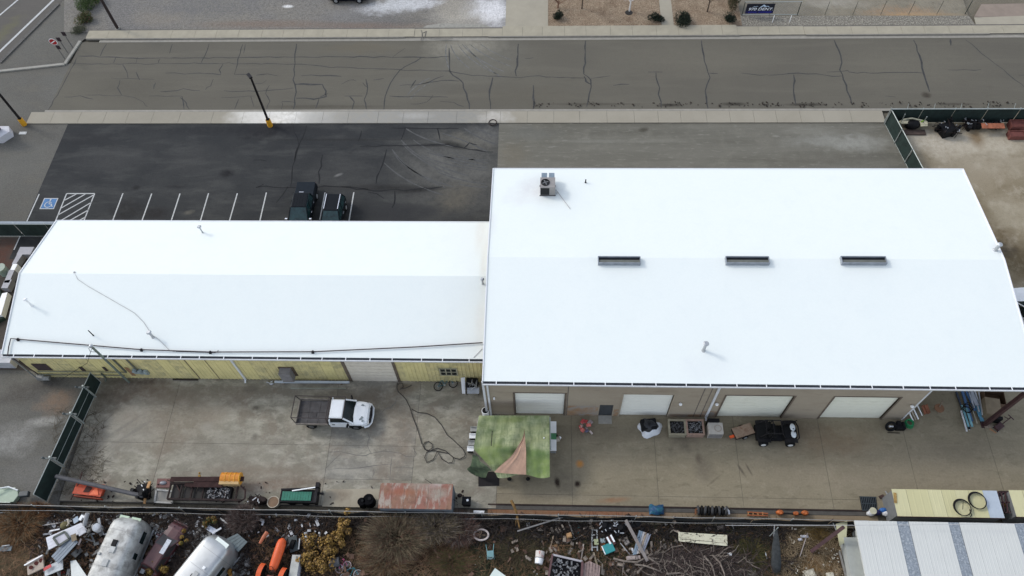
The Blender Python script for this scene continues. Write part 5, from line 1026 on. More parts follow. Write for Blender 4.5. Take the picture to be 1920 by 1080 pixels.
MB().ob((-.7,.0,.75),(.9,.35,.1)).ob((1.0,-.1,.75),(.7,.45,.12),.2).build('cream_panel',mat('cream_plastic'),T); MB().sph((.1,-.1,.5),(.75,.42,.5),12,8).build('dark_machine',black,T,smooth=True); MB().ob((.95,.05,.84),(.4,.1,.05),.5).build('lime_part',mat('lime_green',(.2,.35,.02),.5),T)
engine('large black engine heap standing out furthest from the green fence',1772,249,1.15,1.1,1.0,3,rz=.3,bright=.6)
engine('low black scrap engine in the middle of the row along the green fence',1822,239,1.15,.55,.8,4,rz=0,bright=.8)
engine('black engine under the rust orange plate along the green fence',1862,239,1.0,.45,.6,5,rz=0)
MB().ob(at(1862,236,.8),(2.1,.55,.05),0,.2).build('rust_orange_plate',mat('rust_orange_plate_m',(.3,.1,.05),.8,var=.3,sc=3),label='rust orange metal plate on top of the black engine by the green fence',cat='metal plate')
for i,(u,v,sx,sy,h) in enumerate(((1907,240,.9,.45,.7),(1903,257,.75,.38,.5))):
    p = at(u,v); T = thing('rusty_bin','dull red rusty %s bin %s'%(('large','against the green fence at the right edge') if i==0 else ('small','in front of the larger red bin')),'bin',(p.x,p.y,0)); rm=mat('dull_red_rust',(.14,.045,.035),.8,var=.3,sc=3)
    for x0,x1,y0,y1 in ((-sx,sx,-sy,-sy+.06),(-sx,sx,sy-.06,sy),(-sx,-sx+.06,-sy+.06,sy-.06),(sx-.06,sx,-sy+.06,sy-.06)): MB().box(x0,x1,y0,y1,0,h).build('side',rm,T)
    MB().box(-sx+.06,sx-.06,-sy+.06,sy-.06,.0,h*.8).build('contents',rm,T)
for i,(u0,v0,u1,v1) in enumerate(((1688,232,1697,214),(1729,233,1738,219))): MB().bar(at(u0,v0,.3),at(u1,v1,2.6),.07,.07).build('leaning_pole',rail,label='pale pole leaning over the green fence, %s of two near its corner'%('left' if i==0 else 'right'),cat='pole')
# ================================================================ LEFT EDGE YARD
gm = mat('grey_sheet_metal', (.26,.26,.28), .55, .2, var=.12, sc=1.5)
flat('dark_side_yard', [(-90,40.4),(-41.6,40.4),(-41.6,27),(-90,27)], -.012, gmat('dark_yard_ground',(.075,.068,.066),[(.3,None,.4,.65,(.045,.04,.042),.7)],[B(5,480,1.4,2.4,0,(.1,.04,.03),.7)],grain=.2))
pieces = [((38,463),(64,463),(57,477),(31,477),gm,'first'),((32,477),(42,477),(30,495),(22,495),gm,'second'),((24,495),(33,495),(27,506),(19,506),white,'white'),((17,506),(27,506),(17,530),(7,530),gm,'third'),((8,526),(22,524),(14,540),(2,540),gm,'fourth'),((4,550),(14,548),(2,590),(-12,590),white,'white lower')]
for i,(a,b,c,d,m_,nm) in enumerate(pieces):
    P = [at(*q,.75) for q in (d,c,b,a)]; MB().prism([(p.x,p.y) for p in P], .1, .75).build('metal_box_section', m_, label=['grey metal box section nearest the dark fence at the left edge','grey metal box section just above the small white one','short white box section in the row beside the long building','long grey metal box section below the short white one','grey metal box section with dark surround at the left edge','long white box section at the left edge beside the yellow building gable'][i], cat='metal box')
p = at(0,502,.9); T = thing('round_tank','pale green round tank cut by the left edge beside the long building','tank',(p.x,p.y,0)); MB().cyl((0,0,0),(0,0,.9),.42,n=20).build('tank_body',mat('pale_green_paint',(.25,.3,.24),.5),T); MB().cyl((0,0,.9),(0,0,.95),.45,n=20).build('lid',mat('pale_green_paint'),T)
MB().prism([(at(-30,560).x,at(0,560).y),(at(5,545).x,at(5,545).y),(at(14,600).x-.1,at(14,600).y),(at(-30,620).x,at(-30,620).y)],0,.4).build('dark_pallet', mat('dark_green_tarp',(.015,.03,.02),.8), label='dark green low box at the left edge under the white box section', cat='box')
a,b = at(0,690), at(34,690); T = thing('propane_tank_shed','pale grey low box against the yellow building at its lower left corner','box',(at(-20,685).x,at(0,690).y,0)); MB().box(0,at(33,690).x-at(-20,690).x,0,1.2,0,1.0).build('box_body',mat('pale_grey_box',(.4,.4,.42),.6),T)
# ================================================================ SOUTH EDGE OF THE CONCRETE YARD
bw_ = at(10,930,.4); T = thing('small_boat','pale green flat boat with grey outboard motor, cut off by the left edge','boat',(bw_.x-1.6,bw_.y+.05,0))
bm = mat('boat_green', (.33,.4,.3), .5, var=.08)
MB().prism([(-3,-.55),(2.4,-.5),(2.6,.0),(2.35,.5),(-3,.55)],.05,.45).build('hull',bm,T,bev=.03); MB().box(-3,2.2,-.58,-.5,.4,.5).box(-3,2.2,.5,.58,.4,.5).build('gunwale',mat('boat_rim',(.45,.5,.42),.5),T)
MB().ob((3.15,.05,.6),(.7,.4,.35),.1).build('outboard_motor',mat('motor_grey',(.06,.065,.065),.5),T,bev=.06); MB().tube([(2.5,.35,.55),(1.7,.6,.6),(1.2,.45,.65)],.05,6).build('tiller',white,T); MB().tube([(1.0,-.1,.5),(1.2,.8,1.1)],.05,6).build('white_pole',white,T)
p = at(174,925); T = thing('orange_cart_bin','bright orange bin with a dark triangular opening lying under the long grey pole','bin',(p.x,p.y+.2,.03),-.1)
om = mat('orange_bin', (.5,.07,.025), .6, var=.15, col2=(.2,.04,.02), sc2=2.5, amt=.7)
MB().frus((-1.0,.95,-.3,.25,.05),(-1.15,1.1,-.55,.4,.62)).build('tub',om,T,bev=.03); MB().prism([(-.35,-.35),(.1,-.32),(.25,.05),(-.25,.15)],.63,.65).build('opening',mat('bin_shadow',(.05,.02,.015),.9),T); MB().prism([(.2,-.5),(.9,-.42),(.55,.2)],.63,.66).build('lighter_flap',mat('orange_light',(.8,.15,.05),.5),T); MB().box(-1.1,1.05,-.66,-.56,.05,.4).build('front_lip',mat('orange_dark',(.3,.05,.02),.6),T)
a, b = at(105,893,1.2), at(268,930,.9); MB().tube([a,b],.16,10).build('long_grey_pole', mat('pole_grey',(.085,.082,.085),.6,.2,var=.2), label='long dark grey pole resting between the gate and the black machine', cat='pole')
MB().tube([at(154,885,.6),at(148,905,.7),at(133,937,.3)],.05,6).build('dark_rod', rust, label='thin dark curved rod crossing under the long grey pole', cat='rod')
engine('black machine with a tan blade at the right end of the long grey pole',274,924,.65,.8,1.0,9,rz=.2)
MB().bar(at(281,903,1.1),at(277,915,1.2),.2,.1).bar(at(272,935,.7),at(271,944,.5),.16,.1).build('tan_board', mat('tan_orange_wood',(.4,.22,.09),.7), label='tan wooden blade lying across the black machine', cat='blade')
P = px(296,898,320,898,319,915,294,915); T = thing('utility_sink_plate','dull red plate with a small grey basin lying flat on the yard','plate',(0,0,.03)); MB().prism([(p.x,p.y) for p in P],0,.08).build('plate_body',mat('dull_red_plate',(.16,.075,.065),.7,var=.2),T); c_=sum(P,Vector())/4; MB().sph((c_.x,c_.y,.1),(.28,.16,.08),12,6).build('basin',mat('basin_grey',(.2,.21,.23),.4,.3),T)
T = thing('planter_frame','grey concrete tray with pale rim left of the brown trailer frame','tray',(0,0,.03)); P = px(297,921,328,924,326,946,294,944); MB().prism([(p.x,p.y) for p in P],0,.3).build('tray_body',mat('tray_concrete',(.25,.235,.205),.9,var=.1),T)
q = MB(); 
for i in range(4): q.bar(P[i]+Vector((0,0,.34)),P[(i+1)%4]+Vector((0,0,.34)),.12,.1)
q.build('rim',mat('tray_rim',(.36,.35,.32),.8),T)
# big brown steel trailer frame
a, b = at(318,918,.8), at(455,922,.8); T = thing('steel_trailer_frame','long brown rusty steel trailer frame loaded with grey scrap along the south fence','trailer',(a.x,at(390,945).y,.03))
LL = b.x-a.x
q = MB().bar((0,1.25,.8),(LL*.95,1.35,.8),.14,.2).bar((0,.1,.7),(LL,.1,.7),.14,.2)
for i in range(7): q.bar((LL*i/6.5,.1,.75),(LL*i/6.5,1.3,.75),.1,.12)
q.build('frame_beams', dkrust, T)
MB().bar((0,1.5,1.0),(LL,1.6,1.05),.35,.08).build('rail_flange', mat('rail_brown',(.035,.017,.015),.85,var=.4,spec=.2), T)
for i in range(3): MB().box(LL*.17*i+.1,LL*.17*(i+1)+.05,.2,1.25,.5,.56).build('floor_plate', mat('plate_dark',(.03,.026,.023),.8,var=.2), T)
MB().box(LL*.52,LL*.84,.15,1.1,.3,.75).build('scrap_bed', black, T)
q = MB()
for i in range(90): x_=random.uniform(LL*.53,LL*.83); y_=random.uniform(.2,1.05); q.ob((x_,y_,.78+random.uniform(0,.08)),(random.uniform(.05,.2),.05,.04),random.uniform(0,3),random.uniform(-.4,.4))
q.build('scrap_pieces', mat('scrap_silver',(.13,.13,.135),.5,.3,var=.9,sc=10), T, kind='stuff')
MB().tube([(LL*.9,1.4,.8),(LL*1.02,.9,.6),(LL*1.03,.3,.5),(LL*.95,.0,.5)],.07,6).tube([(-.5,1.6,.5),(.3,1.3,.7),(.75,.7,.6)],.05,6).build('draw_bar', rust, T)
MB().bar(at(347,908,.9),at(362,911,.9),.3,.1).bar(at(363,907,1.0),at(418,908,1.0),.5,.1).build('brown_channel', mat('rail_brown'), label='brown steel channel lying on top of the trailer frame beside the orange drum', cat='steel channel')
MB().bar(at(374,901,.3),at(374,890,.4),.15,.12).sph(at(374,887,.5),.09,6,4).build('yellow_fitting', mat('ochre_paint',(.35,.2,.04),.6), label='small ochre fitting on the concrete above the trailer frame', cat='fitting')
a = at(421,899,.9); b = at(447,901,.9); T = thing('orange_drum','orange drum with ribbed bands and a tan end lying on the trailer frame','drum',(0,0,0)); om2 = mat('amber_paint',(.55,.2,.02),.4,var=.2,sc=4)
c_ = (a+b)/2+Vector((0,.1,.1)); r_ = .42
MB().cyl(c_-Vector((.72,0,0)),c_+Vector((.72,0,0)),r_,n=16).build('drum_body',om2,T)
for k in (-.35,.0,.35,.7): MB().cyl(c_+Vector((k-.03,0,0)),c_+Vector((k+.03,0,0)),r_+.03,n=16).build('band',mat('amber_band',(.65,.3,.03),.4),T)
MB().bar(c_+Vector((-.75,-.38,.0)),c_+Vector((.72,-.38,.0)),.3,.55).build('tan_board',mat('tan_panel',(.45,.3,.13),.7),T)
# tubs, green bin, drums, rusty container, bin
p = at(512,941,.5); T = thing('round_tub','round tub of brown soil with a cream rim left of the green flatbed','tub',(p.x,p.y,.0)); MB().cyl((0,0,0),(0,0,.46),.36,.42,18).build('tub_body',mat('cream_rim',(.42,.37,.29),.7),T); MB().torus((0,0,.47),.42,.04,22,5).build('rim',mat('cream_rim'),T); MB().cyl((0,0,.46),(0,0,.475),.39,n=18).build('soil',mat('brown_soil',(.2,.13,.08),.9,var=.2),T)
engine('tangled brown scrap and rods between the trailer frame and the round tub',484,940,.85,.45,.6,14,col=dkrust,rz=0,cat='scrap pile')
a,b = at(527,930,.8), at(592,928,.8); T = thing('green_flatbed_cart','cart with a green ribbed deck and a pale pole along its back edge','cart',(a.x,at(555,945,.3).y,.03)); LL = b.x-a.x
gmn = mat('green_ribbed', (.02,.14,.09), .6, var=.2, sc=3)
MB().box(-.1,LL,.0,.95,.35,.7).build('cart_body', black, T)
for i in range(11): MB().box(LL*.02+LL*.078*i,LL*.02+LL*.078*(i+.93),.12,.78,.7,.76).build('deck_rib', gmn, T)
MB().bar((LL*.3,.82,.8),(LL*.98,1.05,1.0),.07,.07).build('pale_pole',white,T); MB().bar((-.1,.95,.7),(LL*.95,1.05,.8),.1,.1).build('back_rail',blackm,T); MB().box(LL*.97,LL*1.05,-.05,1.2,.2,.9).ob((LL*1.03,1.25,.8),(.25,.35,.5)).build('end_frame',blackm,T); MB().bar((LL*1.0,.75,.6),(LL*1.2,.7,.55),.15,.15).build('drawbar',blackm,T)
wheels(T,(LL*.3,LL*.7),(.05,.9),.25,.15)
for i,(u,v,r,lb) in enumerate(((695,943,.42,'larger black plastic drum beside the rust red container'),(682,947,.3,'smaller black plastic drum left of the larger one'))):
    p = at(u,v,.0); T = thing('black_drum',lb,'drum',(p.x,p.y,.03)); MB().cyl((0,0,0),(0,0,.9),r,n=18).build('drum_body',mat('drum_black',(.004,.004,.005),.7,spec=.05),T,bev=.03); MB().cyl((.08,.05,.9),(.08,.05,.96),r*.3,n=10).build('cap',black,T)
P = [at(*q_,1.9) for q_ in ((717,905),(850,911),(846,956),(708,950))]; y1_=(P[0].y+P[1].y)/2; y0_=(P[2].y+P[3].y)/2; x0_=(P[0].x+P[3].x)/2; x1_=(P[1].x+P[2].x)/2
T = thing('rusty_container','long container with rust red and pale streaked roof at the south fence','container',(x0_,y0_,.03))
m_rr = gmat('rusty_roof', (.25,.115,.085), [(.9,(1,.6,1),.42,.58,(.23,.13,.085),.9),(1.6,(2.0,.6,1),.5,.6,(.33,.28,.23),.9),(3.2,None,.52,.66,(.15,.08,.055),.7),(.7,None,.54,.64,(.27,.1,.075),.6)], [B(795,925,1.0,.5,0,(.3,.25,.2),.8),B(830,918,.9,.4,.5,(.42,.38,.34),.7),B(825,940,1.0,.5,0,(.28,.25,.2),.9),B(745,910,1.4,.3,0,(.36,.09,.07),.8),B(765,938,1.8,.3,0,(.26,.1,.05),.7)], grain=.12, gsc=8, rough=.75, bump=.3, tint=(1,1,1))
W_=x1_-x0_; D_=y1_-y0_
MB().box(0,W_,0,D_,0,1.86).build('container_body', mat('blue_grey_rust',(.1,.12,.14),.7,var=.25,col2=(.14,.08,.05),sc2=2), T)
for i in range(6): MB().box(W_*i/6-.04*(i==0),W_*(i+1)/6-.012,-.05,D_+.05,1.86,1.9+.01*(i%2)).build('roof_sheet', m_rr, T)
MB().tube([at(797,898,2.0)-T.location, at(858,942,1.0)-T.location],.02,4).build('cable', blackm, T)
MB().sph(at(862,929,.5),(.2,.16,.2),8,6).build('ball', dkrust, label='small brown round object on the concrete right of the rust red container', cat='ball')
p = at(876,944); T = thing('small_black_bin','black open bin with something white inside, right of the rust red container','bin',(p.x,p.y,.03)); MB().frus((-.25,.25,-.25,.25,0),(-.33,.33,-.3,.3,.7)).build('bin_body',black,T); MB().ob((.08,.02,.73),(.16,.14,.08),.4).build('white_item',white,T)
MB().cyl(at(888,960,.25),at(908,961,.25),.13,n=10).build('white_pipe_roll', white, label='short white roll lying at the fence below the black bin', cat='roll')
# tripod-like leaning branch over the fence
T = thing('rusty_leaning_pipe','bent rusty ochre pipe leaning over the fence into the junk yard','pipe'); MB().tube([at(958,938,1.3),at(963,947,1.2),at(969,963,.9),at(975,995,.3)],[.1,.11,.08,.05],7).tube([at(969,963,.9),at(967,985,.3)],.04,5).build('pipe',mat('ochre_rust',(.18,.1,.03),.8,var=.4,sc=3),T)
# things lying on the lower strip
p0,p1 = at(1217,962), at(1245,962); MB().grid(lambda s,t: Vector((p0.x+(p1.x-p0.x)*s, p0.y-.15+.75*t+.05*sin(s*9), .03+.32*sin(pi*s)**.5*sin(pi*min(1,t+.05))**.5+.04*sin(s*15+t*11))), 16, 10).build('blue_tarp_bundle', mat('tarp_blue',(.015,.07,.16),.5,var=.3,sc=4,col2=(.03,.22,.12),amt=.6,sc2=4), smooth=True, label='crumpled blue and green tarp bundle on the lower strip by the fence', cat='tarp')
p = at(1334,963); T = thing('tyre_row','row of dark tyres lying on edge on the lower strip','tyres',(p.x,p.y,0.02))
for i in range(9): MB().torus((-1.0+i*.25,.12,.33),.27,.09,16,6,rot=Matrix.Rotation(radians(84),3,'Y')@Matrix.Rotation(.1*(i%3),3,'X')).build('tyre', rubber if i%2 else mat('rubber_grey',(.05,.05,.05),.85), T)
MB().tube([at(1355,955,.4),at(1362,953,.4),at(1366,958,.4),at(1367,964,.3)],.08,7).build('white_hose_piece', white, label='short curved white pipe at the right end of the tyre row', cat='pipe')
T = thing('orange_tray','orange rimmed open tray left end beside the tyres','tray'); 
MB().bar(at(1304,955,.2),at(1310,955,.2),.1,.08).bar(at(1304,955,.2),at(1304,965,.2),.1,.08).bar(at(1304,960,.2),at(1311,960,.2),.08,.06).build('frame_bars', mat('rust_orange_board'), T)
T = thing('orange_ladder_piece','rust orange ladder piece on the lower strip between the tyres and the orange machines','ladder'); q = MB().bar(at(1401,960,.15),at(1440,963,.15),.08,.08).bar(at(1401,966,.15),at(1440,967,.15),.08,.08).build('rail', mat('rust_orange2',(.3,.09,.03),.7,var=.2), T)
for u in (1403,1412,1421,1430): MB().bar(at(u,960,.16),at(u,966,.16),.07,.05).build('rung', mat('ochre_rung',(.4,.22,.08),.7), T)
T = thing('orange_garden_machine','two orange motor housings joined by a black shaft on the lower strip','garden machine'); 
for (u,v,r) in ((1462,961,.26),(1492,963,.2),(1509,962,.25)): MB().sph(at(u,v,.25),(r*1.1,r*.75,.26),12,7).ob(at(u+2,v+1,.45),(r*.8,r*.5,.1),.3).build('housing', mat('machine_orange',(.42,.11,.025),.5,var=.4,sc=5,col2=(.12,.04,.02),sc2=6,amt=.8), T)
MB().bar(at(1465,962,.3),at(1505,964,.3),.07,.07).build('shaft', blackm, T)
# drain grate
P = px(1611,931,1642,932,1645,958,1616,958); T = thing('drain_grate','black barred steel grate set at the end of the lower strip','grate',(0,0,.03)); MB().prism([(p.x,p.y) for p in P],0,.02).build('pit', black, T)
for i in range(9):
    a=P[0].lerp(P[1],(i+.5)/9); b=P[3].lerp(P[2],(i+.5)/9); MB().bar(a+Vector((0,0,.04)),b+Vector((0,0,.04)),.05,.04).build('grate_bar', mat('grate_bar_m',(.05,.06,.065),.5,.3), T)
for t_ in (.03,.5,.97): MB().bar(P[0].lerp(P[3],t_)+Vector((0,0,.05)),P[1].lerp(P[2],t_)+Vector((0,0,.05)),.06,.03).build('cross_bar', mat('grate_bar_m'), T)
p = at(1637,958,.4); T = thing('white_bucket','white bucket with yellowish lid at the lower edge of the black grate','bucket',(p.x,p.y,0)); MB().cyl((0,0,0),(0,0,.42),.2,.24,14).build('bucket_body',white,T); MB().cyl((0,0,.42),(0,0,.45),.25,n=14).build('lid',mat('cream_lid',(.5,.48,.35),.6),T)
for nm,u,v,c,lb in (('blue_bag',1656,957,(.03,.12,.35),'blue bag beside the white bucket'),('navy_bag',1645,961,(.015,.015,.08),'navy bag just below the white bucket'),('white_bag',1661,963,(.6,.6,.6),'white bag under the blue bag'),('pale_bag',1632,963,(.55,.55,.55),'small pale bag left of the navy one')):
    MB().sph(at(u,v,.18),(.3,.2,.22),10,6).ob(at(u+1,v,.3),(.25,.2,.1),.5,.3).build(nm, mat(nm+'_m',c,.5,var=.2,sc=5), label=lb, cat='bag')
MB().tube([at(1660,921,.1),at(1664,927,.15),at(1667,933,.15),at(1661,939,.1),at(1656,943,.05)],.06,6).build('grey_scrap_hose', mat('hose_grey',(.25,.25,.24),.6), label='short curled grey hose on the concrete left of the yellow shed roof', cat='hose')
MB().ob(at(1653,931,.1),(.35,.2,.12),.4).build('brown_block', rust, label='small rusty block near the curled grey hose', cat='block')
# yellow roofed storage sheds
def shed(label, us, v0, v1, m_list, open_=False):
    Z = 2.0; a = at(us[0],v0,Z); b = at(us[-1],v0,Z); y1=a.y; y0 = at(us[0]+8,v1,Z).y
    T = thing('storage_shed', label, 'shed', (a.x,y0,.0)); W=b.x-a.x; D=y1-y0
    MB().box(.03,W-.03,.03,D-.03,0,Z-.08).build('shed_wall', mat('shed_grey',(.16,.165,.165),.7,var=.12), T)
    for i in range(len(us)-1):
        x0 = at(us[i],v0,Z).x-a.x; x1 = at(us[i+1],v0,Z).x-a.x; zz=Z-.05
        pb = MB(); n=3; pr=[]
        for s in range(n): xx=x0+(x1-x0)*s/n; dd=(x1-x0)/n; pr+=[(xx,0),(xx+dd*.75,0),(xx+dd*.8,.006),(xx+dd*.95,.006)]
        pr.append((x1-.01,0)); k=len(pr); pb.add([(X,Y,zz+Zz+.012*(i%2)) for Y in (-.06,D+.06) for X,Zz in pr],[(j_,j_+1,k+j_+1,k+j_) for j_ in range(k-1)])
        pb.build('roof_panel', m_list[i], T)
    MB().box(-.02,W+.02,-.09,-.06,Z-.2,Z-.02).build('eave_trim', mat('oxide_red_steel'), T); return T
ym = mat('pale_yellow_sheet', (.56,.52,.3), .5, var=.04, sc=.7); ym2 = mat('pale_yellow_sheet2', (.53,.49,.27), .5, var=.04, sc=.7); bl = mat('pale_blue_sheet', (.42,.47,.52), .4, var=.05)
T = shed('low storage shed with pale yellow roof panels and one pale blue panel',[1672,1699,1740,1765,1790,1815,1842,1869],918,966,[ym,ym2,ym,ym2,ym,ym2,bl]); 
MB().bar(at(1678,924,2.0)-T.location,at(1679,943,2.0)-T.location,.2,.03).build('rust_patch', mat('rust_patch_m',(.3,.19,.06),.8,var=.5,sc=5), T)
shed('second shed with pale yellow roof at the right edge',[1892,1917,1945,1970,1995],920,967,[ym,ym2,ym,ym2])
T = thing('brown_steel_rack','brown steel rack with rusty parts between the two yellow roofed sheds','rack'); q=MB()
for u in (1871,1877,1884): q.bar(at(u,922,1.6),at(u+6,962,1.6),.08,.08)
for v in (923,942,961): q.bar(at(1871,v,1.6),at(1895,v,1.6),.08,.08)
q.build('rack_frame', mat('oxide_red_steel'), T); MB().sph(at(1889,947,.8),(.35,.4,.4),9,6).build('rusty_part', mat('ochre_rust'), T); MB().prism([(p.x,p.y) for p in (at(1870,922,0),at(1900,922,0),at(1900,962,0),at(1876,962,0))],.03,.2).build('rack_base', black, T)
for i,(u,v,r) in enumerate(((1804,951,.58),(1832,938,.6))):
    q = MB()
    for k in range(4): q.torus(at(u+.6*k,v+.4*k,2.06+.035*k), r-.012*k, .026, 30, 5)
    if i==0: q.tube([at(1805,955,2.1),at(1806,940,2.4)],.02,4).tube([at(1818,955,2.05),at(1822,966,2.05),at(1819,970,1.9)],.03,5)
    q.build('cable_coil', blackm, label='black cable coil on the pale yellow shed roof, %s'%('left and lower one' if i==0 else 'touching the pale blue panel'), cat='cable')
# ================================================================ JUNK YARD
def gz(p): return jz(p[0],p[1])-.03
def airstream(label, tip, along, L, W, H, m, wins, vents):
    d = (along-tip); d.z = 0; rz = math.atan2(d.y,d.x); T = thing('rounded_caravan', label, 'caravan', (tip.x,tip.y,-.02), rz)
    def sec(x):
        e = min(x, L-x); t = max(0, 1-e/1.15); k = (1-t**2.6)**.5 if t<1 else 0.02; kw = max(.08,k); kh = max(.12,(1-t**3.2)**.5)
        pts = []; n = 22
        for i in range(n+1):
            a = pi*i/n; c, s_ = cos(a), sin(a)
            y = W/2*kw*math.copysign(abs(c)**.32, c); z = .5+(H-.5)*kh*(abs(s_)**.36)
            pts.append((x,y,z))
        return pts
    xs = [0.0,.03,.08,.16,.28,.45,.7,1.0,1.3]+[1.3+(L-2.6)*i/4 for i in range(1,4)]+[L-1.3,L-1,L-.7,L-.45,L-.28,L-.16,L-.08,L-.03,L]
    MB().loft([sec(x) for x in xs]).build('body', m, T, smooth=True)
    q = MB()
    for i in range(1,int(L/1.25)+1):
        x = 1.25*i
        if x > L-1: break
        s = sec(x); q.tube([Vector((a,b*1.003,c+.004)) for a,b,c in s], .012, 4)
    q.build('seam', mat('seam_grey',(.25,.25,.25),.6,.3), T)
    MB().box(.8,L-.8,-W/2*.9,W/2*.9,.25,.5).build('chassis', black, T)
    for s in (-1,1):
        MB().box(.5,L-.5,s*W/2*1.0-.03,s*W/2*1.0+.03,.45,.55).build('belt_trim', steel, T)
        for x0,x1 in wins: 
            o = MB().box(x0,x1,s*W/2*1.005-.03,s*W/2*1.005+.02,1.25,1.8).build('window', glass, T)
            MB().box(x0-.05,x1+.05,s*W/2*1.01-.02,s*W/2*1.01+.01,1.8,1.86).box(x0-.05,x1+.05,s*W/2*1.01-.02,s*W/2*1.01+.01,1.19,1.25).build('window_frame', steel, o)
    for x,y,a,b,c_ in vents:
        v = MB().box(x-a/2,x+a/2,y-b/2,y+b/2,H-.02,H+.09).build('roof_hatch', {0:mat('hatch_grey',(.4,.4,.38),.5),1:black,2:white}[c_], T, bev=.02)
    wheels(T,(L/2-.45,L/2+.45),(-W/2+.15,W/2-.15),.35,.2)
    q = MB().box(-.25,.0,-.5,-.05,.55,.6) ; return T
m_al = mat('weathered_aluminium', (.44,.44,.42), .6, .45, var=.18, sc=1.8, col2=(.24,.235,.22), amt=.9, sc2=1.6, lo=.45, hi=.62)
m_al2 = mat('bright_aluminium', (.43,.44,.44), .45, .7, var=.1, sc=1.5, col2=(.45,.45,.44), amt=.5, sc2=1)
T = airstream('larger weathered silver caravan with seamed roof and two roof hatches, left of the maroon car', at(246,964,2.2), at(191,1080,2.45), 7.6, 2.35, 2.6, m_al, [(.9,1.7),(2.4,2.8),(4.0,4.6),(5.5,6.2)], [(2.15,-.05,.45,.35,1),(2.6,0,.42,.38,0),(3.5,-.1,.5,.4,0),(3.0,-.8,.18,.18,0),(5.0,.1,.35,.35,2)])
T.rotation_euler.z += 0
MB().ob((.25,-.45,2.1),(.2,.7,.03)).ob((.25,.45,2.1),(.2,.7,.03)).build('clearance_strip', mat('pale_green_strip',(.45,.55,.4),.5), T)
airstream('shiny silver caravan with a pale square on its corner', at(421,1006,2.1), at(352,1086,2.45), 6.5, 2.35, 2.6, m_al2, [(1.6,2.3),(3.5,4.2)], [(3.0,.3,.5,.35,0),(2.3,.5,.2,.2,2),(3.3,.1,.6,.08,1)])
MB().bar(at(403,1013,2.35),at(424,1029,2.35),.62,.06).build('white_foam_board', mat('foam_white',(.7,.74,.68),.6,var=.03), label='pale square board on the corner of the shiny caravan', cat='board')
c = [at(*q_,1.2) for q_ in ((420,1012),(445,1000),(464,1016),(447,1035))]
T = thing('ribbed_grey_sheet','grey ribbed sheet panel sticking out behind the shiny caravan','sheet')
for i in range(5):
    a=c[0].lerp(c[3],i/5+.01); b=c[1].lerp(c[2],i/5+.01); a2=c[0].lerp(c[3],(i+1)/5-.01); b2=c[1].lerp(c[2],(i+1)/5-.01)
    MB().add([a,b,b2,a2]+[p_-Vector((0,0,.05)) for p_ in (a,b,b2,a2)],[(0,1,2,3),(7,6,5,4),(0,4,5,1),(1,5,6,2),(2,6,7,3),(3,7,4,0)]).build('sheet_rib', mat('teal_grey_sheet',(.11,.135,.14),.6,.2,var=.2), T)
ma, mb_ = at(325,988,1.0), at(283,1052,1.0)
maroon = mat('maroon_paint', (.075,.022,.024), .4, var=.2, coat=.3)
T = car('derelict_maroon_car','maroon car with a white sheet strip on its roof, wedged between the two silver caravans',((ma.x+mb_.x)/2+.05,(ma.y+mb_.y)/2-.15,-.1), math.atan2(ma.y-mb_.y,ma.x-mb_.x), 3.7, 1.5, 1.3, maroon, 'suv', glassm=mat('dusty_glass',(.05,.045,.045),.4))
MB().bar(at(318,1012,1.25),at(302,1038,1.25),.34,.04).build('white_sheet_strip', mat('strip_white',(.55,.57,.6),.6,var=.2,sc=8,col2=(.3,.3,.3),sc2=9), label='white sheet strip lying on the maroon car roof', cat='sheet')
# white panel with window opening
P = [at(*q_,1.1) for q_ in ((86,1008),(152,980),(163,993),(91,1031))]
T = thing('white_wall_panel','large white panel with a square framed opening lying on the junk heap','panel')
u_ = (P[1]-P[0]); v_ = (P[3]-P[0])
wp = mat('white_plank_panel',(.6,.6,.62),.6,var=.06,sc=3)
for i in range(4):
    t0, t1 = i/4+.006, (i+1)/4-.006
    q = [P[0].lerp(P[3],t0),P[1].lerp(P[2],t0),P[1].lerp(P[2],t1),P[0].lerp(P[3],t1)]
    MB().add(q+[x_-Vector((0,0,.08)) for x_ in q],[(0,1,2,3),(7,6,5,4),(0,4,5,1),(1,5,6,2),(2,6,7,3),(3,7,4,0)]).build('plank', wp, T)
wq = [at(*q_,1.18) for q_ in ((100,1008),(121,997),(130,1010),(110,1023))]
q = MB()
for i in range(4): q.bar(wq[i],wq[(i+1)%4],.14,.06)
q.build('opening_frame', mat('frame_dark_green',(.09,.1,.085),.7), T); MB().poly([w_+Vector((0,0,-.02)) for w_ in wq]).build('opening_board', mat('pale_lilac',(.42,.41,.44),.6), T)
def board(label,u0,v0,u1,v1,w,m,z0=.5,z1=None,t=.05,name='board',cat='board',ribs=0,**k):
    a,b = at(u0,v0,z0),at(u1,v1,z0 if z1 is None else z1)
    if not ribs: return MB().bar(a,b,w,t).build(name,m,label=label,cat=cat)
    T = thing(name,label,cat); d=(b-a).normalized(); s = d.cross(Vector((0,0,1))).normalized()
    for i in range(ribs): o_ = s*((i+.5)/ribs-.5)*w; MB().bar(a+o_,b+o_,w/ribs*.86,t).build('slat',m,T)
    return T
sg = mat('slate_grey_sheet',(.2,.23,.26),.6,.2,var=.15); 
board('slate grey ribbed sheet lying across the heap below the white panel',103,1050,140,1010,.85,sg,.9,1.1,ribs=4,name='ribbed_sheet',cat='sheet')
board('tan cardboard square at the lower right corner of the white panel',134,1010,143,1006,.5,mat('cardboard'),1.25)
board('pale cream panel with three brown stains at the lower left of the heap',52,1066,82,1052,1.0,mat('cream_stained',(.38,.31,.25),.8,var=.2,col2=(.16,.06,.04),sc2=2.5,amt=.8,lo=.55,hi=.62),.4,.6,t=.12)
MB().bar(at(46,1060,.55),at(80,1041,.75),.08,.1).build('white_edge_strip', white, label='thin white strip along the top edge of the stained cream panel', cat='strip')
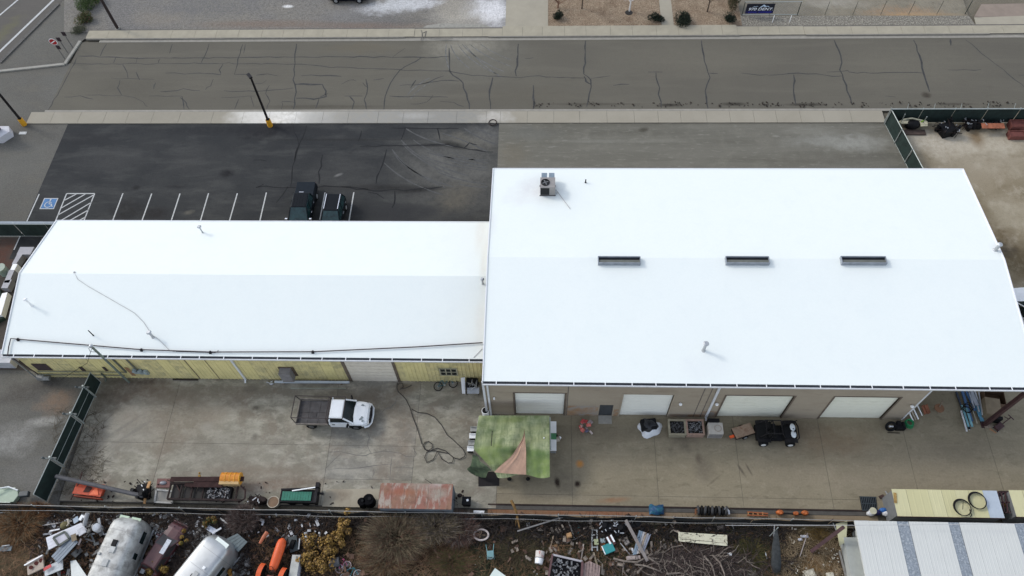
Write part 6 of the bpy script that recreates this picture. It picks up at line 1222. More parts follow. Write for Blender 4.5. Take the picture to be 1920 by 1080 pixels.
for i,(u,v) in enumerate(((58,1064),(68,1056),(77,1051))): MB().cyl(at(u,v,.6),at(u,v,.68),.14,n=10).build('brown_pot', mat('maroon_brown',(.13,.03,.02),.7), label='round brown cap on the stained cream panel, %s of three'%['lower left','middle','upper right'][i], cat='cap')
board('grey white torn sheet with a red edge below the slate sheet',84,1072,118,1058,.7,mat('torn_sheet',(.42,.44,.44),.7,var=.25,sc=4),.5,.7); board('narrow red strip beside the torn grey sheet',82,1068,96,1060,.22,mat('red_strip',(.45,.05,.05),.6),.75,.8)
MB().loft([[at(132,1052,.5),at(142,1050,.6),at(141,1052,.2),at(134,1054,.2)],[at(134,1085,.8),at(166,1085,1.0),at(160,1090,.2),at(138,1090,.2)]]).build('white_hull_shape', mat('white_hull',(.5,.52,.5),.5,var=.1), label='pointed white hull shape left of the larger caravan at the bottom edge', cat='boat hull')
T = thing('white_round_tank','white round tank top beside the larger caravan','tank',tuple(at(190,994,.0))); MB().cyl((0,0,0),(0,0,.8),.3,n=18).build('tank_body',white,T,smooth=False); MB().sph((0,0,.8),(.3,.3,.14),18,6).build('dome',white,T,smooth=True)
T = thing('scrap_post','grey cylinder post with white parts sticking up at the top of the heap','post'); MB().cyl(at(158,985,1.3),at(164,962,1.7),.15,n=10).build('cylinder',mat('cyl_grey',(.28,.28,.28),.6),T); MB().bar(at(150,975,1.4),at(156,966,1.5),.2,.15).bar(at(157,970,1.5),at(163,968,1.5),.15,.15).build('white_block',white,T)
MB().sph(at(122,985,.6),(.35,.3,.25),10,6).build('olive_ball', mat('olive_brown',(.14,.12,.05),.8,var=.3), label='olive round bundle above the white panel', cat='bundle')
MB().tube([at(128,974,.9),at(129,982,.9),at(126,986,.8)],.07,5).build('cream_hook', mat('cream_rim'), label='small cream hooked piece beside the olive bundle', cat='hook')
for (u0,v0,u1,v1,w,z,col,lb,cat) in ((80,985,135,977,.08,.4,(.3,.28,.26),'thin pale pole lying above the white panel','pole'),(93,996,112,992,.1,.7,(.6,.6,.6),'thin white strip above the left end of the white panel','strip'),
  (138,978,147,972,.4,.8,(.3,.36,.42),'blue grey scrap sheet at the top of the white panel','sheet'),(147,1000,160,992,.5,1.25,(.4,.4,.42),'grey crumpled sheet on the right end of the white panel','sheet'),(185,972,188,990,.18,.7,(.3,.31,.32),'grey upright strip left of the larger caravan top','strip'),
  (160,1010,175,1015,.12,.6,(.06,.06,.065),'dark bar below the right end of the white panel','bar'),(170,1000,178,1018,.1,.6,(.08,.09,.09),'dark thin bar left of the white tank','bar'),(147,1022,152,1010,.12,.8,(.55,.45,.42),'small pinkish strip under the cardboard square','strip'),
  (0,1030,22,1028,.35,.2,(.1,.12,.13),'small dark sledge like tray at the left edge of the junk yard','tray'),(3,1024,18,1022,.06,.3,(.4,.42,.42),'thin pale rim on the small dark tray at the left edge','strip'),
  (265,1075,272,1062,.3,.5,(.35,.36,.37),'grey box piece at the bottom edge between the caravan and yellow weeds','box'),(388,988,405,998,.35,.5,(.42,.45,.52),'pale blue grey crumpled sheet above the shiny caravan','sheet'),(398,1000,415,990,.14,.6,(.5,.52,.55),'thin pale strip beside the crumpled blue grey sheet','strip'),
  (413,972,427,982,.1,.5,(.5,.5,.48),'small white curved scrap above the crumpled sheet','scrap'),(593,975,597,986,.2,.4,(.4,.4,.4),'short pale tube standing near the fence above the dark scrap','tube'),(565,982,567,988,.1,.4,(.5,.5,.5),'tiny pale fitting near the fence','fitting'),(600,1002,596,1028,.07,.3,(.45,.44,.42),'thin pale stick left of the yellow bush','stick'),
  (573,998,576,1020,.22,.5,(.4,.42,.44),'pale crumpled metal strip in the dark scrap','strip'),(562,1010,560,1030,.08,.4,(.4,.42,.43),'thin pale strip left of the crumpled metal','strip')):
    MB().bar(at(u0,v0,z),at(u1,v1,z+.08),w,.06).build('scrap_'+cat.replace(' ','_'), mat('scrap_col_%d_%d_%d'%tuple(int(x_*100) for x_ in col),col,.6,var=.2,sc=5), label=lb, cat=cat)
# red oxide debris etc beside
# orange tractor
a,b = at(525,1020,1.3), at(512,1058,1.3)
T = thing('orange_tractor','old orange tractor with long rounded hood and orange fender, under the weeds','tractor',((a.x+b.x)/2,(a.y+b.y)/2,0),math.atan2(a.y-b.y,a.x-b.x)); to = mat('tractor_orange',(.62,.1,.025),.5,var=.15)
L=(a-b).length
MB().loft([[(x,w_*cos(t),1.05+h_*max(-.5,sin(t))) for t in [2*pi*i/14 for i in range(14)]] for x,w_,h_ in ((-L/2-.35,.22,.2),(-L/2-.1,.32,.3),(0,.34,.32),(L/2,.34,.32),(L/2+.3,.28,.28),(L/2+.45,.12,.15))]).build('hood', to, T, smooth=True)
MB().box(-L/2-.4,L/2+.2,-.18,.18,.4,.85).build('engine_block', mat('tractor_engine',(.14,.05,.03),.8,var=.4,sc=5), T)
for x_,y_,r_ in ((-1.35,-.85,.62),(-1.35,.85,.62),(1.0,-.6,.35),(1.0,.6,.35)):
    MB().cyl((x_,y_-.14,r_),(x_,y_+.14,r_),r_,n=18).build('tyre', rubber, T)
for s in (-1,1): MB().grid(lambda u,v,s=s: (-1.35+.72*cos(pi*(.15+.8*u)), s*(.62+.34*v), .62+.72*sin(pi*(.15+.8*u))), 10, 3).build('fender', to, T)
MB().tube([(.2,-.4,.7),(.2,.4,.7)],.08,6).tube([(-1.0,-.15,.9),(-1.1,-.2,1.5)],.03,5).build('axle', mat('tractor_engine'), T); MB().torus((-1.1,0,1.5),.2,.02,14,5).build('steering_wheel', black, T); MB().box(-1.9,-1.4,-.25,.25,.9,1.0).build('seat', mat('tractor_red_rust',(.2,.06,.04),.7), T)
a,b = at(501,998,.8), at(487,1019,.8); MB().tube([a,a.lerp(b,.5)+Vector((0,0,.05)),b],[.17,.14,.1],8).build('orange_boom', mat('faded_orange',(.42,.13,.06),.6,var=.2), label='faded orange tapered piece lying above left of the tractor', cat='scrap')
a,b = at(551,1036,.9), at(562,1038,.9); T = thing('pale_grey_cabinet','pale grey long cabinet left of the lower yellow bush','cabinet',((a.x+b.x)/2,at(556,1062).y,0)); MB().box(-.3,.3,-1.0,.6,0,.9).build('cabinet_body',mat('lavender_grey',(.36,.37,.42),.6,var=.1),T); MB().box(-.28,.28,-.98,.58,.9,.94).build('top',mat('pale_top',(.4,.4,.36),.6),T)
board('dark grey metal plate above the pale grey cabinet',548,1006,552,1034,.6,mat('dark_plate',(.05,.06,.06),.6,.2),.4)
a = at(627,1055,.4); MB().cyl(a-Vector((.35,.1,0)),a+Vector((.35,.1,0)),.32,n=12).build('dark_barrel', mat('dark_grey_barrel',(.06,.06,.065),.6), label='dark grey barrel lying beside the lower yellow bush', cat='barrel')
# dark parallel scrap beams heap (left of yellow bush)
for i in range(16):
    u = 515+random.uniform(0,85); v = 985+random.uniform(0,25); MB().bar(at(u,v,.25),at(u-random.uniform(8,26),v+random.uniform(18,34),.3),random.uniform(.04,.12),.06).build('scrap_rod', random.choice([blackm,mat('rod_grey',(.1,.1,.095),.6,.2),dkrust]), label='thin dark rod in the scrap heap between the orange tractor and the yellow bushes', cat='rod', group='dark rods in the scrap heap by the tractor')
# ring, chair, white board, pails
T = thing('white_rim_tub','shallow tub with a pale worn rim near the fence','tub',tuple(at(903,1006,0))); MB().torus((0,0,.5),.52,.07,26,6,rx=.72).build('rim',mat('pale_rim',(.42,.36,.33),.7,var=.4,sc=6),T); MB().cyl((0,0,.1),(0,0,.4),.42,n=18).build('tub_body',mat('tub_dark',(.03,.025,.02),.9),T)
q=MB(); 
for i in range(9): a_=random.uniform(0,6.28); q.tube([(0,0,.42),(.3*cos(a_),.22*sin(a_),.55)],.025,4)
q.build('twigs',mat('twig_tan',(.2,.14,.09),.9),T)
p = at(920,1042); T = thing('teal_chair','pale teal plastic chair tipped on the weeds','chair',(p.x,p.y,.0),.1); tm = mat('pale_teal',(.16,.3,.31),.5,var=.15)
MB().box(-.24,.24,-.22,.25,.42,.46).build('seat',tm,T,bev=.03); MB().grid(lambda s,t:(.27*cos(pi+pi*s),-.1-.25*sin(pi*s)*1.0,.46+.35*t),10,3).build('backrest',mat('pale_teal_back',(.3,.42,.43),.5),T)
for x_ in (-.22,.22):
    MB().tube([(x_,.25,.44),(x_*1.3,.75,.25)],.025,5).build('leg',tm,T); MB().tube([(x_,-.2,.42),(x_*1.1,-.28,0)],.03,5).build('leg',tm,T)
P=[at(*q_,.5) for q_ in ((928,1065),(915,1085),(955,1085),(947,1079))]; MB().add(P+[p_-Vector((0,0,.1)) for p_ in P],[(0,1,2,3),(7,6,5,4),(0,4,5,1),(1,5,6,2),(2,6,7,3),(3,7,4,0)]).build('pale_box_corner', mat('pale_mint',(.6,.66,.6),.6,var=.03), label='pale mint box corner rising at the bottom edge below the teal chair', cat='box')
T = thing('bucket_stack','stack of two white buckets with red smears lying on their side','buckets'); a,b=at(1013,1034,.3),at(1010,1057,.3); MB().cyl(a,a.lerp(b,.52),.33,.3,14).build('bucket',mat('smeared_white',(.55,.5,.45),.6,var=.1,col2=(.35,.05,.03),sc2=2,lo=.5,hi=.56,amt=1),T); MB().cyl(a.lerp(b,.58),b,.31,.27,14).build('bucket',white,T)
# open junk trailer at the bottom edge
P=[at(*q_,.7) for q_ in ((1036,1040),(1092,1053),(1090,1095),(1026,1095))]; T=thing('junk_trailer','dark open trailer with pale top rail full of cluttered scrap at the bottom edge','trailer')
q=MB(); q.bar(P[0],P[1],.12,.12); q.build('top_rail',mat('pale_rail',(.35,.33,.34),.6),T); MB().bar(P[1],P[2],.16,.14).build('side_rail',mat('brown_rail',(.1,.05,.05),.7),T); MB().bar(P[0],P[3],.14,.14).build('side_rail',mat('brown_rail'),T)
MB().add([(p_.x,p_.y,.35) for p_ in P]+[(p_.x,p_.y,.0) for p_ in P],[(0,1,2,3),(7,6,5,4),(0,4,5,1),(1,5,6,2),(2,6,7,3),(3,7,4,0)]).build('trailer_bed',black,T)
q=MB()
for i in range(70): s_,t_=random.random(),random.random(); p_=P[0].lerp(P[1],.1+.8*s_).lerp(P[3].lerp(P[2],.1+.8*s_),.08+.9*t_); p_.z=random.uniform(.4,.65); q.ob(p_,(random.uniform(.05,.3),random.uniform(.05,.15),.06),random.uniform(0,3),random.uniform(-.5,.5))
q.build('scrap_pieces',mat('scrap_mixed',(.16,.16,.16),.6,var=.9,sc=8),T,kind='stuff')
T=thing('pallet_wood_heap','heap of pale pinkish planks beside the dark open trailer at the bottom edge','planks'); pwm=mat('pinkish_wood',(.26,.19,.17),.85,var=.3,sc=5)
for i in range(17): u=1094+i*1.9; MB().bar(at(u,1052+abs(i-6)*.9,.55+.04*(i%3)),at(u-3,1095,.5+.05*(i%2)),.1,.04).build('plank',pwm,T)
T=thing('aluminium_ladder','short grey ladder lying north south on the soil','ladder'); lm_=mat('ladder_grey',(.33,.34,.33),.5,.3)
for u0,u1 in ((1110,1110),(1119,1120)): MB().bar(at(u0,992,.35),at(u1,1033,.25),.09,.07).build('rail',lm_,T)
for v in (994,1003,1013,1026): MB().bar(at(1109,v,.32),at(1121,v,.32),.07,.05).build('rung',lm_,T)
MB().ob(at(1118,1016,.4),(.3,.4,.08),.1).build('khaki_plate',mat('khaki',(.3,.32,.18),.7),label='small khaki plate on the grey ladder',cat='plate')
engine('large shiny black engine scrap against the fence with glinting parts',1150,992,1.3,.55,.7,21,rz=-.05,bright=1.5,z=.0); engine('second black scrap lump right of the glinting engine',1185,985,.7,.45,.5,22,rz=0,bright=.6)
board('long grey weathered plank leaning diagonally over the blue striped panel',1173,975,1214,1052,.22,mat('plank_taupe',(.23,.2,.18),.85,var=.15),1.1,.4,t=.05)
T=thing('blue_striped_panel','blue grey panel of vertical boards with a pale worn middle','panel'); P=[at(*q_,.45) for q_ in ((1198,994),(1221,1002),(1208,1035),(1186,1041))]
cs=[(.2,.26,.31),(.17,.22,.27),(.34,.33,.33),(.32,.26,.2),(.26,.26,.28),(.2,.22,.27)]
for i in range(6):
    q=[P[0].lerp(P[1],i/6+.01),P[0].lerp(P[1],(i+1)/6-.01),P[3].lerp(P[2],(i+1)/6-.01),P[3].lerp(P[2],i/6+.01)]
    MB().add(q+[x_-Vector((0,0,.06)) for x_ in q],[(3,2,1,0),(4,5,6,7),(0,4,5,1),(1,5,6,2),(2,6,7,3),(3,7,4,0)]).build('plank',mat('blueboard%d'%i,cs[i],.8,var=.2,sc=5),T)
for i,(u0,v0,u1,v1,m_,lb) in enumerate(((1138,1007,1145,1020,white,'left of two white bars on a brown crate'),(1145,1003,1152,1016,white,'right of two white bars on a brown crate'))): MB().bar(at(u0,v0,.5),at(u1,v1,.5),.12,.08).build('white_bar',m_,label=lb,cat='bar')
board('brown crate lid beneath the two white bars',1141,1006,1150,1022,.5,mat('red_brown_wood',(.1,.045,.04),.8),.38,name='crate_lid',cat='crate')
T=thing('teal_crate','teal plastic crate with a pale edge lying in the scrap','crate',tuple(at(1140,1031,.0)),.4); MB().frus((-.38,.35,-.28,.28,.1),(-.42,.4,-.32,.32,.5)).build('crate_body',mat('teal_plastic',(.03,.24,.24),.5,var=.15),T,bev=.03); MB().box(-.42,-.36,-.3,.3,.5,.54).build('rim',white,T)
for nm,u,v,sx,sy,h,rz,c,lb,cat in (('orange_brown_tub',1130,1026,.4,.6,.3,.1,(.28,.1,.03),'orange brown plastic tub left of the teal crate','tub'),('clear_box',1130,1015,.45,.4,.35,.1,(.35,.42,.43),'pale translucent box above the orange brown tub','box'),('beige_box',1174,1017,.4,.5,.3,.5,(.28,.25,.22),'small beige box left of the blue striped panel','box'),
   ('rusty_can',1067,1007,.4,.35,.6,.3,(.35,.2,.09),'rusty yellow can near the fence above the white slippers shape','can'),('white_slab',1500,1012,.35,.2,.1,.2,(.55,.55,.58),'white folded item near the fence in the bare soil','item'),('rag',1508,1006,.6,.2,.12,.0,(.5,.5,.52),'white rag beside the folded item in the bare soil','rag'),
   ('stone_slab',1518,1076,.9,.6,.12,.3,(.5,.46,.36),'pale flat rock at the bottom edge in the bare soil','rock'),('stone_slab',1556,1079,.6,.4,.12,.1,(.5,.46,.38),'second pale flat rock at the bottom edge right of the first','rock'),('brown_cloth',1040,1030,.7,.7,.2,.3,(.3,.17,.08),'crumpled tan brown paper above the junk trailer','paper'),
   ('pale_shoe_shape',1069,1033,.3,.55,.15,-.4,(.4,.39,.38),'pale curved plastic scrap above the pinkish planks','scrap'),('rock',1350,990,.6,.35,.35,.2,(.12,.1,.085),'brown rock by the fence above the cream slatted bench','rock'),('rock',1327,993,.5,.3,.3,.2,(.13,.1,.085),'second brown rock left of the first above the cream slatted bench','rock'),('grey_net_piece',991,988,.3,.6,.4,.2,(.2,.2,.2),'grey triangular scrap near the fence','scrap'),('blue_bottle_crate',1085,993,.2,.7,.3,-.1,(.02,.15,.15),'dark teal narrow box near the fence','box'),
   ('gray_carton',1183,1043,.3,.2,.2,.1,(.3,.28,.27),'small pale driftwood coloured block below the blue panel','block')):
    p=at(u,v); o=MB().frus((-sx/2,sx/2,-sy/2,sy/2,0),(-sx*.42,sx*.42,-sy*.42,sy*.42,h)).build(nm,mat(nm+'_mat',c,.75,var=.3,sc=5,col2=tuple(x_*.5 for x_ in c),sc2=6,amt=.6),bev=.05,label=lb,cat=cat); o.location=(p.x,p.y,gz(p)); o.rotation_euler=(0,0,rz)
for (u0,v0,u1,v1,w,z,c,lb) in ((970,996,1060,968,.09,.7,(.2,.19,.18),'thin grey pole slanting from the fence over the weeds'),(1015,1004,1019,1031,.1,.2,(.3,.25,.2),'short pale stick standing above the buckets'),(1038,1003,1030,1033,.1,.2,(.3,.22,.15),'tan stick leaning above the crumpled paper'),(1094,1020,1089,1053,.1,.3,(.3,.25,.21),'tan stick left of the ladder foot'),
   (1113,1036,1123,1072,.12,.2,(.27,.22,.15),'tan stick running down from the ladder foot'),(1066,978,1078,1012,.08,.4,(.2,.19,.17),'thin grey stick beside the rusty can'),(1062,1018,1103,998,.08,.3,(.18,.15,.12),'brown stick beneath the rusty can'),(1193,1044,1188,1055,.08,.3,(.4,.38,.36),'short pale stick below the blue panel'),(1574,1034,1588,1088,.12,.3,(.2,.19,.17),'long grey pole left of the white metal building'),
   (1561,978,1608,1088,.05,.6,(.45,.45,.43),'thin pale cable pole slanting down beside the white metal building'),(1452,985,1450,1020,.05,.5,(.4,.4,.4),'thin pale rod rising above the dark net cone'),(1435,1035,1438,1048,.06,.3,(.6,.6,.6),'short bright white stick left of the net cone'),(1500,1043,1514,1000,.05,.2,(.35,.3,.27),'thin pale stem in the bare soil'),(1360,978,1395,972,.08,.3,(.2,.19,.17),'grey brace near the fence above the bench'),(1373,982,1376,1000,.08,.3,(.18,.17,.15),'short upright under the grey brace'),(1163,1018,1181,1040,.06,.4,(.3,.29,.28),'thin pale rod left of the blue panel'),(1185,1028,1187,1036,.12,.4,(.65,.65,.65),'tiny white scrap left of the blue panel'),(1175,1047,1200,1045,.25,.4,(.34,.28,.25),'short driftwood log below the blue panel')):
    MB().bar(at(u0,v0,z),at(u1,v1,max(.15,z-.15)),w,w*.8).build('stick',mat('stick_%d_%d'%(c[0]*100,c[2]*100),c,.85,var=.25,sc=5),label=lb,cat='stick')
# cream slatted bench and pallet
T=thing('cream_slatted_bench','cream painted slatted bench top lying above the branch pile','bench'); P=[at(*q_,.45) for q_ in ((1273,998),(1361,1003),(1362,1023),(1274,1014))]; cm=mat('cream_peeling',(.55,.52,.38),.7,var=.1,sc=4,col2=(.2,.14,.08),sc2=5,amt=.7,lo=.56,hi=.64)
for i in range(5):
    a=P[0].lerp(P[3],(i+.5)/5); b=P[1].lerp(P[2],(i+.5)/5); MB().bar(a,b,.135 if i<4 else .2,.05).build('slat',cm,T)
MB().bar(P[0],P[3],.1,.1).bar(P[1],P[2],.14,.1).build('end_frame',cm,T)
T=thing('grey_pallet','weathered grey pallet at the bottom edge','pallet'); P=[at(*q_,.2) for q_ in ((1387,1067),(1417,1066),(1420,1092),(1384,1092))]
for i in range(6): MB().bar(P[0].lerp(P[3],i/5),P[1].lerp(P[2],i/5),.13,.03).build('slat',mat('pallet_olive_grey',(.2,.19,.15),.85,var=.2,sc=5),T)
for t_ in (.05,.5,.95): MB().bar(P[0].lerp(P[1],t_)-Vector((0,0,.06)),P[3].lerp(P[2],t_)-Vector((0,0,.06)),.1,.09).build('bearer',mat('pallet_olive_grey'),T)
p=at(1368,1041); T=thing('white_ball_post','small white ball on a thin grey stem beside the branch pile','post',(p.x,p.y,0)); MB().cyl((-.2,0,0),(-.2,0,.5),.03,n=5).build('stem',steel,T); MB().sph((0,0,.3),.12,8,6).build('ball',white,T)
# dark net cone
a=at(1455,1075); b=at(1456,992,2.2)
T=thing('net_cone','dark grey net hanging from a pole in a long cone shape','net'); MB().loft([[a.lerp(b,t)+Vector((r*cos(2*pi*k/12+t*2),r*sin(2*pi*k/12)*.6*(1+.2*sin(k*3)),0)) for k in range(12)] for t,r in ((0,.3),(.2,.34),(.4,.32),(.6,.27),(.8,.18),(1,.06))]).build('net',mat('grey_net',(.035,.038,.038),.9,var=.4,sc=5,bump=.5),T,smooth=True); MB().cyl(b-Vector((0,0,2.2)),b+Vector((0,0,.4)),.04,n=6).build('pole',rail,T)
# door panel and steel beam beside white building
P=[at(*q_,.9) for q_ in ((1568,982),(1589,976),(1587,1010),(1583,1018),(1575,1023))]; MB().add(P+[p_-Vector((0,0,.12)) for p_ in P],[(4,3,2,1,0),(5,6,7,8,9),(0,5,6,1),(1,6,7,2),(2,7,8,3),(3,8,9,4),(4,9,5,0)]).build('cream_door',mat('cream_yellow',(.5,.48,.3),.6,var=.05),label='pale cream yellow panel with a rounded lower end beside the white metal building',cat='panel')
MB().bar(at(1582,988,2.4),at(1521,1034,.1),.24,.2).build('steel_beam',brs,label='dark oxide red steel beam propped from the soil to the cream panel',cat='beam')

# ---------------------------------------------------------------- vegetation
def twigs(mb, c, rx, ry, h, n, w=.022, lean=.6, seed=0, droop=.35, up=.7):
    rr = random.Random(seed)
    for i in range(n):
        a = rr.uniform(0,2*pi); k = rr.random()**.6; base = Vector((c[0]+rx*.35*k*cos(a), c[1]+ry*.35*k*sin(a), c[2]))
        a2 = a+rr.gauss(0,.5); L = h*rr.uniform(.5,1.15); out = rr.uniform(.15,1)
        tip = base+Vector((rx*.75*out*cos(a2), ry*.75*out*sin(a2), L*(1-.45*out*droop*2)))
        midp = base.lerp(tip,.5)+Vector((rr.gauss(0,.08),rr.gauss(0,.08),L*.18))
        s = Vector((rr.gauss(0,1),rr.gauss(0,1),rr.gauss(0,.4))).normalized()*w/2
        mb.add([base-s,base+s,midp+s*.9,midp-s*.9,tip],[(0,1,2,3),(3,2,4)])
        if rr.random() < .8:
            t2 = midp+Vector((rr.gauss(0,.3),rr.gauss(0,.3),rr.uniform(.0,.35)))*h*.55; mb.add([midp-s*.7,midp+s*.7,t2],[(0,1,2)])
def bush(name,label,u,v,rx,ry,h,n,cols,cat='bush',seed=1,w=.032,**k):
    p=at(u,v); T=thing(name,label,cat,(p.x,p.y,0)); 
    q=MB()
    for i in range(7): a=i*.9+seed; q.tube([(0,0,-.05),(rx*.2*cos(a),ry*.2*sin(a),h*.35),(rx*.45*cos(a+.2),ry*.45*sin(a+.2),h*.75)],[.035,.025,.012],5)
    q.build('stem',mat('stem_brown',(.07,.05,.04),.9),T)
    for j,c in enumerate(cols): m_=MB(); twigs(m_,(0,0,0),rx,ry,h,n//len(cols),w,seed=seed*10+j,**k); m_.build('crown',mat('twig_%d_%d_%d'%tuple(int(x*1000) for x in c),c,.95,var=.3,sc=3),T)
    return T
ol,ol2,rd,gy,og = (.19,.15,.09),(.1,.08,.05),(.12,.06,.04),(.17,.14,.12),(.24,.115,.045)
bush('dry_bush','wide tawny leafless bush beneath the rust red container',745,1010,3.0,2.2,1.5,5200,(ol,ol,ol2,rd),seed=2)
bush('dry_bush','greyish leafless bush at the fence below the right end of the rust red container',818,992,2.4,1.5,1.5,3400,(gy,ol,ol2),seed=3)
bush('dry_bush','reddish brown leafless bush right of the greyish one at the fence',862,995,1.9,1.7,1.2,2400,(rd,(.06,.035,.03),gy),seed=4)
bush('dry_bush','low yellow brown grass bush at the foot of the tawny bush',725,1050,2.4,1.5,.9,3000,(ol,(.15,.09,.04),rd),seed=5)
bush('dry_bush','mauve brown leafless bush at the fence right of the steel trailer frame',462,978,1.6,1.3,1.5,2600,((.13,.085,.07),(.085,.055,.045),gy),seed=6)
bush('dry_bush','orange brown dry bush at the left edge below the plank fence',42,985,2.2,1.8,1.0,3400,(og,(.12,.06,.025),ol),seed=7)
bush('dry_bush','second orange brown dry bush nearer the heap',75,962,1.6,.9,.9,1800,(og,(.1,.05,.025)),seed=8)
bush('dry_bush','low green brown bush between the teal chair and the tawny bush',850,1055,2.0,1.2,.5,1800,((.06,.065,.02),(.1,.07,.03),rd),seed=9,w=.03)
bush('dry_bush','dark green brown weeds right of the teal chair',975,1030,2.4,1.6,.45,2400,((.05,.05,.02),(.09,.065,.035),(.06,.04,.025)),seed=10,w=.03)
bush('dry_bush','dark green weeds left of the net cone',1405,1040,1.5,1.5,.5,1600,((.04,.045,.012),(.09,.07,.025)),seed=12,w=.03)
bush('dry_bush','small ochre dry weed in the bare soil left of the steel beam',1535,1003,.8,.6,.4,600,((.16,.1,.03),(.1,.07,.03)),seed=13)
def tangle(name,label,boxpx,n,m,seed,h=.7,w=.03,z0=0,kind='stuff',ymax=15.2):
    rr=random.Random(seed); mb=MB(); u0,v0,u1,v1=boxpx
    for i in range(n):
        p=at(rr.uniform(u0,u1),rr.uniform(v0,v1)+6)
        if ymax and p.y > ymax: continue
        a=rr.uniform(0,2*pi); L=rr.uniform(.4,1.4); z=rr.uniform(0,h)+z0; pts=[]; 
        b=a+rr.gauss(0,.8)
        s=Vector((-sin(a),cos(a),0))*w/2; m1=p+Vector((cos(a)*L*.5,sin(a)*L*.5,z+.2*h)); e=m1+Vector((cos(b)*L*.5,sin(b)*L*.5,-z*.3)); p.z=z*.5
        mb.add([p-s,p+s,m1+s,m1-s,e],[(0,1,2,3),(3,2,4)])
    return mb.build(name,m,kind=kind,label=label,cat=None)
mt1=mat('vine_dark',(.03,.022,.018),.95,var=.5,sc=3); mt2=mat('vine_brown',(.08,.055,.04),.95,var=.4,sc=3); mt3=mat('grass_dry',(.11,.08,.042),.95,var=.4,sc=2); mt4=mat('grass_green',(.03,.034,.013),.95,var=.5,sc=2)
tangle('dark_vines','dark leafless vines deepening the shade along the foot of the long yard fence',(-40,948,1600,985),9000,mt1,1,.5,.035)  # brush stems coloured near black, also standing in for the fence's shade
tangle('dark_vines','brown leafless vines along the foot of the long yard fence',(-40,952,1580,982),3000,mt2,2,.45,.025)
tangle('dark_vines','dark vines and roots between the maroon car and the shiny caravan',(330,965,470,1080),2600,mt1,3,.6,.035)
tangle('rusty_weeds','rusty brown weeds among the scrap on the left of the junk yard',(-30,960,640,1150),4800,mat('weed_rust',(.15,.085,.045),.95,var=.5,sc=2),21,.35,.03)
tangle('dark_vines','near black dead brush between the scrap heaps',(60,960,640,1095),2200,mat('brush_black',(.016,.012,.01),.95,var=.4,sc=2),22,.4,.045)
tangle('dark_vines','near black dead brush along the fence in the middle of the junk yard',(880,965,1470,1010),2400,mat('brush_black'),23,.45,.045)
tangle('rusty_weeds','rusty brown weeds in the middle of the junk yard',(640,985,1460,1150),4500,mat('weed_rust'),24,.25,.025)
tangle('dry_grass','dry grass scattered over the junk yard soil',(-30,965,1600,1190),13000,mt3,4,.16,.02)
tangle('green_weeds','dark green weeds scattered over the middle of the junk yard',(880,975,1450,1095),3500,mt4,5,.2,.03)
tangle('dry_grass','pale dry straw on the bare soil',(1460,985,1590,1095),700,mat('straw',(.3,.22,.13),.95,var=.3),6,.1,.02)
# yellow leaved bushes
def leafbush(label,u,v,r,n,seed,cols,name='yellow_bush',sx=1,sy=1,hh=1.0,leaf=.11):
    rr=random.Random(seed); p=at(u,v); T=thing(name,label,'bush',(p.x,p.y,0)); q=MB()
    cl=[(rr.gauss(0,.42)*r*sx,rr.gauss(0,.42)*r*sy,rr.uniform(.35,1.0)*hh) for _ in range(max(5,int(n/90)))]
    for c in cl: q.tube([(0,0,0),(c[0]*.5,c[1]*.5,c[2]*.6),c],[.03,.02,.01],4)
    q.build('stem',mat('stem_brown'),T)
    ms=[MB() for _ in cols]
    for c in cl:
        for i in range(90):
            d=Vector((rr.gauss(0,1),rr.gauss(0,1),rr.gauss(0,1))).normalized()*(.2+.12*rr.random())*r*1.0; pp=Vector(c)+d
            a=d.normalized().cross(Vector((rr.gauss(0,1),rr.gauss(0,1),rr.gauss(0,1)))).normalized()*leaf*rr.uniform(.5,1); b=a.cross(d.normalized()+Vector((rr.gauss(0,.4),)*3)).normalized()*leaf*.55
            rr.choice(ms).add([pp-a,pp+b,pp+a,pp-b],[(0,1,2,3)])
    for m_,c in zip(ms,cols): m_.build('leaves',mat('leaf_%d_%d'%(c[0]*1000,c[1]*1000),c,.8,var=.25,sc=4),T)
yl=((.28,.17,.035),(.2,.115,.025),(.34,.2,.06),(.1,.06,.02))
leafbush('golden leaved bush between the fence and the lower golden bush',640,1005,.9,1800,1,yl,sx=.9,sy=1.4); leafbush('larger golden leaved bush at the bottom edge beside the pale grey cabinet',596,1052,1.15,3000,2,yl,sx=1.0,sy=1.3)
leafbush('small golden weed between the maroon car and shiny caravan',345,1018,.5,500,3,((.2,.13,.02),(.12,.1,.02),(.3,.16,.04))); leafbush('golden weed clump at the bottom edge right of the larger caravan',305,1060,.9,1000,4,((.2,.12,.02),(.12,.07,.02),(.25,.17,.04)),sx=1.0,sy=1.4); leafbush('ochre and green weed above the shiny caravan',402,980,.6,600,5,((.2,.1,.02),(.05,.07,.02),(.14,.08,.02)))
leafbush('small golden weed at the bottom edge right of the shiny caravan',438,1074,.35,300,6,((.3,.14,.02),(.2,.1,.03)))
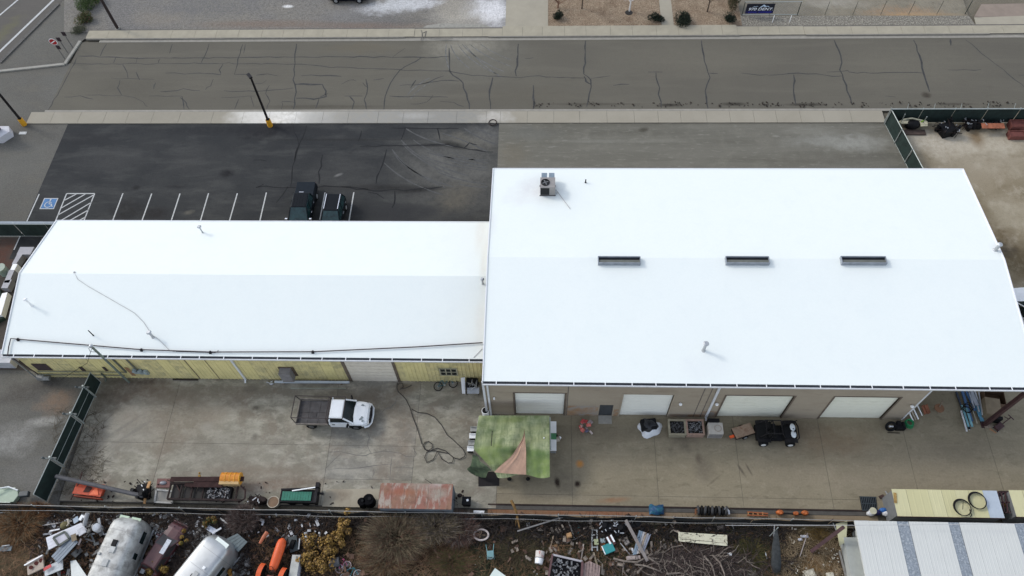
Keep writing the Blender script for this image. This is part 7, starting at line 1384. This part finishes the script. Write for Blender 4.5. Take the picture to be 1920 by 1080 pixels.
# branch pile
T=thing('branch_pile','tangled pile of bare grey branches and twigs in the lower middle of the junk yard','branch pile'); bm_=mat('bare_branch',(.19,.155,.125),.9,var=.25,sc=4); 
big=[[(1150,1047),(1170,1052),(1195,1054),(1210,1046),(1225,1038),(1245,1036),(1260,1026),(1280,1022)],[(1190,1058),(1210,1061),(1230,1068),(1245,1075)],[(1215,1045),(1235,1058),(1245,1070),(1262,1085)],[(1215,1046),(1250,1050),(1290,1046),(1310,1052)],[(1170,1055),(1168,1070),(1180,1085)],[(1225,1050),(1260,1053),(1285,1070),(1280,1085)],[(1335,1040),(1350,1055),(1358,1075),(1360,1090)],[(1320,1042),(1335,1060),(1342,1085)],[(1250,1076),(1275,1074),(1310,1082)],[(1195,1075),(1207,1060),(1206,1050)],[(1240,1015),(1238,1030),(1228,1040)],[(1300,1045),(1313,1060),(1316,1085)]]
for i,b in enumerate(big):
    pts=[at(u,v,.35+.15*sin(k+i)) for k,(u,v) in enumerate(b)]; n_=len(pts); MB().tube(pts,[.075*(1-.6*k/n_) for k in range(n_)],6).build('branch',bm_,T)
rr=random.Random(5)
for (m_,n_,w_,zz) in ((bm_,200,.03,.65),(mat('branch_dark',(.03,.022,.018),.9),2000,.035,.4),(mat('branch_purple',(.07,.048,.042),.9),800,.022,.5)):
    q=MB()
    for i in range(n_):
        u=rr.gauss(1300,62) ; v=rr.uniform(1022,1100); 
        if v < 1030+abs(u-1320)*.12: v += 20
        p=at(u,v,rr.uniform(.05,zz)); a=rr.choice([rr.gauss(-1.0,.35),rr.gauss(.4,.5),rr.uniform(0,6.28)]); L=rr.uniform(.5,1.6); bend=rr.gauss(0,.5); pts=[p]; 
        for k in range(3): a+=bend*.5; pts.append(pts[-1]+Vector((cos(a)*L/3,sin(a)*L/3,rr.gauss(0,.07))))
        s=Vector((-sin(a),cos(a),0))*w_/2
        for k in range(3): q.add([pts[k]-s,pts[k]+s,pts[k+1]+s*.8,pts[k+1]-s*.8],[(0,1,2,3)])
    q.build('twigs',m_,T,kind='stuff')
# litter: small pale stones and chips
def litter(name,label,box,n,m,smax,seed,z=.0):
    rr=random.Random(seed); q=MB()
    for i in range(n):
        u=rr.uniform(box[0],box[2]); v=rr.uniform(box[1],box[3]); p=at(u,v); q.ob((p.x,p.y,gz(p)+.05+z),(rr.uniform(.04,smax),rr.uniform(.03,smax*.6),rr.uniform(.03,.07)),rr.uniform(0,3),rr.gauss(0,.3),rr.gauss(0,.3))
    q.build(name,m,kind='stuff',label=label)
litter('pale_stones','small pale stones scattered on the bare soil left of the white metal building',(1480,990,1590,1085),70,mat('stone_pale',(.5,.45,.36),.9),.2,1)
litter('scrap_litter','small grey scrap scattered over the junk heaps on the left',(60,965,470,1085),420,mat('litter_grey',(.16,.15,.145),.7,var=.7,sc=6),.3,2); litter('scrap_litter','small brown scrap scattered over the junk yard',(60,965,1450,1090),520,mat('litter_brown',(.13,.08,.05),.8,var=.5,sc=6),.3,3); litter('scrap_litter','small pale scrap scattered over the middle of the junk yard',(880,975,1300,1085),130,mat('litter_pale',(.38,.36,.32),.8,var=.4,sc=6),.2,4)
litter('scrap_litter','mixed grey boards and metal scraps over the junk heaps on the left',(75,965,470,1085),230,mat('litter_mixed',(.15,.148,.14),.6,var=.8,sc=2.5),.8,15,.3)
litter('scrap_litter','brown boards and rusty scraps strewn through the junk yard',(60,965,1200,1085),240,mat('litter_rust',(.1,.055,.035),.8,var=.7,sc=3),.55,16,.25)
litter('scrap_litter','pale broken bits strewn along the fence side of the junk yard',(90,965,620,1010),150,mat('litter_pale2',(.42,.42,.42),.7,var=.5,sc=4),.4,17,.35)
litter('scrap_litter','scattered broken boards in the middle of the junk yard',(960,968,1280,1085),110,mat('litter_wood',(.2,.165,.13),.8,var=.7,sc=3),.5,18,.25)
litter('scrap_litter','small dark scrap around the caravans and tractor',(90,975,600,1085),500,black,.45,5)
litter('scrap_litter','small red scrap at the bottom edge of the left heap',(110,1062,165,1082),40,mat('litter_red',(.35,.03,.03),.7),.2,6)
litter('yard_debris','small dark debris along the wall foot and fence edge of the concrete yard',(150,900,900,948),120,dkrust,.22,7)
# ================================================================ NORTH SIDE PLANTS
def evergreen(label,u,v,r,h,n,seed,cols,name='shrub',cat='shrub'):
    rr=random.Random(seed); p=at(u,v); T=thing(name,label,cat,(p.x,p.y,0)); MB().cyl((0,0,0),(0,0,h*.6),.06,.03,6).build('stem',mat('stem_brown'),T)
    ms=[MB() for _ in cols]; lob=[(rr.gauss(0,.32)*r,rr.gauss(0,.32)*r,rr.uniform(.3,.8)*h,rr.uniform(.35,.55)*r) for _ in range(9)]
    for i in range(n):
        c=rr.choice(lob); d=Vector((rr.gauss(0,1),rr.gauss(0,1),rr.gauss(0,.8))).normalized(); pp=Vector(c[:3])+d*c[3]*rr.uniform(.6,1.15)
        if pp.z < 0: pp.z=-pp.z*.5
        a=(d+Vector((rr.gauss(0,.5),rr.gauss(0,.5),rr.gauss(0,.5)))).normalized()*.13; b=a.cross(Vector((rr.gauss(0,1),rr.gauss(0,1),rr.gauss(0,1)))).normalized()*.035
        rr.choice(ms).add([pp-b,pp+b,pp+a],[(0,1,2)])
    for m_,c in zip(ms,cols): m_.build('crown',mat('ever_%d_%d'%(c[0]*1000,c[1]*1000),c,.85,var=.3,sc=3),T)
dk=((.012,.02,.01),(.02,.03,.012),(.008,.012,.008)); gn=((.06,.1,.025),(.04,.07,.02),(.09,.12,.04)); br=((.16,.1,.05),(.1,.06,.03))
evergreen('dark rounded shrub at the left end of the bark bed by the driveway',1046,36,.62,.7,1500,1,dk); evergreen('dark round shrub just left of the garden path',1232,38,.66,.7,1800,2,dk); evergreen('large spreading dark shrub just right of the garden path',1283,41,1.05,.7,3200,3,dk); evergreen('dark shrub with brown stems beside the banner fence',1366,39,.72,.7,1600,4,dk); evergreen('brown green bush behind the dark shrub by the banner fence',1373,13,.8,1.3,1400,5,((.05,.05,.02),(.09,.06,.03)))
evergreen('green juniper in the corner bed by the traffic island, upper one',160,14,1.25,1.1,2600,6,gn); evergreen('olive and brown juniper in the corner bed by the traffic island, lower one',163,40,1.0,.9,2200,7,gn+br); evergreen('green bush at the top edge right of the juniper',180,5,.8,1.2,1500,8,gn+((.2,.22,.05),))
evergreen('low sage coloured plant at the foot of the lower juniper',150,58,.9,.35,900,9,((.1,.1,.06),(.07,.08,.04)))
def tree(label,u,v,h,spread,mt,seed,n1=7,cat='tree'):
    rr=random.Random(seed); p=at(u,v); T=thing('bare_tree',label,cat,(p.x,p.y,0)); tr=MB().tube([(0,0,0),(.03,.02,h*.3),(.0,.0,h*.5)],[.09,.075,.06],7).build('trunk',mt,T)
    q=MB()
    def br_(p0,d,L,r,dep):
        pts=[p0]; dd=d.copy()
        for k in range(3): dd=(dd+Vector((rr.gauss(0,.15),rr.gauss(0,.15),rr.gauss(0,.1)))).normalized(); pts.append(pts[-1]+dd*L/3)
        q.tube(pts,[r,r*.8,r*.6,r*.35],4 if dep else 5)
        if dep<3:
            for k in range(3): br_(pts[rr.choice((1,2,3))],(dd+Vector((rr.gauss(0,.6),rr.gauss(0,.6),rr.gauss(.1,.35)))).normalized(),L*.62,r*.5,dep+1)
    for i in range(n1): a=2*pi*i/n1+rr.random(); br_(Vector((0,0,h*rr.uniform(.25,.5))),Vector((cos(a)*spread,sin(a)*spread,1)).normalized(),h*.5,.04,0)
    q.build('crown',mt,T)
brk=mat('bark_brown',(.09,.065,.045),.9,var=.2); wbk=mat('bark_white',(.6,.58,.56),.8,var=.15)
tree('small brown bare tree in the bark bed, second from the driveway',1091,16,4.0,.7,brk,1); tree('white barked bare young tree in the middle of the bark bed',1180,21,3.5,.9,wbk,2); tree('small brown bare tree right of the garden path',1326,22,3.8,.8,brk,3); tree('reddish twiggy bare shrub nearest the driveway',1046,15,1.8,.9,mat('bark_red',(.16,.08,.05),.9),4,cat='shrub')
MB().cyl(at(1179,24),at(1179,24)+Vector((0,0,.03)),.42,n=16).build('dark_soil_ring',mat('dark_soil'),label='dark soil ring around the white barked young tree',cat='soil ring')
litter('road_debris','small dark leaves gathered along the south gutter of the street',(1000,192,1900,201),240,mat('leaf_litter',(.03,.022,.016),.9),.22,8,-.0)
tangle('dry_grass','dry weeds at the foot of the rolling gate',(100,760,195,925),500,mat('weed_gate',(.07,.055,.035),.95),9,.1,.02,ymax=0)
